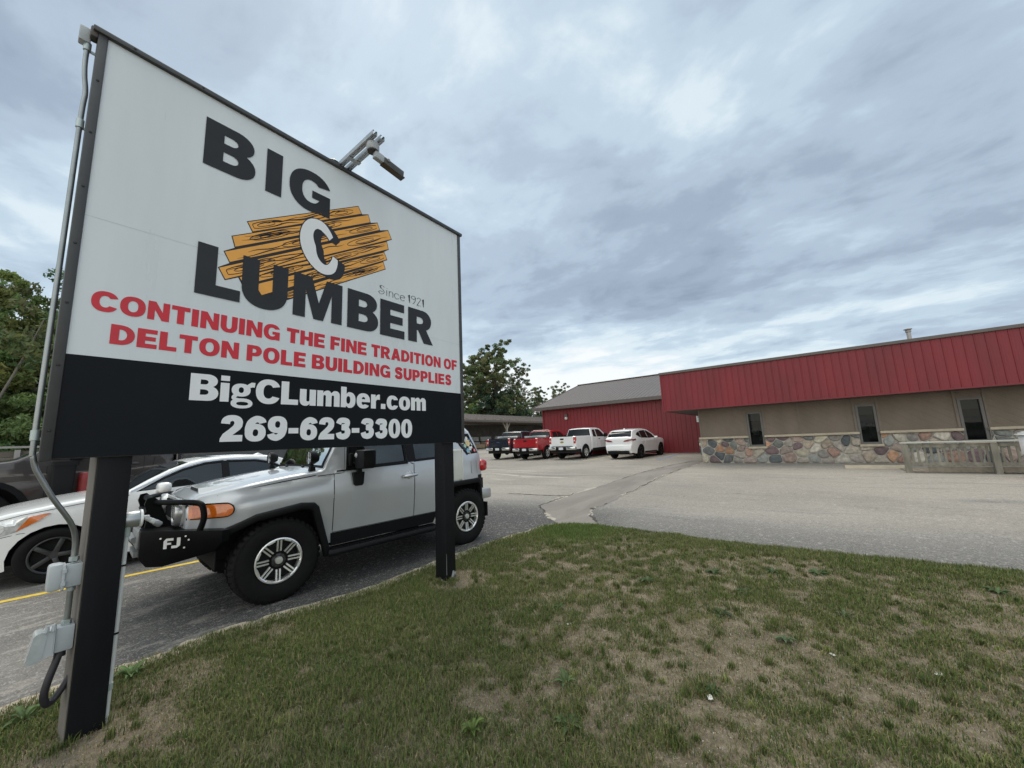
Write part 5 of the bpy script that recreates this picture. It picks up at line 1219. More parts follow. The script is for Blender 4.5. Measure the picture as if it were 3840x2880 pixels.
# ------------------------------------------------------------------ pickups
def build_pickup(name, loc, rz, col, label, wb=3.64, cb=2.84, crew=False, r=.40, lift=0.0, group=None, rim=None, emblem=None, toolbox=False, visor=False, dark_bumper=False, black_arch=False, dent=False, tail=REDL, wsx=0.0, bedcol=None):
    root = empty(name, loc, rz, label, 'pickup', group); L_ = wb+1.19; dz = lift
    def w(x, z):
        z -= dz; v = .985
        if x < -.3: v -= .12*((-.3-x)/.65)**2
        if z > 1.24: v -= .30*(z-1.24)
        if x > cb: v = .975 - .02*max(0, z-1.1)
        if z < .8: v -= .05*(.8-z)
        v += .014*math.exp(-((z-.98)/.10)**2)
        return v
    Z = lambda pts: [(x, z+dz) for x, z in pts]
    prof = Z([(-.90, .45), (-.95, .72), (-.93, 1.08), (-.84, 1.155), (-.3, 1.20), (.40+wsx, 1.25), (.52+wsx, 1.265), (.60+wsx, 1.29), (.80+wsx*.8, 1.44), (1.02+wsx*.5, 1.60), (1.22+wsx*.25, 1.745), (1.36, 1.815), (1.75, 1.87), (2.3, 1.878), (cb-.26, 1.85), (cb-.16, 1.80), (cb-.09, 1.56), (cb-.02, 1.31), (cb, 1.24), (cb, .48)])
    sh = Shell(prof, .055, w, .03)
    ra = r+.10
    bot = Z([(cb-.01, .46), (.56, .44)])+arch(0, r+dz*0+.02, ra, -8, 190, 12, 1.0)+Z([(-.60, .46), (-.86, .46)])
    if crew: wins = [Z([(.90+wsx, 1.265), (1.22+wsx*.6, 1.55), (1.40+wsx*.3, 1.68), (1.60, 1.745), (1.93, 1.755), (1.93, 1.285)]), Z([(2.03, 1.285), (2.03, 1.755), (cb-.42, 1.74), (cb-.34, 1.30)])]; sm = [(1.98, .60), (1.98, 1.76)]
    else: wins = [Z([(.90, 1.265), (1.22, 1.55), (1.40, 1.68), (1.60, 1.745), (2.02, 1.755), (2.02, 1.285)]), Z([(2.14, 1.285), (2.14, 1.75), (cb-.36, 1.735), (cb-.30, 1.30)])]; sm = [(2.08, .60), (2.08, 1.76)]
    mb = MB()
    for sg in (-1, 1): sh.side(mb, sg, bot, wins, .14)
    sh.top(mb, 0, 7)
    def corners(i0, i1):
        rows = sh.rows(i0, i1); m_ = len(rows[0]); vs = [v for q in rows for v in q]; ks = list(range(0, 5))+list(range(m_-6, m_-1))
        mb.add(vs, [(a*m_+k, a*m_+k+1, (a+1)*m_+k+1, (a+1)*m_+k) for a in range(len(rows)-1) for k in ks])
    corners(7, 11); sh.top(mb, 11, 15); corners(15, 17); sh.top(mb, 17, len(prof)-1)
    obj('cab', mb, col, root, smooth=32)
    window_set(root, sh, wins, seal=.014)
    for i0, i1, nm in ((7, 11, 'windscreen'), (15, 17, 'rear_window')):
        mb = MB(); sh.panel(mb, i0, i1, .0, 1.0, .0, .002); s_ = obj(nm, mb, BLACK_PL, root, smooth=60)
        mb = MB(); sh.panel(mb, i0, i1, .06, .95, .05, .006); obj('pane', mb, GLASS_D if i0 > 7 else GLASS_C, s_, smooth=60)
    # bed
    zb = 1.375+dz
    bprof = [(cb+.03, .55+dz), (cb+.03, zb-.01), (cb+.08, zb), (L_-.05, zb+.015), (L_-.005, zb-.02), (L_+.01, 1.1+dz), (L_, .60+dz)]
    bsh = Shell(bprof, .035, w, 0.0)
    bbot = [(L_-.05, .60+dz), (wb+ra+.08, .60+dz)]+arch(wb, r+.02, ra, -2, 190, 12)+[(cb+.05, .50+dz)]
    mb = MB()
    for sg in (-1, 1): bsh.side(mb, sg, bbot, [], .16)
    bsh.top(mb, 0, len(bprof)-1); bed = obj('bed', mb, bedcol or col, root, smooth=32)
    mb = MB(); box(mb, ((cb+L_)/2, 0, zb+.014), (L_-cb-.12, 1.60, .012)); obj('bed_liner', mb, BLACK_PL, bed, smooth=0)
    mb = MB(); prism(mb, roundpoly([(-.79, .80+dz), (.79, .80+dz), (.79, zb-.005), (-.79, zb-.005)], .03), 0, .035, lambda u, v, h: (L_-.005+h, u, v)); box(mb, (L_+.03, 0, zb-.06), (.03, 1.5, .03), bev=.008)
    tg = obj('tailgate', mb, col, root, smooth=30)
    mb = MB(); box(mb, (L_+.035, 0, zb-.15), (.02, .26, .09), bev=.01); obj('handle', mb, BLACK_PL, tg)
    mb = MB(); box(mb, (L_-.01, 0, zb+.012), (.09, 1.56, .03), bev=.008); obj('rail_cap', mb, BLACK_PL, tg)
    if emblem == 'bowtie':
        mb = MB(); prism(mb, [(-.13, -.035), (-.045, -.035), (-.06, -.055), (.06, -.055), (.045, -.035), (.13, -.035), (.11, .035), (.045, .035), (.06, .055), (-.06, .055), (-.045, .035), (-.11, .035)], 0, .012, lambda u, v, h: (L_+.031+h, u, v+zb-.33)); obj('emblem', mb, mat('gold_emblem', (.50, .36, .10), .35, .7), tg, smooth=0)
    if emblem == 'oval':
        mb = MB(); prism(mb, [(.13*math.cos(k*.3142), .055*math.sin(k*.3142)) for k in range(20)], 0, .010, lambda u, v, h: (L_+.031+h, u, v+zb-.22)); e_ = obj('emblem', mb, CHROME, tg, smooth=0)
        mb = MB(); prism(mb, [(.112*math.cos(k*.3142), .042*math.sin(k*.3142)) for k in range(20)], 0, .003, lambda u, v, h: (L_+.0415+h, u, v+zb-.22)); obj('emblem_field', mb, mat('emblem_blue', (.02, .05, .16), .3), e_, smooth=0)
    for sg in (-1, 1):
        mb = MB(); box(mb, (L_-.045, sg*.895, zb-.235), (.13, .165, .40), bev=.025); tl = obj('tail_light', mb, tail, root, smooth=40)
        mb = MB(); box(mb, (L_+.012, sg*.895, zb-.26), (.03, .10, .09), bev=.008); obj('lens', mb, mat('pale_lens', (.62, .50, .48), .15, coat=1, var=.15), tl)
        mb = MB(); box(mb, (L_+.10, sg*.68, .655+dz), (.22, .60, .20), bev=.035); mb.xf(lambda v: Vector((v.x-.25*max(0, abs(v.y)-.72), v.y, v.z))); obj('rear_bumper', mb, CHROME if not dark_bumper else BLACK_PL, root, smooth=40)
        mb = MB(); box(mb, (1.06, sg*1.10, 1.36+dz), (.13, .22, .26), bev=.04); box(mb, (1.0, sg*.99, 1.28+dz), (.06, .16, .06)); obj('mirror', mb, BLACK_PL, root, smooth=40)
        for hx in (1.80, 2.55 if crew else None):
            if hx: mb = MB(); box(mb, (hx, sg*(w(hx, 1.12+dz)+.018), 1.13+dz), (.20, .03, .045), bev=.01); obj('handle', mb, BLACK_PL if not crew else col, root)
    mb = MB(); box(mb, (L_+.09, 0, .64+dz), (.20, .74, .15), bev=.02); box(mb, (L_+.06, 0, .765+dz), (.16, 1.5, .03)); obj('step_pad', mb, BLACK_PL, root)
    mb = MB(); box(mb, (L_+.195, 0, .655+dz), (.01, .31, .15)); obj('plate', mb, mat('plate_white', (.60, .63, .68), .5, var=.15, vscale=20), root, smooth=0)
    mb = MB(); seam(mb, sh, Z(sm), .010, .001); seam(mb, sh, Z([(.72, .55), (.72, 1.15), (.86, 1.28)]), .010, .001); seam(mb, sh, Z([(cb-.30, .60), (cb-.30, 1.28)]) if not crew else Z([(cb-.35, .95), (cb-.30, 1.30)]), .010, .001); obj('panel_gap', mb, DARK, root, smooth=0)
    mb = MB(); box(mb, (-.94, 0, .90+dz), (.05, 1.5, .32), bev=.02); obj('grille', mb, mat('dark_grille', (.03, .03, .03), .4), root); mb = MB(); box(mb, (-.98, 0, .58+dz), (.18, 1.85, .22), bev=.05); obj('front_bumper', mb, CHROME, root)
    for sg in (-1, 1): mb = MB(); box(mb, (-.86, sg*.80, .97+dz), (.16, .24, .26), bev=.04); obj('headlight', mb, LAMP_CL, root)
    if toolbox: mb = MB(); box(mb, (cb+.30, 0, zb+.085), (.50, 1.74, .15), bev=.015); setp(obj('tool_box', mb, mat('checker_aluminium', (.52, .53, .54), .35, .9, var=.1), root))
    if visor: mb = MB(); box(mb, (cb-.28, 0, 1.895+dz), (.12, 1.25, .055), bev=.015); obj('light_bar', mb, mat('visor_white', (.65, .55, .53), .4), root)
    mb = MB(); box(mb, (cb-.20, 0, 1.83+dz), (.06, .32, .035), bev=.01); obj('brake_light', mb, REDL, root)
    if black_arch:
        for x in (0, wb):
            for sg in (-1, 1):
                o_ = arch(x, r+.02, ra+.075, -4, 186, 14); i_ = arch(x, r+.02, ra-.01, -4, 186, 14); pl = o_+i_[::-1]; mb = MB(); sheet(mb, pl, [], lambda u, v: (u, sg*(w(u, v)+.012), v), .2); obj('arch_moulding', mb, BLACK_PL, root, smooth=30, normals=False)
    if dent: mb = MB(); sh.patch(mb, Z([(1.0, .62), (1.55, .62), (1.75, .98), (1.55, 1.02), (1.05, 1.0)]), .003, [], .15); obj('damaged_panel', mb, mat('primer_patch', (.52, .54, .54), .6, var=.2, vscale=5), root, smooth=30)
    mb = MB(); sh.patch(mb, Z([(.58, .45), (.58, .56), (cb-.06, .56), (cb-.06, .45)]), .008, [], .3); obj('rocker_panel', mb, BLACK_PL, root, smooth=0)
    underbody(root, -.60, L_-.05, .38+dz*.7, 1.05+dz, .90, [(0, ra+.02), (wb, ra+.02)])
    mb = MB(); tube(mb, [(wb, -.85, r), (wb, .85, r)], .06, 8); lathe(mb, [(0, -.17), (.13, -.12), (.16, 0), (.13, .12), (0, .17)], 12, (wb, 0, r), 'X'); tube(mb, [(wb-.4, .5, .50), (L_-.1, .52, .46)], .035, 8); obj('rear_axle', mb, DARK, root)
    for x, sg in ((0, -1), (0, 1), (wb, -1), (wb, 1)): wheel(root, x, sg*.86, r, .27, r*.60, 6, sg, rim_mat=rim)
    return root
GP = 'vehicles parked along the red barn'
def far(y, xr, rz, wb): # rear axle at (xr, y), nose towards +x: place the root (front axle)
    a = R(180+rz); return (xr-wb*math.cos(a), y-wb*math.sin(a), gz(xr)+.0), a
l, a = far(11.95, 22.15, -3.0, 3.64)
build_pickup('pickup_truck', l, a, paint('truck_white', (.78, .79, .80)), 'white extended-cab pickup between the red pickup and the white crossover', emblem='bowtie', dent=True, group=GP, r=.405, lift=.05)
l, a = far(14.75, 21.95, 2.0, 3.64)
build_pickup('pickup_truck', l, a, paint('truck_red', (.34, .010, .018)), 'bright red crew-cab pickup with a silver tool box in its bed', cb=3.02, crew=True, toolbox=True, visor=True, group=GP, r=.405, lift=.04)
l, a = far(17.65, 22.5, 8.0, 3.68)
build_pickup('pickup_truck', l, a, paint('truck_navy', (.010, .014, .027)), 'dark blue lifted pickup, farthest left of the row along the barn', wb=3.68, cb=3.0, crew=True, toolbox=True, emblem='oval', group=GP, r=.43, lift=.10)
build_pickup('pickup_truck', (-.28, 11.80, gz(0, 11.75)), R(0), mat('paint_brown', (.042, .036, .036), .28, .4, var=.05, vscale=2, coat=.9), 'dark brown pickup with black wheel arches beyond the white sedan', cb=2.45, crew=True, black_arch=True, r=.42, lift=.06, wsx=-.22, bedcol=paint('bed_black', (.012, .012, .014)))

# ------------------------------------------------------------------ white crossover
def build_crossover():
    wb = 2.79; l, a = far(8.35, 22.1, -6.5, wb)
    root = empty('crossover', l, a, 'white crossover with black wheels, nearest the office in the row along the barn', 'car', GP)
    WP = paint('crossover_white', (.80, .81, .82))
    def w(x, z):
        v = .93
        if x < -.2: v -= .24*((-.2-x)/.8)**1.8
        if x > 2.9: v -= .16*((x-2.9)/.95)**1.8
        zb = 1.02+.03*x
        if z > zb: v -= .42*(z-zb)
        if z < .7: v -= .12*(.7-z)
        v += .02*math.exp(-((z-.88)/.06)**2)
        return v
    prof = [(-.88, .28), (-.95, .55), (-.92, .80), (-.80, .93), (-.45, 1.02), (.10, 1.095), (.40, 1.125), (.48, 1.14), (.80, 1.34), (1.10, 1.50), (1.32, 1.59), (1.55, 1.645), (1.95, 1.69), (2.40, 1.695), (2.85, 1.67), (3.18, 1.63), (3.30, 1.585), (3.47, 1.42), (3.60, 1.25), (3.69, 1.20), (3.72, 1.13), (3.71, .84), (3.78, .76), (3.80, .56), (3.70, .34)]
    sh = Shell(prof, .06, w, .03)
    bot = [(3.45, .33)]+arch(wb, .38, .44, -10, 192, 12)+[(2.2, .27), (.6, .27)]+arch(0, .38, .44, -10, 192, 12)+[(-.6, .28), (-.84, .28)]
    fw = [(.72, 1.115), (1.02, 1.33), (1.30, 1.475), (1.65, 1.565), (1.72, 1.572), (1.72, 1.14)]; rw = [(1.79, 1.14), (1.79, 1.575), (2.30, 1.575), (2.56, 1.54), (2.60, 1.18)]; qw = [(2.66, 1.19), (2.63, 1.525), (2.92, 1.46), (3.10, 1.36), (2.90, 1.25)]
    mb = MB()
    for sg in (-1, 1): sh.side(mb, sg, bot, [fw, rw, qw], .13)
    def corners(i0, i1):
        rows = sh.rows(i0, i1); m_ = len(rows[0]); vs = [v for q in rows for v in q]; ks = list(range(0, 5))+list(range(m_-6, m_-1))
        mb.add(vs, [(a_*m_+k, a_*m_+k+1, (a_+1)*m_+k+1, (a_+1)*m_+k) for a_ in range(len(rows)-1) for k in ks])
    sh.top(mb, 0, 7); corners(7, 11); sh.top(mb, 11, 16); corners(16, 18); sh.top(mb, 18, len(prof)-1)
    obj('body', mb, WP, root, smooth=34); window_set(root, sh, [fw, rw, qw], seal=.016)
    for i0, i1, nm in ((7, 11, 'windscreen'), (16, 18, 'rear_window')):
        mb = MB(); sh.panel(mb, i0, i1, 0, 1, 0, .002); s_ = obj(nm, mb, BLACK_PL, root, smooth=60)
        mb = MB(); sh.panel(mb, i0, i1, .05, .95, .04, .006); obj('pane', mb, GLASS_D, s_, smooth=60)
    mb = MB(); prism(mb, [(3.05, 1.63), (3.40, 1.60), (3.42, 1.57), (3.25, 1.58)], -.60, .60, lambda u, v, h: (u, h, v)); obj('spoiler', mb, WP, root, smooth=0)
    mb = MB(); tube(mb, [(2.75, 0, 1.69), (2.86, 0, 1.735), (2.95, 0, 1.67)], .03, 6); obj('antenna', mb, WP, root)
    for sg in (-1, 1):
        mb = MB(); prism(mb, roundpoly([(.33, .985), (.62, 1.0), (.86, 1.07), (.90, 1.13), (.62, 1.115), (.42, 1.06)], .02), 0, .05, lambda u, v, h: (3.715+h-.16*max(0, u-.6), sg*u, v)); obj('tail_light', mb, mat('smoked_red_lens', (.20, .010, .02), .12, coat=1, var=.2, vscale=20), root, smooth=30)
        mb = MB(); sh.patch(mb, [(3.30, 1.05), (3.62, 1.02), (3.62, 1.10), (3.34, 1.14)], .01, [], .15, (sg,), .03); obj('tail_light', mb, MATS['smoked_red_lens'], root, smooth=30)
        mb = MB(); prism(mb, roundpoly([(.42, .40), (.70, .42), (.66, .47), (.44, .46)], .02), 0, .04, lambda u, v, h: (3.77+h, sg*u, v)); obj('exhaust', mb, CHROME, root, smooth=30)
        mb = MB(); prism(mb, [(.70, .62), (.76, .50), (.78, .66)], 0, .03, lambda u, v, h: (3.745+h, sg*u, v)); obj('corner_vent', mb, BLACK_PL, root, smooth=0)
        mb = MB(); box(mb, (.92, sg*1.04, 1.13), (.13, .22, .15), bev=.05); box(mb, (.92, sg*.92, 1.09), (.07, .14, .04)); obj('mirror', mb, WP, root, smooth=50)
        for hx in (1.55, 2.42): mb = MB(); tube(mb, [(hx, sg*(w(hx, 1.0)+.03), 1.0), (hx+.18, sg*(w(hx, 1.0)+.03), 1.005)], .016, 7); obj('handle', mb, WP, root)
        mb = MB(); box(mb, (-.78, sg*.62, .80), (.2, .3, .12), bev=.04); obj('headlight', mb, LAMP_CL, root)
    mb = MB(); box(mb, (3.785, 0, .40), (.06, 1.35, .17), bev=.02); obj('diffuser', mb, BLACK_PL, root)
    mb = MB(); box(mb, (3.80, 0, .505), (.03, 1.0, .03), bev=.008); obj('bumper_strip', mb, CHROME, root)
    mb = MB(); box(mb, (3.725, 0, .92), (.012, .32, .15)); obj('plate', mb, MATS['plate_white'], root, smooth=0)
    mb = MB(); lathe(mb, [(.038, .008), (.05, .012), (.06, .006), (.06, 0)], 20, (3.72, 0, 1.10), 'X'); mb.xf(lambda v: Vector((v.x, v.y*1.2, v.z))); obj('emblem', mb, CHROME, root)
    mb = MB(); seam(mb, sh, [(1.755, .45), (1.755, 1.12)], .008, .001); seam(mb, sh, [(2.45, .75), (2.62, .95), (2.63, 1.17)], .008, .001); seam(mb, sh, [(.62, .50), (.62, 1.0), (.70, 1.1)], .008, .001); obj('panel_gap', mb, DARK, root, smooth=0)
    mb = MB(); sh.patch(mb, [(.55, .28), (.55, .35), (2.30, .38), (2.30, .28)], .008, [], .3); obj('sill_cladding', mb, BLACK_PL, root, smooth=0)
    underbody(root, -.50, 3.40, .26, .9, .80, [(0, .47), (wb, .47)])
    blk = mat('black_rim', (.022, .022, .024), .3, .4)
    for x, sg in ((0, -1), (0, 1), (wb, -1), (wb, 1)): wheel(root, x, sg*.81, .375, .235, .265, 5, sg, rim_mat=blk)
build_crossover()
# ================================================================== LETTERING (cap height 100)
def rect(x0, y0, x1, y1): return ([(x0, y0), (x1, y0), (x1, y1), (x0, y1)], [])
def oval(cx, cy, rx, ry, n=28, e=2.25):
    out = []
    for k in range(n):
        a = 2*math.pi*k/n; c, s = math.cos(a), math.sin(a)
        out.append((cx+rx*math.copysign(abs(c)**(2/e), c), cy+ry*math.copysign(abs(s)**(2/e), s)))
    return out
def arcpts(cx, cy, rx, ry, a0, a1, n=14, e=2.25):
    out = []
    for k in range(n+1):
        a = R(a0+(a1-a0)*k/n); c, s = math.cos(a), math.sin(a)
        out.append((cx+rx*math.copysign(abs(c)**(2/e), c), cy+ry*math.copysign(abs(s)**(2/e), s)))
    return out
def stroke(pts, w, closed=False):
    """thick line; w is one half-width or a list"""
    P = [Vector(p) for p in pts]; n = len(P); ws = w if isinstance(w, (list, tuple)) else [w]*n; L_, R_ = [], []
    for i, p in enumerate(P):
        t = (P[min(i+1, n-1)]-P[max(i-1, 0)]).normalized(); nn = Vector((-t.y, t.x)); L_.append(tuple(p+nn*ws[i])); R_.append(tuple(p-nn*ws[i]))
    return (L_+R_[::-1], [])
def sp2(pts, n=6): return [tuple(v)[:2] for v in smoothpath([(x, y, 0) for x, y in pts], n)]
S, Hh = 29, 23                                           # stem and bar weight
def bowl(x0, x1, y0, y1, fl=0.45, n=10):
    """D-shaped outline with its flat side at x0"""
    r = (y1-y0)/2; xm = x0+(x1-x0)*fl
    return [(x0, y0), (xm, y0)]+arcpts(xm, (y0+y1)/2, x1-xm, r, -88, 88, n, 2.1)+[(xm, y1), (x0, y1)]
def cshape(w, gap0=24, gap1=-26, ro=None):
    cx, cy, rx, ry = w*.52, 50, w*.52, 52; ix, iy = rx-S*.98, ry-Hh
    o = arcpts(cx, cy, rx, ry, gap0, 360+gap1, 34); i = arcpts(cx, cy, ix, iy, 360+gap1-12, gap0+12, 30); return (o+i, [])
G = {}
G['I'] = (32, [rect(0, 0, 31, 100)])
G['L'] = (72, [([(0, 0), (71, 0), (71, 23), (31, 23), (31, 100), (0, 100)], [])])
G['E'] = (78, [([(0, 0), (77, 0), (77, 23), (31, 23), (31, 39), (71, 39), (71, 61), (31, 61), (31, 77), (76, 77), (76, 100), (0, 100)], [])])
G['F'] = (74, [([(0, 0), (31, 0), (31, 37), (67, 37), (67, 60), (31, 60), (31, 77), (73, 77), (73, 100), (0, 100)], [])])
G['T'] = (80, [([(24.5, 0), (55.5, 0), (55.5, 76), (80, 76), (80, 100), (0, 100), (0, 76), (24.5, 76)], [])])
G['H'] = (86, [([(0, 0), (30, 0), (30, 38), (56, 38), (56, 0), (86, 0), (86, 100), (56, 100), (56, 62), (30, 62), (30, 100), (0, 100)], [])])
G['N'] = (88, [([(0, 0), (28, 0), (28, 56), (58, 0), (88, 0), (88, 100), (60, 100), (60, 45), (30, 100), (0, 100)], [])])
G['M'] = (112, [([(0, 0), (26, 0), (26, 66), (45, 0), (67, 0), (86, 66), (86, 0), (112, 0), (112, 100), (73, 100), (56, 40), (39, 100), (0, 100)], [])])
G['A'] = (94, [([(0, 0), (31, 0), (36, 17), (58, 17), (63, 0), (94, 0), (63, 100), (31, 100)], [[(42, 37), (52, 37), (47, 60)]])])
G['U'] = (86, [([(0, 100), (0, 40)]+arcpts(43, 40, 43, 42, 180, 360, 18)+[(86, 100), (56, 100), (56, 40)]+arcpts(43, 40, 13, 19, 360, 180, 12)+[(30, 100)], [])])
G['O'] = (96, [(oval(48, 50, 48, 52), [oval(48, 50, 48-S, 52-Hh)[::-1]])])
G['C'] = (92, [cshape(92)])
G['D'] = (88, [(bowl(0, 88, 0, 100, .40, 14), [bowl(31, 88-S, 23, 77, .22, 12)[::-1]])])
G['P'] = (82, [([(0, 0), (31, 0), (31, 32), (46, 32)]+arcpts(48, 66, 34, 34, -86, 86, 12, 2.1)+[(46, 100), (0, 100)], [bowl(31, 52, 53, 78, .35, 8)[::-1]])])
G['R'] = (92, [([(0, 0), (31, 0), (31, 37), (36, 37), (57, 0), (92, 0), (66, 42)]+arcpts(52, 70, 34, 30, -58, 86, 12, 2.1)+[(50, 100), (0, 100)], [bowl(31, 55, 57, 78, .4, 8)[::-1]])])
G['B'] = (88, [([(0, 0), (50, 0)]+arcpts(54, 28.5, 34, 28.5, -85, 62, 10, 2.1)+arcpts(52, 75, 32, 25, -50, 86, 10, 2.1)+[(50, 100), (0, 100)], [bowl(31, 57, 22, 42, .5, 8)[::-1], bowl(31, 55, 61, 79, .5, 8)[::-1]])])
def gshape():
    o, _ = cshape(96, 28, -32); cx, cy, rx, ry = 96*.52, 50, 96*.52, 52
    out = arcpts(cx, cy, rx, ry, 26, 300, 30)+[(72, 6), (74, 0), (96, 0), (96, 54), (52, 54), (52, 35), (70, 35)]
    inn = arcpts(cx, cy, rx-S*.98, ry-Hh, 312, 42, 26); return (out+inn, [])
G['G'] = (98, [gshape()])
G['S'] = (82, [stroke(sp2([(68, 72), (58, 86), (40, 89), (20, 82), (15.5, 69), (24, 58), (42, 52), (60, 44), (66, 31), (60, 17), (40, 11), (22, 15), (13, 31)], 5), [13.5]*8+[13]*6+[12.5]*10+[14]*12+[14]*13+[12.5]*8+[13.5]*4)])
G['Y'] = (90, [([(29, 0), (61, 0), (61, 38), (90, 100), (57, 100), (45, 63), (33, 100), (0, 100), (29, 38)], [])])
XH = 73                                                   # x-height of the small letters
G['i'] = (30, [rect(0, 0, 29, XH), rect(0, 81, 29, 101)])
G['u'] = (72, [([(0, XH), (0, 24)]+arcpts(25, 24, 25, 26, 180, 285, 10)+[(40, 4), (44, 10), (44, 0), (72, 0), (72, XH), (43, XH), (43, 26)]+arcpts(36, 25, 7, 7, 350, 190, 6)+[(29, 26), (29, XH)], [])])
G['m'] = (110, [([(0, 0), (29, 0), (29, 46)]+arcpts(35, 46, 6, 7, 180, 20, 5)+[(41, 46), (41, 0), (69, 0), (69, 46)]+arcpts(75, 46, 6, 7, 180, 20, 5)+[(81, 46), (81, 0), (110, 0), (110, 52)]+arcpts(88, 52, 22, 23, 0, 110, 8)+[(70, 66), (66, 63)]+arcpts(50, 54, 17, 21, 40, 110, 5)+[(34, 70), (28, 62), (28, XH), (0, XH)], [])])
G['b'] = (78, [([(0, 0), (26, 0), (28, 7)]+arcpts(46, 36.5, 32, 39, -100, 100, 18)+[(36, 73), (29, 66), (29, 100), (0, 100)], [oval(39, 36.5, 10.5, 19, 20)[::-1]])])
G['e'] = (76, [(arcpts(38, 36.5, 38, 39, 0, 318, 30)+[(62, 12), (40, 22)]+[(47, 20)]+arcpts(38, 30, 10, 15, 300, 190, 8)+[(28, 31), (76, 31)], [[(29, 45), (48, 45), (46, 52), (38, 56), (31, 52)]])])
G['e'] = (76, [(arcpts(38, 36.5, 38, 39, 2, 325, 32)+[(46, 20)]+arcpts(38, 26, 9.5, 10, 320, 180, 8)+[(28.5, 31), (75.5, 31)], [[(29, 45), (48, 45), (46, 53), (38.5, 57), (31, 53)]])])
G['r'] = (54, [([(0, 0), (29, 0), (29, 36), (33, 45), (42, 48), (53, 47), (53, 75), (44, 75), (34, 70), (27, 59), (27, XH), (0, XH)], [])])
G['c'] = (74, [(arcpts(38, 36.5, 38, 39, 22, 338, 30)+arcpts(38, 36.5, 10, 20, 318, 42, 20), [])])
G['o'] = (78, [(oval(39, 36.5, 39, 39), [oval(39, 36.5, 10.5, 20, 22)[::-1]])])
G['g'] = (80, [(oval(34, 49, 33, 26, 26), [oval(34, 49, 9, 11.5, 18)[::-1]]), stroke([(52, 60), (62, 67), (72, 73), (82, 72)], [6, 8, 10, 10]), stroke(sp2([(18, 30), (9, 20), (14, 12), (30, 8)], 5), 7), (oval(38, -4, 38, 20, 26, 2.3), [oval(40, -5, 21, 7.5, 18)[::-1]])])
G['.'] = (30, [rect(0, 0, 28, 27)])
G['-'] = (40, [rect(0, 29, 39, 52)])
G['0'] = (72, [(oval(36, 50, 36, 52), [oval(36, 50, 9, 31, 22)[::-1]])])
ring6 = (oval(36, 33.5, 36, 35.5, 28), [oval(36, 33, 9.5, 14, 20)[::-1]])
G['6'] = (72, [ring6, stroke(sp2([(14, 34), (13.5, 52), (20, 74), (38, 88), (56, 82), (60, 72)], 5), [13.6]*7+[13.4]*6+[13]*6+[13]*4+[13]*3)])
def rot180(gl, w): return [([(w-x, 100-y) for x, y in o], [[(w-x, 100-y) for x, y in h] for h in hs]) for o, hs in gl]
G['9'] = (72, rot180(G['6'][1], 72))
G['2'] = (72, [([(0, 0), (71, 0), (71, 25), (39, 25), (50, 35)]+[(62, 46), (69, 58), (70, 71)]+arcpts(36, 71, 34.5, 31, 0, 168, 14)+[(1, 70), (29, 67)]+[(30, 76), (36, 80), (42, 77), (43, 69), (39, 60), (26, 46), (9, 30), (1, 13)], [])])
G['3'] = (72, [stroke(sp2([(13, 72), (20, 86), (36, 89), (53, 85), (55, 73), (48, 61), (30, 57)], 5), [13]*31), stroke(sp2([(30, 54), (50, 50), (57.5, 34), (52, 18), (36, 11.5), (19, 15), (13, 31)], 5), [12.5]*8+[14]*14+[13]*9), rect(27, 44, 42, 66)])
def text_mesh(word, fit, tr=6, x0=None, glyphs=None):
    """word fitted in the box fit = (x0, x1, z0, cap height); returns shapes in metres"""
    adv = 0; lay = []
    for ch in word:
        if ch == ' ': adv += 33; continue
        wd, sh_ = G[ch]; lay.append((adv, sh_)); adv += wd+tr
    adv -= tr; xs = (fit[1]-fit[0])/adv; zs = fit[3]/100; out = []
    for a, sh_ in lay:
        for k, (o, hs) in enumerate(sh_):
            out.append(([(fit[0]+(a+x)*xs, fit[2]+y*zs) for x, y in o], [[(fit[0]+(a+x)*xs, fit[2]+y*zs) for x, y in h] for h in hs], k))
    return out
def shapes_mb(shapes, y, step=0.0003):
    mb = MB()
    for o, hs, k in shapes:
        loops = [o]+hs; pts = [p for l_ in loops for p in l_]
        tri = tessellate_polygon([[Vector((u, v, 0)) for u, v in l_] for l_ in loops])
        mb.add([(u, y-step*k, v) for u, v in pts], [tuple(t) for t in tri])
    return mb

# ================================================================== THE SIGN
SYF = 3.30                                               # face plane
sign = empty('business_sign', (1.74, 3.36, 0), 0, 'big white and black lumber yard sign on two black posts in the lawn', 'sign')
def S_(v): return (v[0]-1.74, v[1]-3.36, v[2])
def sobj(name, mb, m, parent=None, smooth=30, normals=True, label=None):
    if parent is None or parent is sign: mb.v = [S_(v) for v in mb.v]; return obj(name, mb, m, sign, smooth, normals, label)
    mb.v = [S_(v) for v in mb.v]; return obj(name, mb, m, parent, smooth, normals, label)
m_face = mat('sign_panel_white', (0.62, 0.67, 0.70), 0.28, var=0.045, vscale=1.6, bump=0.02, bscale=30, detail=5, stretch=(2.2, 1, .35))
m_blk = mat('sign_panel_black', (0.008, 0.010, 0.013), 0.34, var=0.15, vscale=3, spec=0.09)
m_ink = mat('vinyl_black', (0.020, 0.021, 0.024), 0.30, var=0.10, vscale=5, spec=.3)
m_redv = mat('vinyl_red', (0.55, 0.010, 0.026), 0.32, var=0.08, vscale=5)
m_whtv = mat('vinyl_white', (0.72, 0.74, 0.76), 0.34, var=0.02, vscale=5)
m_orng = mat('vinyl_orange', (0.76, 0.36, 0.06), 0.34, var=0.07, vscale=6)
m_trim = mat('dark_frame_paint', (0.040, 0.042, 0.045), 0.42, var=0.15, vscale=6, bump=0.03, bscale=60)
m_post = mat('post_black_paint', (0.005, 0.0058, 0.0078), 0.6, var=0.25, vscale=5, bump=0.10, bscale=30, stretch=(1, 1, .3), spec=.25)
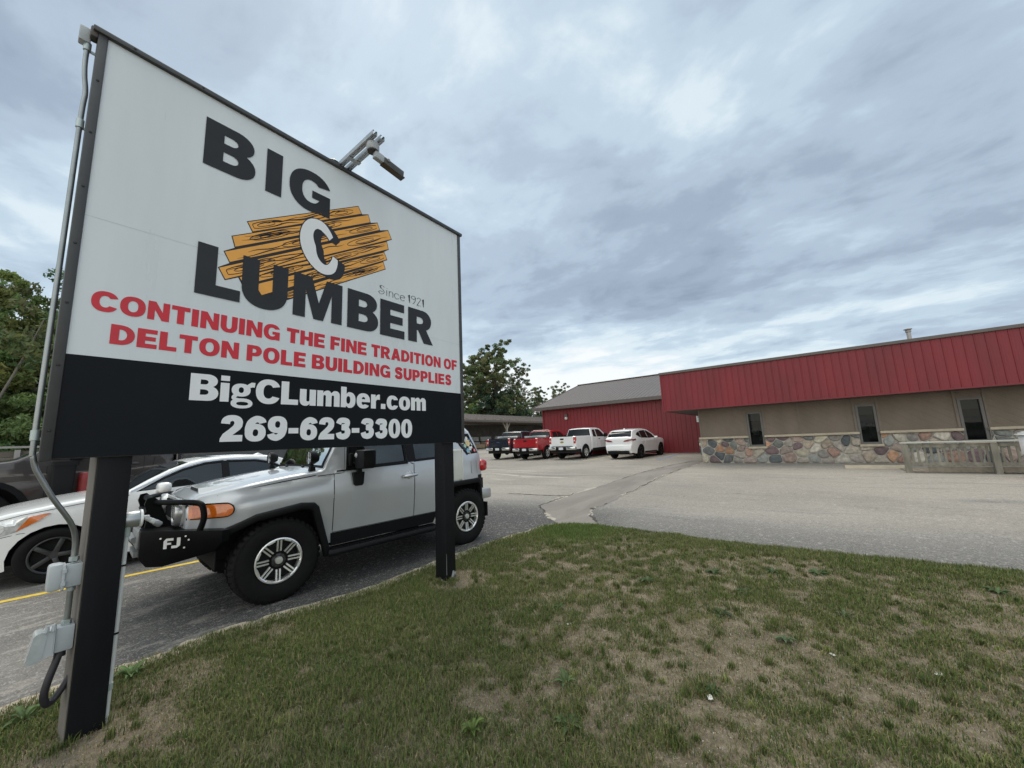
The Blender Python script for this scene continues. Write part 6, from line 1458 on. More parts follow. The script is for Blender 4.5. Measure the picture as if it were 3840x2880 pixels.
m_woods = mat('post_side_weathered', (0.15, 0.135, 0.12), 0.75, var=0.25, vscale=5, bump=0.12, bscale=25, stretch=(1, 1, .2))
X0, X1, Z0, Z1, ZB = 0.145, 3.322, 1.562, 4.268, 2.154
mb = MB(); box(mb, ((X0+X1)/2, SYF+.012, (ZB+Z1)/2), (X1-X0, .018, Z1-ZB-.001)); 
for x in (0.9, 1.7, 2.5): pass
fp = sobj('sign_panel', mb, m_face, smooth=0, label='white upper panel')
for a, b_ in (((X0, 3.02), (1.0, 3.027)), ((2.85, 2.78), (X1, 2.772))):
    mb = MB(); mb.add([(a[0], SYF+.0022, a[1]), (b_[0], SYF+.0022, b_[1]), (b_[0], SYF+.0022, b_[1]+.0028), (a[0], SYF+.0022, a[1]+.0028)], [(0, 1, 2, 3)])
    sobj('panel_joint', mb, mat('joint_grey', (.50, .53, .55), .5), fp, smooth=0)
mb = MB(); box(mb, ((X0+X1)/2, SYF+.012, (Z0+ZB)/2), (X1-X0, .018, ZB-Z0)); bp2 = sobj('sign_panel', mb, m_blk, smooth=0, label='black lower panel')
mb = MB()
FR = .045
box(mb, (X0-FR/2, SYF+.045, (Z0+Z1)/2+.008), (FR, .11, Z1-Z0+.05), bev=.006); box(mb, (X1+FR/2, SYF+.045, (Z0+Z1)/2), (FR, .11, Z1-Z0+.03), bev=.006)
box(mb, ((X0+X1)/2, SYF+.040, Z1+.018), (X1-X0+2*FR+.05, .13, .036), bev=.006)
box(mb, ((X0+X1)/2, SYF+.055, Z0+.02), (X1-X0, .06, .05))
box(mb, ((X0+X1)/2, SYF+.038, (Z0+Z1)/2), (X1-X0-.002, .030, Z1-Z0-.06))
sobj('frame', mb, m_trim, smooth=25)
mb = MB()
def screw(mb, x, y, z, ax):
    lathe(mb, [(0, .005), (.006, .004), (.008, 0)], 8, (0, 0, 0), 'Y'); n = 8*3
    blk = mb.v[-n:]; mb.v[-n:] = [(x+v[0], y-v[1], z+v[2]) if ax == 'y' else (x+v[0], y+v[2], z+v[1]) for v in blk]
for k in range(8): screw(mb, X0-FR/2, SYF-.010, Z0+.15+k*.37, 'y'); screw(mb, X1+FR/2, SYF-.010, Z0+.15+k*.37, 'y')
for k in range(9): screw(mb, X0+.12+k*.37, SYF-.025, Z1+.018, 'y')
sobj('screw', mb, mat('screw_dark', (.03, .03, .03), .4, .5), smooth=40)
# posts
for px_, rz_, nm in ((.392, R(4), 0), (3.142, 0, 1)):
    mb = MB(); M_ = Matrix.Rotation(rz_, 3, 'Z'); box(mb, (px_, SYF+.03+.006+.085, 1.35 if nm else 1.35), (.148, .172, 3.0 if nm else 2.96), bev=.006, M=M_)
    mb.v = [(v[0], v[1], v[2]-.10) for v in mb.v]
    p_ = sobj('post', mb, m_post, smooth=30)
    if nm == 0:
        mb = MB(); box(mb, (px_-.0775, SYF+.128, 1.20), (.004, .164, 2.65), M=M_); sobj('weathered_side', mb, m_woods, p_, smooth=0)
    else:
        mb = MB(); r_ = random.Random(6)
        for cx_, z0, w_, h_ in ((.035, .02, .034, .085), (.062, .05, .014, .06), (-.02, .015, .02, .03)):
            pl = [(px_+cx_+w_*(.5+.6*r_.random())*math.cos(t*.5236), z0+h_*.5+h_*(.4+.5*r_.random())*math.sin(t*.5236)) for t in range(12)]
            pl = [(min(px_+.071, x), max(-.02, z)) for x, z in pl]; tri = tessellate_polygon([[Vector((x, z, 0)) for x, z in pl]])
            mb.add([(x, SYF+.0335, z) for x, z in pl], [tuple(t) for t in tri])
        for y0, z0, h_ in ((.10, .01, .05), (.17, .02, .03)):
            mb.add([(px_-.0755, SYF+y0-.015, z0), (px_-.0755, SYF+y0+.02, z0-.005), (px_-.0755, SYF+y0+.01, z0+h_), (px_-.0755, SYF+y0-.006, z0+h_*.7)], [(0, 1, 2, 3)])
        mb.add([(px_-.068, SYF+.0335, .10), (px_-.062, SYF+.0335, .10), (px_-.0635, SYF+.0335, .32), (px_-.0665, SYF+.0335, .33)], [(0, 1, 2, 3)])
        sobj('bare_patch', mb, mat('chipped_paint', (.30, .31, .31), .8, var=.2), p_, smooth=0)
# lettering
YF = SYF+.003-.0012
def word(name, shapes, m, y=YF, parent=None): return sobj(name, shapes_mb(shapes, y), m, parent or fp, smooth=0, normals=False)
def fit1(ch, x0, x1, z0, z1): return text_mesh(ch, (x0, x1, z0, z1-z0))
BIG = fit1('B', .674, 1.012, 3.697, 4.087)+fit1('I', 1.088, 1.214, 3.695, 4.087)+fit1('G', 1.270, 1.638, 3.695, 4.075)
LUM = fit1('L', .688, .966, 2.685, 3.074)+fit1('U', .968, 1.297, 2.683, 3.074)+fit1('M', 1.343, 1.775, 2.685, 3.070)+fit1('B', 1.828, 2.160, 2.683, 3.070)+fit1('E', 2.183, 2.487, 2.682, 3.066)+fit1('R', 2.533, 2.882, 2.686, 3.070)
word('lettering', BIG, m_ink, YF-.0036); word('lettering', LUM, m_ink, YF-.0036)
for txt, x0, x1, z0 in (('CONTINUING THE FINE TRADITION OF', .214, 3.270, 2.4375), ('DELTON POLE BUILDING SUPPLIES', .309, 3.170, 2.2425)):
    sh_ = text_mesh(txt, (x0, x1, z0, .1255), 8)
    word('lettering', sh_, m_redv, YF-.0006)
word('lettering', text_mesh('BigCLumber.com', (.711, 2.772, 1.919, .188), 6), m_whtv, YF, bp2)
word('lettering', text_mesh('269-623-3300', (.899, 2.584, 1.630, .189), 6), m_whtv, YF, bp2)
def thin(segs, x0, sx_, z0, sz_, w_): return [([(x0+u*sx_, z0+v*sz_) for u, v in stroke(sp2(p, 6) if cur else p, w_)[0]], [], k) for k, (p, cur) in enumerate(segs)]
SINCE = [([(16, 86), (8, 96), (-4, 98), (-12, 86), (-4, 66), (10, 48), (14, 24), (2, 4), (-16, 4), (-24, 20), (-12, 34), (6, 30)], 1), ([(-6, 100), (-18, 84), (-8, 62)], 1),
  ([(34, 0), (34, 62)], 0), ([(34, 78), (35.5, 84), (37, 78)], 0), ([(52, 0), (52, 62)], 0), ([(52, 44), (62, 60), (76, 58), (80, 40), (80, 0)], 1), ([(126, 50), (114, 62), (98, 54), (92, 32), (98, 8), (114, 0), (127, 12)], 1),
  ([(138, 34), (172, 40), (168, 56), (154, 62), (140, 50), (137, 30), (144, 8), (158, 0), (172, 10)], 1),
  ([(202, 84), (214, 100), (214, 0)], 0), ([(262, 80), (252, 62), (236, 62), (229, 80), (238, 96), (252, 98)], 1), ([(252, 98), (263, 88), (264, 66), (257, 30), (240, 0)], 1), ([(278, 78), (288, 97), (304, 94), (306, 74), (292, 40), (276, 2)], 1), ([(276, 2), (310, 2)], 0), ([(322, 84), (334, 100), (334, 0)], 0)]
word('lettering', thin(SINCE, 2.205, .00163, 3.118, .00096, 2.0), m_ink, YF)
# the board logo: seven slanted boards, outlined, with grain, and the big C
OUT = [(.975, 3.365), (1.921, 3.978), (1.964, 3.906), (2.034, 3.940), (2.063, 3.858), (2.140, 3.897), (2.174, 3.822), (2.272, 3.870), (2.320, 3.778), (2.257, 3.733), (2.282, 3.646), (2.225, 3.599), (2.265, 3.520), (2.216, 3.487), (2.246, 3.407),
       (1.345, 2.828), (1.302, 2.801), (1.106, 2.760), (1.067, 2.850), (.971, 2.832), (.944, 2.882), (.861, 2.832), (.813, 2.920), (.882, 2.977), (.840, 3.059), (.908, 3.112), (.882, 3.201), (1.018, 3.288)]
lg = word('board_logo', [(OUT, [], 0)], m_ink, YF)
PL = [((.975, 3.365), (1.921, 3.978), (1.964, 3.906), (1.018, 3.288)), ((.882, 3.201), (2.034, 3.940), (2.063, 3.858), (.908, 3.112)), ((.840, 3.059), (2.140, 3.897), (2.174, 3.822), (.882, 2.977)), ((.813, 2.920), (2.272, 3.870), (2.320, 3.778), (.861, 2.832)),
      ((.944, 2.888), (2.257, 3.733), (2.282, 3.646), (.985, 2.828)), ((1.050, 2.862), (2.225, 3.599), (2.265, 3.520), (1.106, 2.778)), ((1.16, 2.780), (2.216, 3.487), (2.246, 3.407), (1.322, 2.818))]
sh_ = []; gr = []; r_ = random.Random(12)
for k, pl in enumerate(PL):
    q = inset(list(pl), .0068); sh_.append((q, [], 0))
    a, b_, c, d = [Vector(v) for v in q]
    def uv(u, v): return tuple((a.lerp(b_, u)).lerp(d.lerp(c, u), v))
    for j in range(8):                                    # long grain strokes
        u0 = r_.uniform(.02, .74); u1 = min(.985, u0+r_.uniform(.16, .38)); v0 = (.2, .38, .5, .64, .8)[j % 5]+r_.uniform(-.07, .07)
        pts = [uv(u0+(u1-u0)*t/8, min(.9, max(.1, v0+.09*math.sin(t*.9+j*1.7)))) for t in range(9)]
        gr.append((stroke(pts, [.0006+.0036*math.sin(math.pi*t/8) for t in range(9)])[0], [], 0))
    for cu in ((.12, .62, .88)[k % 3], (.80, .22, .42)[k % 3]):        # knots
        for s_ in (1.0, .52):
            n = 18; pts = [uv(min(.98, max(.02, cu+(.13 if s_ == 1.0 else .07)*math.cos(2*math.pi*t/n+.4))), .5+.34*s_*math.sin(2*math.pi*t/n+.4)) for t in range(n-1)]
            gr.append((stroke(pts, [.0028]*len(pts))[0], [], 0))
word('boards', sh_, m_orng, YF-.0008, lg); word('grain', gr, m_ink, YF-.0015, lg)
# big C: white face over its black drop
cc, ca_ = Vector((1.567, 3.385)), R(14)
def cpath(dx, dz, grow, n=40):
    o, i_ = [], []
    for k in range(n+1):
        t = 25+(334-25)*k/n; a = R(t); th = (.090+.042*abs(math.cos(R(t-180)/1.0))**1.2*(1 if 90 < t < 270 else .25))*(1-.45*max(0, (abs(t-180)-120)/35))
        ct = Vector((.122*math.cos(a), .212*math.sin(a)))
        for lst, sg in ((o, 1), (i_, -1)):
            v = ct*(1+sg*(th*.5+grow)/ct.length*(1.0)); v = Vector((v.x*math.cos(ca_)-v.y*math.sin(ca_), v.x*math.sin(ca_)+v.y*math.cos(ca_))); lst.append((cc.x+dx+v.x, cc.y+dz+v.y))
    return o+i_[::-1]
word('letter', [(cpath(.066*q/5, -.020*q/5, .008), [], 5-q) for q in range(5, -1, -1)], m_ink, YF-.0019, lg)
word('letter', [(cpath(0, 0, 0), [], 0)], m_whtv, YF-.0042, lg)

# floodlight on its steel channel arm over the top edge
ax, az = 1.765, Z1+.055
fl = None
mb = MB()
CH = []
def channel(mb, x, y0, y1, z, w_=.041, h_=.041, t=.003):
    # slotted base facing down, open side up
    box(mb, (x-w_/2, (y0+y1)/2, z), (t, abs(y1-y0), h_)); box(mb, (x+w_/2, (y0+y1)/2, z), (t, abs(y1-y0), h_))
    box(mb, (x-w_/2+.006, (y0+y1)/2, z+h_/2), (.012, abs(y1-y0), t)); box(mb, (x+w_/2-.006, (y0+y1)/2, z+h_/2), (.012, abs(y1-y0), t))
    zb = z-h_/2; n = 9; L_ = abs(y1-y0); yy = min(y0, y1)
    box(mb, (x-w_/2+.0065, (y0+y1)/2, zb), (.013, L_, t)); box(mb, (x+w_/2-.0065, (y0+y1)/2, zb), (.013, L_, t))
    for k in range(n+1): box(mb, (x, yy+L_*k/n, zb), (.0145, .024 if 0 < k < n else .03, t))
YA, YB = SYF+.10, SYF-.585
for s_ in (-.038, .038): channel(mb, ax+s_, YA, YB, az)
for y_ in (SYF+.02, SYF-.17): box(mb, (ax, y_, az-.026), (.13, .045, .006))
mb.xf(lambda v: Vector((v.x, v.y, v.z+(SYF+.10-v.y)*.02)))
arm = sobj('lamp_arm', mb, GALV, smooth=25)
mb = MB(); lathe(mb, [(0, -.02), (.05, -.02), (.055, .0), (.055, .02), (.04, .035), (0, .04)], 20, (ax-.10, SYF+.03, Z1+.035), 'Z'); tube(mb, [(ax-.14, SYF+.05, Z1+.03), (ax-.35, SYF+.07, Z1+.045), (ax-.8, SYF+.08, Z1-.02)], .018, 8); sobj('junction_box', mb, m_trim, arm, smooth=40)
mb = MB(); zf = az+.012-.045
lathe(mb, [(0, .03), (.052, .03), (.056, .02), (.056, -.035), (.05, -.045), (0, -.045)], 24, (ax+.005, YB+.10, zf-.01), 'Z'); rb = sobj('round_box', mb, GREYBOX, arm, smooth=40)
mb = MB()
lathe(mb, [(0, -.0455), (.048, -.0465), (.048, -.052), (0, -.052)], 24, (ax+.005, YB+.10, zf-.01), 'Z'); sobj('cover_plate', mb, mat('cover_dark', (.05, .05, .055), .5), rb, smooth=40)
mb = MB(); Mf = Matrix.Rotation(R(7), 3, 'Y'); c0 = Vector((ax+.055, YB+.085, zf-.095))
box(mb, c0, (.095, .050, .075), bev=.008, M=Mf); hd = sobj('lamp_head', mb, GREYBOX, arm, smooth=30)
mb = MB(); c1 = c0+Mf @ Vector((.155, 0, -.002)); box(mb, c1, (.22, .052, .070), bev=.006, M=Mf); 
c2 = c0+Mf @ Vector((.155, -.004, -.040)); box(mb, c2, (.235, .066, .008), M=Mf); sobj('lamp_lens', mb, mat('smoked_lens', (.055, .052, .045), .3, var=.2, vscale=12), arm, smooth=30)
mb = MB(); c3 = c0+Mf @ Vector((.085, -.032, .018)); lathe(mb, [(0, .004), (.014, .004), (.016, 0)], 14, c3, 'Y'); mb.v = [(v[0], 2*c3.y-v[1], v[2]) for v in mb.v]; sobj('photo_sensor', mb, mat('sensor_grey', (.2, .2, .19), .4), arm, smooth=30)

# conduit and boxes on the left post, working down from the top corner
mb = MB(); box(mb, (X0-FR-.052, SYF+.07, Z1-.015), (.052, .06, .105), bev=.008); cb_ = sobj('corner_box', mb, GREYBOX, smooth=30)
mb = MB(); box(mb, (X0-FR-.016, SYF+.03, Z1+.002), (.036, .07, .075), bev=.010); sobj('knuckle', mb, mat('knuckle_brown', (.08, .07, .065), .6), cb_, smooth=30)
m_cond = mat('conduit_steel', (.27, .29, .295), .33, .8, var=.12, vscale=10)
cx = X0-FR-.036
path = smoothpath([(cx, SYF+.065, Z1-.07), (cx, SYF+.065, Z1-.20), (cx+.006, SYF+.06, Z1-.30), (cx+.018, SYF+.05, Z1-.42), (cx+.014, SYF+.045, Z1-.60), (cx+.014, SYF+.045, 2.9), (cx+.014, SYF+.045, 2.2), (cx+.014, SYF+.045, 1.64), (cx+.018, SYF+.045, 1.575), (cx+.032, SYF+.047, 1.510), (cx+.060, SYF+.05, 1.445), (.170, SYF+.057, 1.345), (.225, SYF+.072, 1.245), (.256, SYF+.085, 1.182), (.273, SYF+.095, 1.125), (.280, SYF+.10, 1.06), (.280, SYF+.10, .98)], 5)
mb = MB(); tube(mb, path, .0125, 12); cd = sobj('conduit', mb, m_cond, smooth=50)
for z, x, y in ((Z1-.085, cx, SYF+.065), (3.62, cx+.014, SYF+.045), (1.69, cx+.014, SYF+.045)):
    mb = MB(); lathe(mb, [(.013, -.03), (.018, -.028), (.018, .028), (.013, .03)], 14, (x, y, z), 'Z'); box(mb, (x+.022, y+.006, z-.02), (.036, .012, .014))
    sobj('coupling', mb, mat('coupling_zinc', (.38, .44, .44), .4, .6, var=.1), cd, smooth=40)
def bx_outlet(z0, z1, xr, y, lean, name):
    mb = MB(); w_ = .066; zc = (z0+z1)/2; h = z1-z0
    box(mb, (xr-w_/2, y, zc), (w_, .075, h), bev=.006)
    b0 = sobj(name, mb, GREYBOX, smooth=30)
    mb = MB(); box(mb, (xr-w_-.034, y, zc+.004), (.058, .088, h+.022), bev=.016); box(mb, (xr-w_-.004, y, zc), (.012, .092, h+.012), bev=.003); 
    for k in (-1, 1): box(mb, (xr-w_-.004, y-.048, zc+k*h*.28), (.016, .010, .02))
    sobj('flap_cover', mb, mat('grey_cover', (.42, .45, .47), .42, var=.06, vscale=9), b0, smooth=40); return b0
bx_outlet(.845, .965, .318, SYF+.10, 0, 'outlet_box')
mb = MB(); tube(mb, [(.283, SYF+.10, .85), (.283, SYF+.10, .66)], .0135, 12); cd2 = sobj('conduit', mb, m_cond, smooth=40)
for z_, pr_, n_ in ((.99, [(.014, -.014), (.021, -.012), (.021, .012), (.014, .014)], 6), (.655, [(.014, -.014), (.021, -.012), (.021, .012), (.014, .014)], 6), (.83, [(.014, -.012), (.019, -.01), (.019, .01), (.014, .012)], 10)):
    mb = MB(); lathe(mb, pr_, n_, (.283, SYF+.10, z_), 'Z'); sobj('fitting', mb, MATS['coupling_zinc'], cd2, smooth=40)
mb = MB(); box(mb, (.279, SYF+.10, .580), (.070, .085, .125), bev=.005); b1 = sobj('switch_box', mb, GREYBOX, smooth=30)
mb = MB(); prism(mb, [(.240, .516), (.240, .644), (.205, .636), (.182, .505)], SYF+.05, SYF+.15, lambda u, v, h: (u, h, v)); box(mb, (.2425, SYF+.10, .580), (.004, .100, .138)); sobj('cover_base', mb, mat('grey_cover', (.42, .45, .47), .42), b1, smooth=30)
mb = MB(); prism(mb, roundpoly([(.206, .505), (.216, .630), (.196, .645), (.170, .636), (.150, .505), (.170, .492)], .014), SYF+.048, SYF+.152, lambda u, v, h: (u, h, v)); sobj('bubble_cover', mb, mat('milky_plastic', (.40, .43, .44), .25, var=.12, vscale=14, coat=.6), b1, smooth=40)
mb = MB(); tube(mb, [(.212, SYF+.045, .642), (.212, SYF+.045, .672), (.236, SYF+.045, .672), (.236, SYF+.045, .640)], .010, 8); box(mb, (.190, SYF+.10, .492), (.016, .02, .018), bev=.004); sobj('latch', mb, mat('grey_cover', (.42, .45, .47), .42), b1, smooth=40)
mb = MB(); tube(mb, smoothpath([(.272, SYF+.10, .525), (.262, SYF+.09, .47), (.240, SYF+.08, .38), (.232, SYF+.08, .31), (.246, SYF+.09, .262), (.272, SYF+.11, .268), (.305, SYF+.12, .32), (.325, SYF+.125, .36)], 5), .0165, 10); lathe(mb, [(.017, -.03), (.023, -.028), (.021, .02), (.016, .03)], 10, (.272, SYF+.10, .512), 'Z'); sobj('flexible_conduit', mb, mat('black_conduit', (.022, .020, .026), .45, var=.15, vscale=30), smooth=50)
# lower floodlight on the right of the left post
mb = MB(); ly = SYF+.10
lathe(mb, [(0, .0), (.047, .0), (.05, .006), (.05, .065), (.047, .07), (0, .07)], 24, (.468, ly, 1.165), 'X'); fb = sobj('round_box', mb, mat('box_satin', (.40, .42, .43), .35, .7, var=.08), smooth=40)
mb = MB(); lathe(mb, [(0, 0), (.053, 0), (.055, .006), (.053, .012), (0, .012)], 24, (.5385, ly, 1.165), 'X'); sobj('cover_plate', mb, mat('sign_white', (.74, .76, .76), .4), fb, smooth=40)
m_arm = mat('lamp_arm_grey', (.50, .51, .51), .45, .3, var=.08)
mb = MB(); tube(mb, [(.548, ly, 1.17), (.560, ly, 1.17)], .012, 10); Mk = Matrix.Rotation(R(36), 3, 'Y'); box(mb, (.568, ly, 1.165), (.036, .026, .026), bev=.005); box(mb, (.586, ly, 1.150), (.05, .026, .026), bev=.006, M=Mk); box(mb, (.608, ly, 1.134), (.04, .029, .029), bev=.006, M=Mk); lathe(mb, [(0, .02), (.012, .02), (.012, -.02), (0, -.02)], 10, (.572, ly, 1.166), 'Y'); sobj('lamp_arm', mb, m_arm, fb, smooth=35)
mb = MB(); lathe(mb, [(.0, .0), (.015, .0), (.018, .006), (.018, .036), (.013, .042), (0, .042)], 18, (0, 0, 0), 'X'); Mq = Matrix.Rotation(R(40), 3, 'Y'); mb.xf(lambda v: Mq @ v + Vector((.612, ly, 1.131))); sobj('lamp_head', mb, mat('lamp_head_grey', (.22, .23, .24), .4, .3), fb, smooth=40)
mb = MB(); tube(mb, [(.486, ly-.01, 1.118), (.483, ly-.01, .6), (.479, ly-.01, .02)], .0125, 10); wc = sobj('white_conduit', mb, mat('pvc_white', (.58, .60, .58), .5, var=.08), smooth=50)
mb = MB(); lathe(mb, [(.0125, -.035), (.017, -.033), (.017, .033), (.0125, .035)], 12, (.486, ly-.01, 1.10), 'Z'); sobj('coupling', mb, mat('pvc_grey', (.34, .40, .37), .5), wc, smooth=40)
mb = MB(); lathe(mb, [(.0125, -.02), (.016, -.018), (.016, .018), (.0125, .02)], 12, (.480, ly-.01, .235), 'Z'); sobj('coupling', mb, mat('pvc_grey', (.34, .40, .37), .5), wc, smooth=40)
for z in (.90, .52):
    mb = MB(); lathe(mb, [(.0128, -.005), (.0155, -.005), (.0155, .005), (.0128, .005)], 12, (.4845-.003*(1-z), ly-.01, z), 'Z'); box(mb, (.477, ly-.01, z-.004), (.03, .014, .008)); sobj('cable_tie', mb, BLACK_PL, wc, smooth=40)
# pale meter box on the far side of the right post
mb = MB(); box(mb, (3.31, SYF+.16, 1.285), (.17, .17, .355), bev=.008); mbx = sobj('meter_box', mb, mat('meter_enamel', (.60, .61, .57), .5, var=.06, vscale=7), smooth=30)
mb = MB(); box(mb, (3.402, SYF+.16, 1.285), (.020, .185, .375), bev=.006); sobj('lid', mb, MATS['meter_enamel'], mbx, smooth=30)
mb = MB(); tube(mb, [(3.31, SYF+.16, 1.11), (3.31, SYF+.16, 0.0)], .012, 8); sobj('conduit', mb, m_post, mbx, smooth=40)
# ================================================================== RAMP RAILING, DISPENSER, SMALL THINGS
m_old = mat('silvered_wood', (0.22, 0.205, 0.17), 0.9, var=0.42, vscale=5, bump=0.5, bscale=26, stretch=(1, 1, .25))
m_deck = mat('ramp_planks', (0.22, 0.19, 0.15), 0.9, var=0.28, vscale=5, bump=0.4, bscale=24)
RXp = 15.75; y0r, y1r = -2.32, -8.8
ramp = empty('ramp_railing', (RXp, y0r, gz(RXp)), 0, 'weathered wooden ramp railing in front of the stone base at the right', 'railing')
mb = MB()
def dz_(y): return 0.0
top0, top1 = .83, .83
for k, y in enumerate((0, -1.66, -3.3, -4.95, -6.4)):
    mb2 = MB(); h = .80
    box(mb2, (-.02, y, h/2-.02), (.13, .13, h+.04), bev=.012); obj('post', mb2, m_old, ramp, smooth=20)
mb = MB(); box(mb, (-.01, -3.2, .845), (.17, 6.55, .04), bev=.006); obj('top_rail', mb, mat('pale_rail_wood', (.42, .42, .38), .85, var=.2, vscale=4, stretch=(1, .3, 1)), ramp, smooth=0)
mb = MB(); box(mb, (.01, -3.2, .75), (.04, 6.3, .09)); box(mb, (.01, -3.2, .245), (.04, 6.3, .085)); obj('rail', mb, m_old, ramp, smooth=0)
r_ = random.Random(8)
y = -.14
while y > -6.3:
    near = min(abs(y-p) for p in (0, -1.66, -3.3, -4.95, -6.4))
    if near > .10: mb = MB(); box(mb, (.045, y+r_.uniform(-.008, .008), .49), (.032, .05, .60), bev=.004); obj('baluster', mb, m_old, ramp, smooth=0)
    y -= .128
mb = MB()
n = 44
for k in range(n): yy = -.05-k*.148; hh = .02+.011*k*.148; box(mb, (.62, yy, hh), (1.22, .14, .035))
obj('deck', mb, m_deck, ramp, smooth=0)
mb = MB(); box(mb, (.05, -3.4, .10), (.04, 6.0, .13)); obj('stringer', mb, m_deck, ramp, smooth=0)
ks = empty('parking_stop', (16.9, -1.75, gz(16.9)), R(2), 'low tan concrete parking stop at the start of the ramp', 'parking stop')
mb = MB(); prism(mb, [(-.10, 0), (.10, 0), (.07, .10), (-.07, .10)], -.75, .75, lambda u, v, h: (u, h, v)); obj('block', mb, m_ledge, ks, smooth=0)
dp = empty('dispenser_box', (14.65, -4.38, gz(14.9)+.08), R(0), 'white and red dispenser box by the ramp railing, cut by the right edge', 'dispenser')
m_dw = mat('dispenser_white', (.64, .66, .67), .4, var=.08, vscale=5); m_dr = mat('dispenser_red', (.38, .03, .05), .4, var=.08, vscale=5)
mb = MB(); box(mb, (0, -.02, .70), (.42, .46, .46), bev=.02); obj('cabinet', mb, m_dw, dp, smooth=30)
mb = MB(); box(mb, (0, -.02, .30), (.40, .40, .34), bev=.01); box(mb, (0, -.02, .05), (.36, .36, .10)); obj('base', mb, m_dr, dp, smooth=20)
mb = MB(); box(mb, (-.212, -.03, .74), (.012, .32, .22)); obj('window', mb, GLASS_D, dp, smooth=0)
mb = MB(); 
for k in range(4): box(mb, (0, .03-k*.02, .955+k*.028), (.42-.05*k, .46-.06*k, .018), bev=.005)
obj('lid', mb, mat('bright_lid', (.74, .78, .79), .3, var=.05), dp, smooth=20)
for yy in (-.19, .15): mb = MB(); box(mb, (-.19, yy, .24), (.03, .03, .48)); obj('leg', mb, m_dw, dp, smooth=0)

bn = empty('waste_bin', (.60, 10.30, gz(.6, 10.3)), R(2), 'black upright bin with rolled rim standing before the brown pickup', 'bin')
mb = MB(); prism(mb, roundpoly([(-.14, -.17), (.14, -.17), (.14, .17), (-.14, .17)], .04), .03, 1.33); mb.v = [(x*(.80+.20*z/1.33), y*(.80+.20*z/1.33), z) for x, y, z in mb.v]; obj('body', mb, BLACK_PL, bn, smooth=30)
mb = MB(); prism(mb, roundpoly([(-.16, -.19), (.16, -.19), (.16, .19), (-.16, .19)], .05), 1.28, 1.35); obj('rim', mb, BLACK_PL, bn, smooth=30)
for s in (-1, 1): mb = MB(); lathe(mb, [(0, -.03), (.10, -.03), (.10, .03), (0, .03)], 14, (s*.12, .15, .10), 'X'); obj('wheel', mb, RUBBER, bn)
rb = empty('bollard', (.86, 10.35, gz(.9, 10.35)), 0, 'red steel bollard half hidden behind the left sign post', 'bollard')
mb = MB(); lathe(mb, [(0, 1.13), (.05, 1.12), (.075, 1.08), (.08, 1.0), (.08, 0)], 18, (0, 0, 0), 'Z'); obj('pipe', mb, mat('bollard_red', (.26, .03, .03), .5, var=.25, vscale=6), rb)

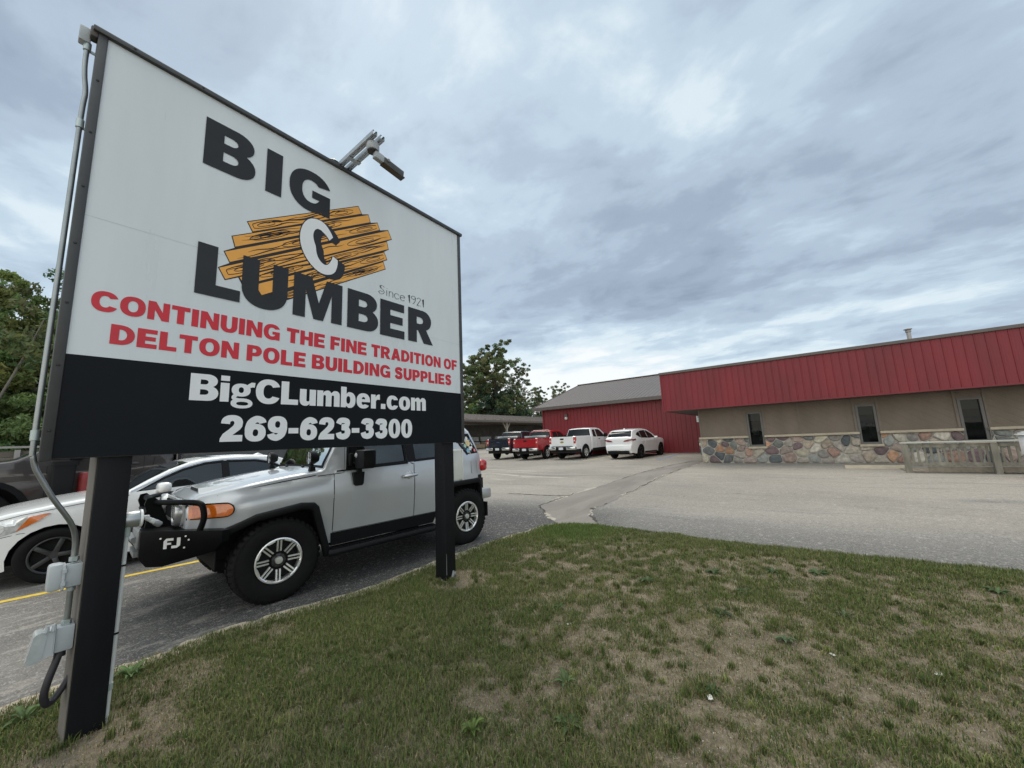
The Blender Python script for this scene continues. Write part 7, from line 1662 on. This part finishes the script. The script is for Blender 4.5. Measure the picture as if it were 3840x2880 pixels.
# ---- turf: one object of many blades
def build_grass():
    g = np.random.default_rng(5); nx, ny = 260, 260; xs = np.linspace(-2.2, 7, nx); ys = np.linspace(-7, 4.6, ny)
    cov = np.zeros((ny, nx)); hgt = np.zeros((ny, nx)); ins = np.zeros((ny, nx), bool); tone = np.zeros((ny, nx)); edge = np.zeros((ny, nx))
    camp = np.array([0, 0])
    for j, y in enumerate(ys):
        for i, x in enumerate(xs):
            # only the part of the lawn the picture can see, plus a margin
            if x*0.95+y*1.0 < 0.55 or x < -1.6-0.0*y: continue
            if not inpoly(x, y, LAWN): continue
            ins[j, i] = True; cov[j, i] = cover(x, y); hgt[j, i] = lawn_h(x, y); tone[j, i] = 0.5+0.5*fbm(x, y, 1.7, 9); edge[j, i] = dist_edge(x, y)
    V, F, C = [], [], []
    def samp(A, x, y):
        fi = np.clip((x-xs[0])/(xs[-1]-xs[0])*(nx-1), 0, nx-1.001); fj = np.clip((y-ys[0])/(ys[-1]-ys[0])*(ny-1), 0, ny-1.001); i = fi.astype(int); j = fj.astype(int); a = fi-i; b_ = fj-j
        return A[j, i]*(1-a)*(1-b_)+A[j, i+1]*a*(1-b_)+A[j+1, i]*(1-a)*b_+A[j+1, i+1]*a*b_
    def blades(x, y, L_, lean, wid, col, flat=None):
        n = len(x); z = samp(hgt, x, y)-.003; a = g.random(n)*2*np.pi; d = np.stack([np.cos(a), np.sin(a), np.zeros(n)], 1); s = np.stack([-np.sin(a), np.cos(a), np.zeros(n)], 1)
        b_ = np.stack([x, y, z], 1); k1 = lean*0.30; k2 = lean
        m_ = b_+d*(L_*k1)[:, None]; m_[:, 2] += L_*0.58*np.sqrt(np.maximum(.05, 1-(k1*1.2)**2)); t = b_+d*(L_*k2)[:, None]; t[:, 2] += L_*np.sqrt(np.maximum(.03, 1-k2**2))
        w_ = wid[:, None]*s
        Vn = np.stack([b_-w_, b_+w_, m_+w_*.8, m_-w_*.8, t], 1).reshape(-1, 3); base = np.arange(n)[:, None]*5
        Fq = np.concatenate([base+np.array([[0, 1, 2]]), base+np.array([[0, 2, 3]]), base+np.array([[3, 2, 4]])], 0)
        return Vn, Fq, np.repeat(col, 5, 0)
    def emit(n, keepf, Lf, colf, leanf, w0, w1):
        nonlocal V, F, C
        x = g.random(n)*(xs[-1]-xs[0])+xs[0]; y = g.random(n)*(ys[-1]-ys[0])+ys[0]
        dist = np.hypot(x, y); p = np.clip(1.25/(0.35+0.22*dist), 0.28, 1.0)
        i_ = ((x-xs[0])/(xs[-1]-xs[0])*(nx-1)).astype(int); j_ = ((y-ys[0])/(ys[-1]-ys[0])*(ny-1)).astype(int)
        ok = ins[np.clip(j_, 0, ny-1), np.clip(i_, 0, nx-1)] & (g.random(n) < p)
        x, y = x[ok], y[ok]; c_ = samp(cov, x, y); k = g.random(len(x)) < keepf(c_); x, y, c_ = x[k], y[k], c_[k]; m_ = len(x); tn = samp(tone, x, y); dist = np.hypot(x, y)
        v, f, c = blades(x, y, Lf(c_, m_), leanf(m_), (w0+(w1-w0)*g.random(m_))*(1+.10*dist), colf(c_, tn, m_))
        off = sum(len(q) for q in V); V.append(v); F.append(f+off); C.append(c)
    def green(c_, tn, n):
        a = np.array([.094, .140, .036]); b_ = np.array([.172, .192, .066]); d = np.array([.050, .090, .024]); st = np.array([.28, .235, .135])
        t = np.clip(tn+.25*g.normal(size=n), 0, 1)[:, None]; col = a*(1-t)+b_*t; q = (g.random(n) < .25)[:, None]; col = np.where(q, d, col)
        dry = (g.random(n) < .15+.25*(1-c_))[:, None]; col = np.where(dry, st*(.6+.5*g.random((n, 1))), col); return col*(.75+.5*g.random((n, 1)))
    def straw(c_, tn, n): return np.array([.29, .23, .14])*(.45+.75*g.random((n, 1)))*np.array([1, 1, 1])
    emit(1500000, lambda c_: np.clip((c_-.22)*1.7, 0, 1), lambda c_, n: (.020+.036*g.random(n))*(.45+.75*c_), green, lambda n: .15+.75*g.random(n)**1.2, .0011, .0021)
    emit(900000, lambda c_: np.clip(.16+c_*.75, 0, 1), lambda c_, n: .014+.020*g.random(n), green, lambda n: .5+.48*g.random(n), .0010, .0018)
    emit(330000, lambda c_: np.clip(.75-.85*c_, .04, 1), lambda c_, n: .016+.034*g.random(n), straw, lambda n: .75+.245*g.random(n), .0007, .0013)
    # tufts standing out of the thin turf
    r_ = random.Random(31); tx, ty, tl, tc_ = [], [], [], []; cnt = 0
    while cnt < 900:
        x, y = r_.uniform(.2, 6.3), r_.uniform(-3.4, 4.0)
        if not inpoly(x, y, LAWN) or x+y < 1.0: continue
        if cover(x, y) > .62 and r_.random() > .25: continue
        cnt += 1; s = r_.uniform(.025, .085); n = int(r_.uniform(30, 120)); tone_ = r_.random(); L0 = r_.uniform(.030, .062)
        for q in range(n):
            rr = abs(r_.gauss(0, .5))*s; a = r_.uniform(0, 6.28); tx.append(x+rr*math.cos(a)); ty.append(y+rr*math.sin(a)); tl.append(L0*r_.uniform(.5, 1.2)); tc_.append(tone_)
    tx, ty, tl, tc_ = map(np.array, (tx, ty, tl, tc_)); n = len(tx)
    col = green(np.ones(n), tc_, n)*np.where(tc_ > .93, 1.5, .95)[:, None]
    v, f, c = blades(tx, ty, tl, .1+.6*g.random(n), (.0011+.0010*g.random(n))*(1+.10*np.hypot(tx, ty)), col); off = sum(len(q) for q in V); V.append(v); F.append(f+off); C.append(c)
    # brighter green lip at the far corner
    n = 9000; x = g.normal(5.9, .45, n); y = g.normal(3.25, .35, n); ok = np.array([inpoly(a, b_, LAWN) for a, b_ in zip(x, y)]); x, y = x[ok], y[ok]; n = len(x)
    col = np.array([.125, .185, .050])*(.6+.7*g.random((n, 1))); v, f, c = blades(x, y, .03+.05*g.random(n), .1+.6*g.random(n), .0030+.0015*g.random(n), col); off = sum(len(q) for q in V); V.append(v); F.append(f+off); C.append(c)
    o = np_mesh('grass', np.concatenate(V), np.concatenate(F), GRASSM, None, np.concatenate(C), tri=True)
    setp(o, kind='stuff'); print('grass blades', sum(len(q) for q in V)//5)
build_grass()
# ---- broad-leaved weeds
def weed(x, y, n, L0, col, label, seed, upright=.35, wide=.32, name='broadleaf_weed'):
    r_ = random.Random(seed); root = empty(name, (x, y, lawn_h(x, y)-.004), 0, label, 'weed', 'broad-leaved weeds in the lawn'); V, F, C = [], [], []
    for k in range(n):
        a = 2*math.pi*k/n+r_.uniform(-.3, .3); L_ = L0*r_.uniform(.6, 1.15); up = upright*r_.uniform(.5, 1.6); d = Vector((math.cos(a), math.sin(a), 0)); s = Vector((-d.y, d.x, 0)); base = len(V); sh_ = r_.uniform(.75, 1.25)
        for i in range(7):
            t = i/6; c = d*(L_*t)+Vector((0, 0, L_*(up*t*1.3-up*.8*t*t)+.004)); wv = L_*wide*math.sin(math.pi*min(.97, t*.92+.05))**.8*(1+.16*(-1)**i); dip = .012*math.sin(math.pi*t)
            V += [c-s*wv*.5+Vector((0, 0, dip)), c, c+s*wv*.5+Vector((0, 0, dip))]; C += [[q*sh_ for q in col], [q*sh_*1.35+.01 for q in col], [q*sh_ for q in col]]
        for i in range(6):
            for q in (0, 1): F.append((base+i*3+q, base+i*3+q+1, base+i*3+q+4, base+i*3+q+3))
    np_mesh('leaves', V, F, GRASSM, root, np.array(C), smooth=True)
WD = [(1.61, 1.57, 11, .085, (.085, .125, .035), 'bright green leafy weed with reddish stems at the bottom centre, left of the other', .9),
      (1.93, 1.17, 13, .10, (.055, .085, .030), 'large lobed weed rosette at the bottom edge, right of the bright green one', .5),
      (2.23, 1.36, 9, .11, (.070, .100, .040), 'broad-leaved weed with long pale leaves behind the lobed rosette', .5),
      (3.75, .72, 14, .12, (.040, .062, .026), 'dark flat weed rosette in the middle of the bare patch', .3),
      (4.19, -.10, 9, .09, (.075, .095, .055), 'grey green weed to the right of the dark rosette', .5),
      (3.50, .28, 8, .085, (.075, .110, .055), 'pale green weed nearer the camera than the dark rosette', .6),
      (4.12, 1.46, 12, .12, (.052, .078, .032), 'wide weed with long leaves in the thin turf left of the bare ground', .4),
      (4.75, .95, 14, .11, (.050, .080, .030), 'spreading dark green weed midway to the lawn edge', .35),
      (5.05, .43, 11, .10, (.048, .075, .030), 'low weed close to the far lawn edge', .4),
      (5.25, .05, 10, .12, (.050, .080, .032), 'long-leaved weed by the pale bare patch near the drive', .4),
      (3.15, 1.95, 9, .09, (.060, .095, .035), 'small weed in the denser grass below the right post', .5),
      (5.40, -1.20, 10, .12, (.060, .092, .036), 'weed at the right edge of the lawn near the drive', .4),
      (2.62, .60, 8, .075, (.050, .078, .030), 'small weed beside the white scrap in the bare soil', .5),
      (4.35, .62, 9, .10, (.052, .080, .034), 'leafy weed between the bare patch and the far edge', .4),
      (0.66, 3.92, 10, .11, (.085, .140, .050), 'light green weed at the kerb just right of the left post', .9),
      (0.20, 3.86, 10, .12, (.070, .110, .040), 'light green weed at the kerb left of the left post', .9)]
for k, (x, y, n, L0, col, lab, up) in enumerate(WD): weed(x, y, int(n*1.4), L0*.82, [q*1.1 for q in col], lab, k+60, up)
# ---- litter and pale chips on the bare soil
m_pap = mat('white_scrap', (.62, .62, .60), .7, var=.1, vscale=30)
for k, (x, y, s, lab) in enumerate(((2.91, 1.71, .020, 'small white scrap in the turf, left of the bare ground'), (2.54, .60, .026, 'crumpled white scrap near the bottom centre right'), (3.55, -.48, .030, 'flat white scrap lying on bare soil at the right'), (3.46, .02, .018, 'tiny white scrap in the middle of the bare ground'))):
    r_ = random.Random(k); o = empty('paper_scrap', (x, y, lawn_h(x, y)+.006), r_.uniform(0, 3), lab, 'litter', 'white scraps on the lawn')
    mb = MB(); n = 5; vs = [(s*(i/(n-1)-.5)*1.7, s*(j/(n-1)-.5), .006*r_.random()+.004*((i+j) % 2)) for j in range(n) for i in range(n)]; mb.add(vs, [(j*n+i, j*n+i+1, (j+1)*n+i+1, (j+1)*n+i) for j in range(n-1) for i in range(n-1)]); obj('sheet', mb, m_pap, o, smooth=0, normals=False)
def pebbles():
    r_ = random.Random(77); mb = MB(); cnt = 0
    while cnt < 700:
        if cnt < 420: x, y = r_.gauss(3.2, .7), r_.gauss(.15, .6)
        else: x, y = r_.uniform(.6, 6), r_.uniform(-2.5, 3.6)
        if not inpoly(x, y, LAWN) or cover(x, y) > .55 or x+y < 1.0: continue
        cnt += 1; s = r_.uniform(.002, .006); z = lawn_h(x, y); a = r_.uniform(0, 3)
        M_ = Matrix.Rotation(a, 3, 'Z'); vs = [M_ @ Vector(v)+Vector((x, y, z+s*.4)) for v in ((s, 0, 0), (0, s*.7, 0), (-s, 0, 0), (0, -s*.7, 0), (0, 0, s*.6), (0, 0, -s*.5))]
        mb.add(vs, [(0, 1, 4), (1, 2, 4), (2, 3, 4), (3, 0, 4), (1, 0, 5), (2, 1, 5), (3, 2, 5), (0, 3, 5)])
    setp(obj('pebbles', mb, mat('pale_chips', (.46, .43, .38), .9, var=.3, vscale=40), smooth=0, normals=False), kind='stuff')
pebbles()
for o in bpy.data.objects:
    if o.type == 'EMPTY' and o.get('group') == GP:
        o.rotation_euler[1] = 0.0134; o.location.z = gz(o.location.x)

def split_loose(names):
    """left and right pieces that came out of one builder become parts of their own"""
    for o in list(bpy.data.objects):
        if o.type != 'MESH' or o.parent is None or o.name.split('.')[0] not in names: continue
        me = o.data; nv = len(me.vertices); par = list(range(nv))
        def find(a):
            while par[a] != a: par[a] = par[par[a]]; a = par[a]
            return a
        for p in me.polygons:
            r0 = find(p.vertices[0])
            for v in p.vertices[1:]: par[find(v)] = r0
        groups = {}
        for p in me.polygons: groups.setdefault(find(p.vertices[0]), []).append(p.index)
        if len(groups) < 2: continue
        for gi, (k, idx) in enumerate(groups.items()):
            use = {}; fs = []
            for i in idx: fs.append([use.setdefault(v, len(use)) for v in me.polygons[i].vertices])
            vs = [None]*len(use)
            for v, n in use.items(): vs[n] = tuple(me.vertices[v].co)
            m2 = bpy.data.meshes.new(me.name); m2.from_pydata(vs, [], fs); m2.materials.append(me.materials[0])
            m2.polygons.foreach_set('use_smooth', [True]*len(fs)); m2.set_sharp_from_angle(angle=R(30))
            if gi == 0: first = m2
            else:
                c = o.copy(); c.data = m2; COL.objects.link(c)
        o.data = first
split_loose({'sill_cladding', 'panel_gap', 'pillar_trim', 'belt_moulding', 'chrome_moulding', 'trim_board', 'rocker_panel', 'fascia_trim', 'lumber_panel', 'bay_panel', 'bolt', 'screw', 'mesh_wire_off'})
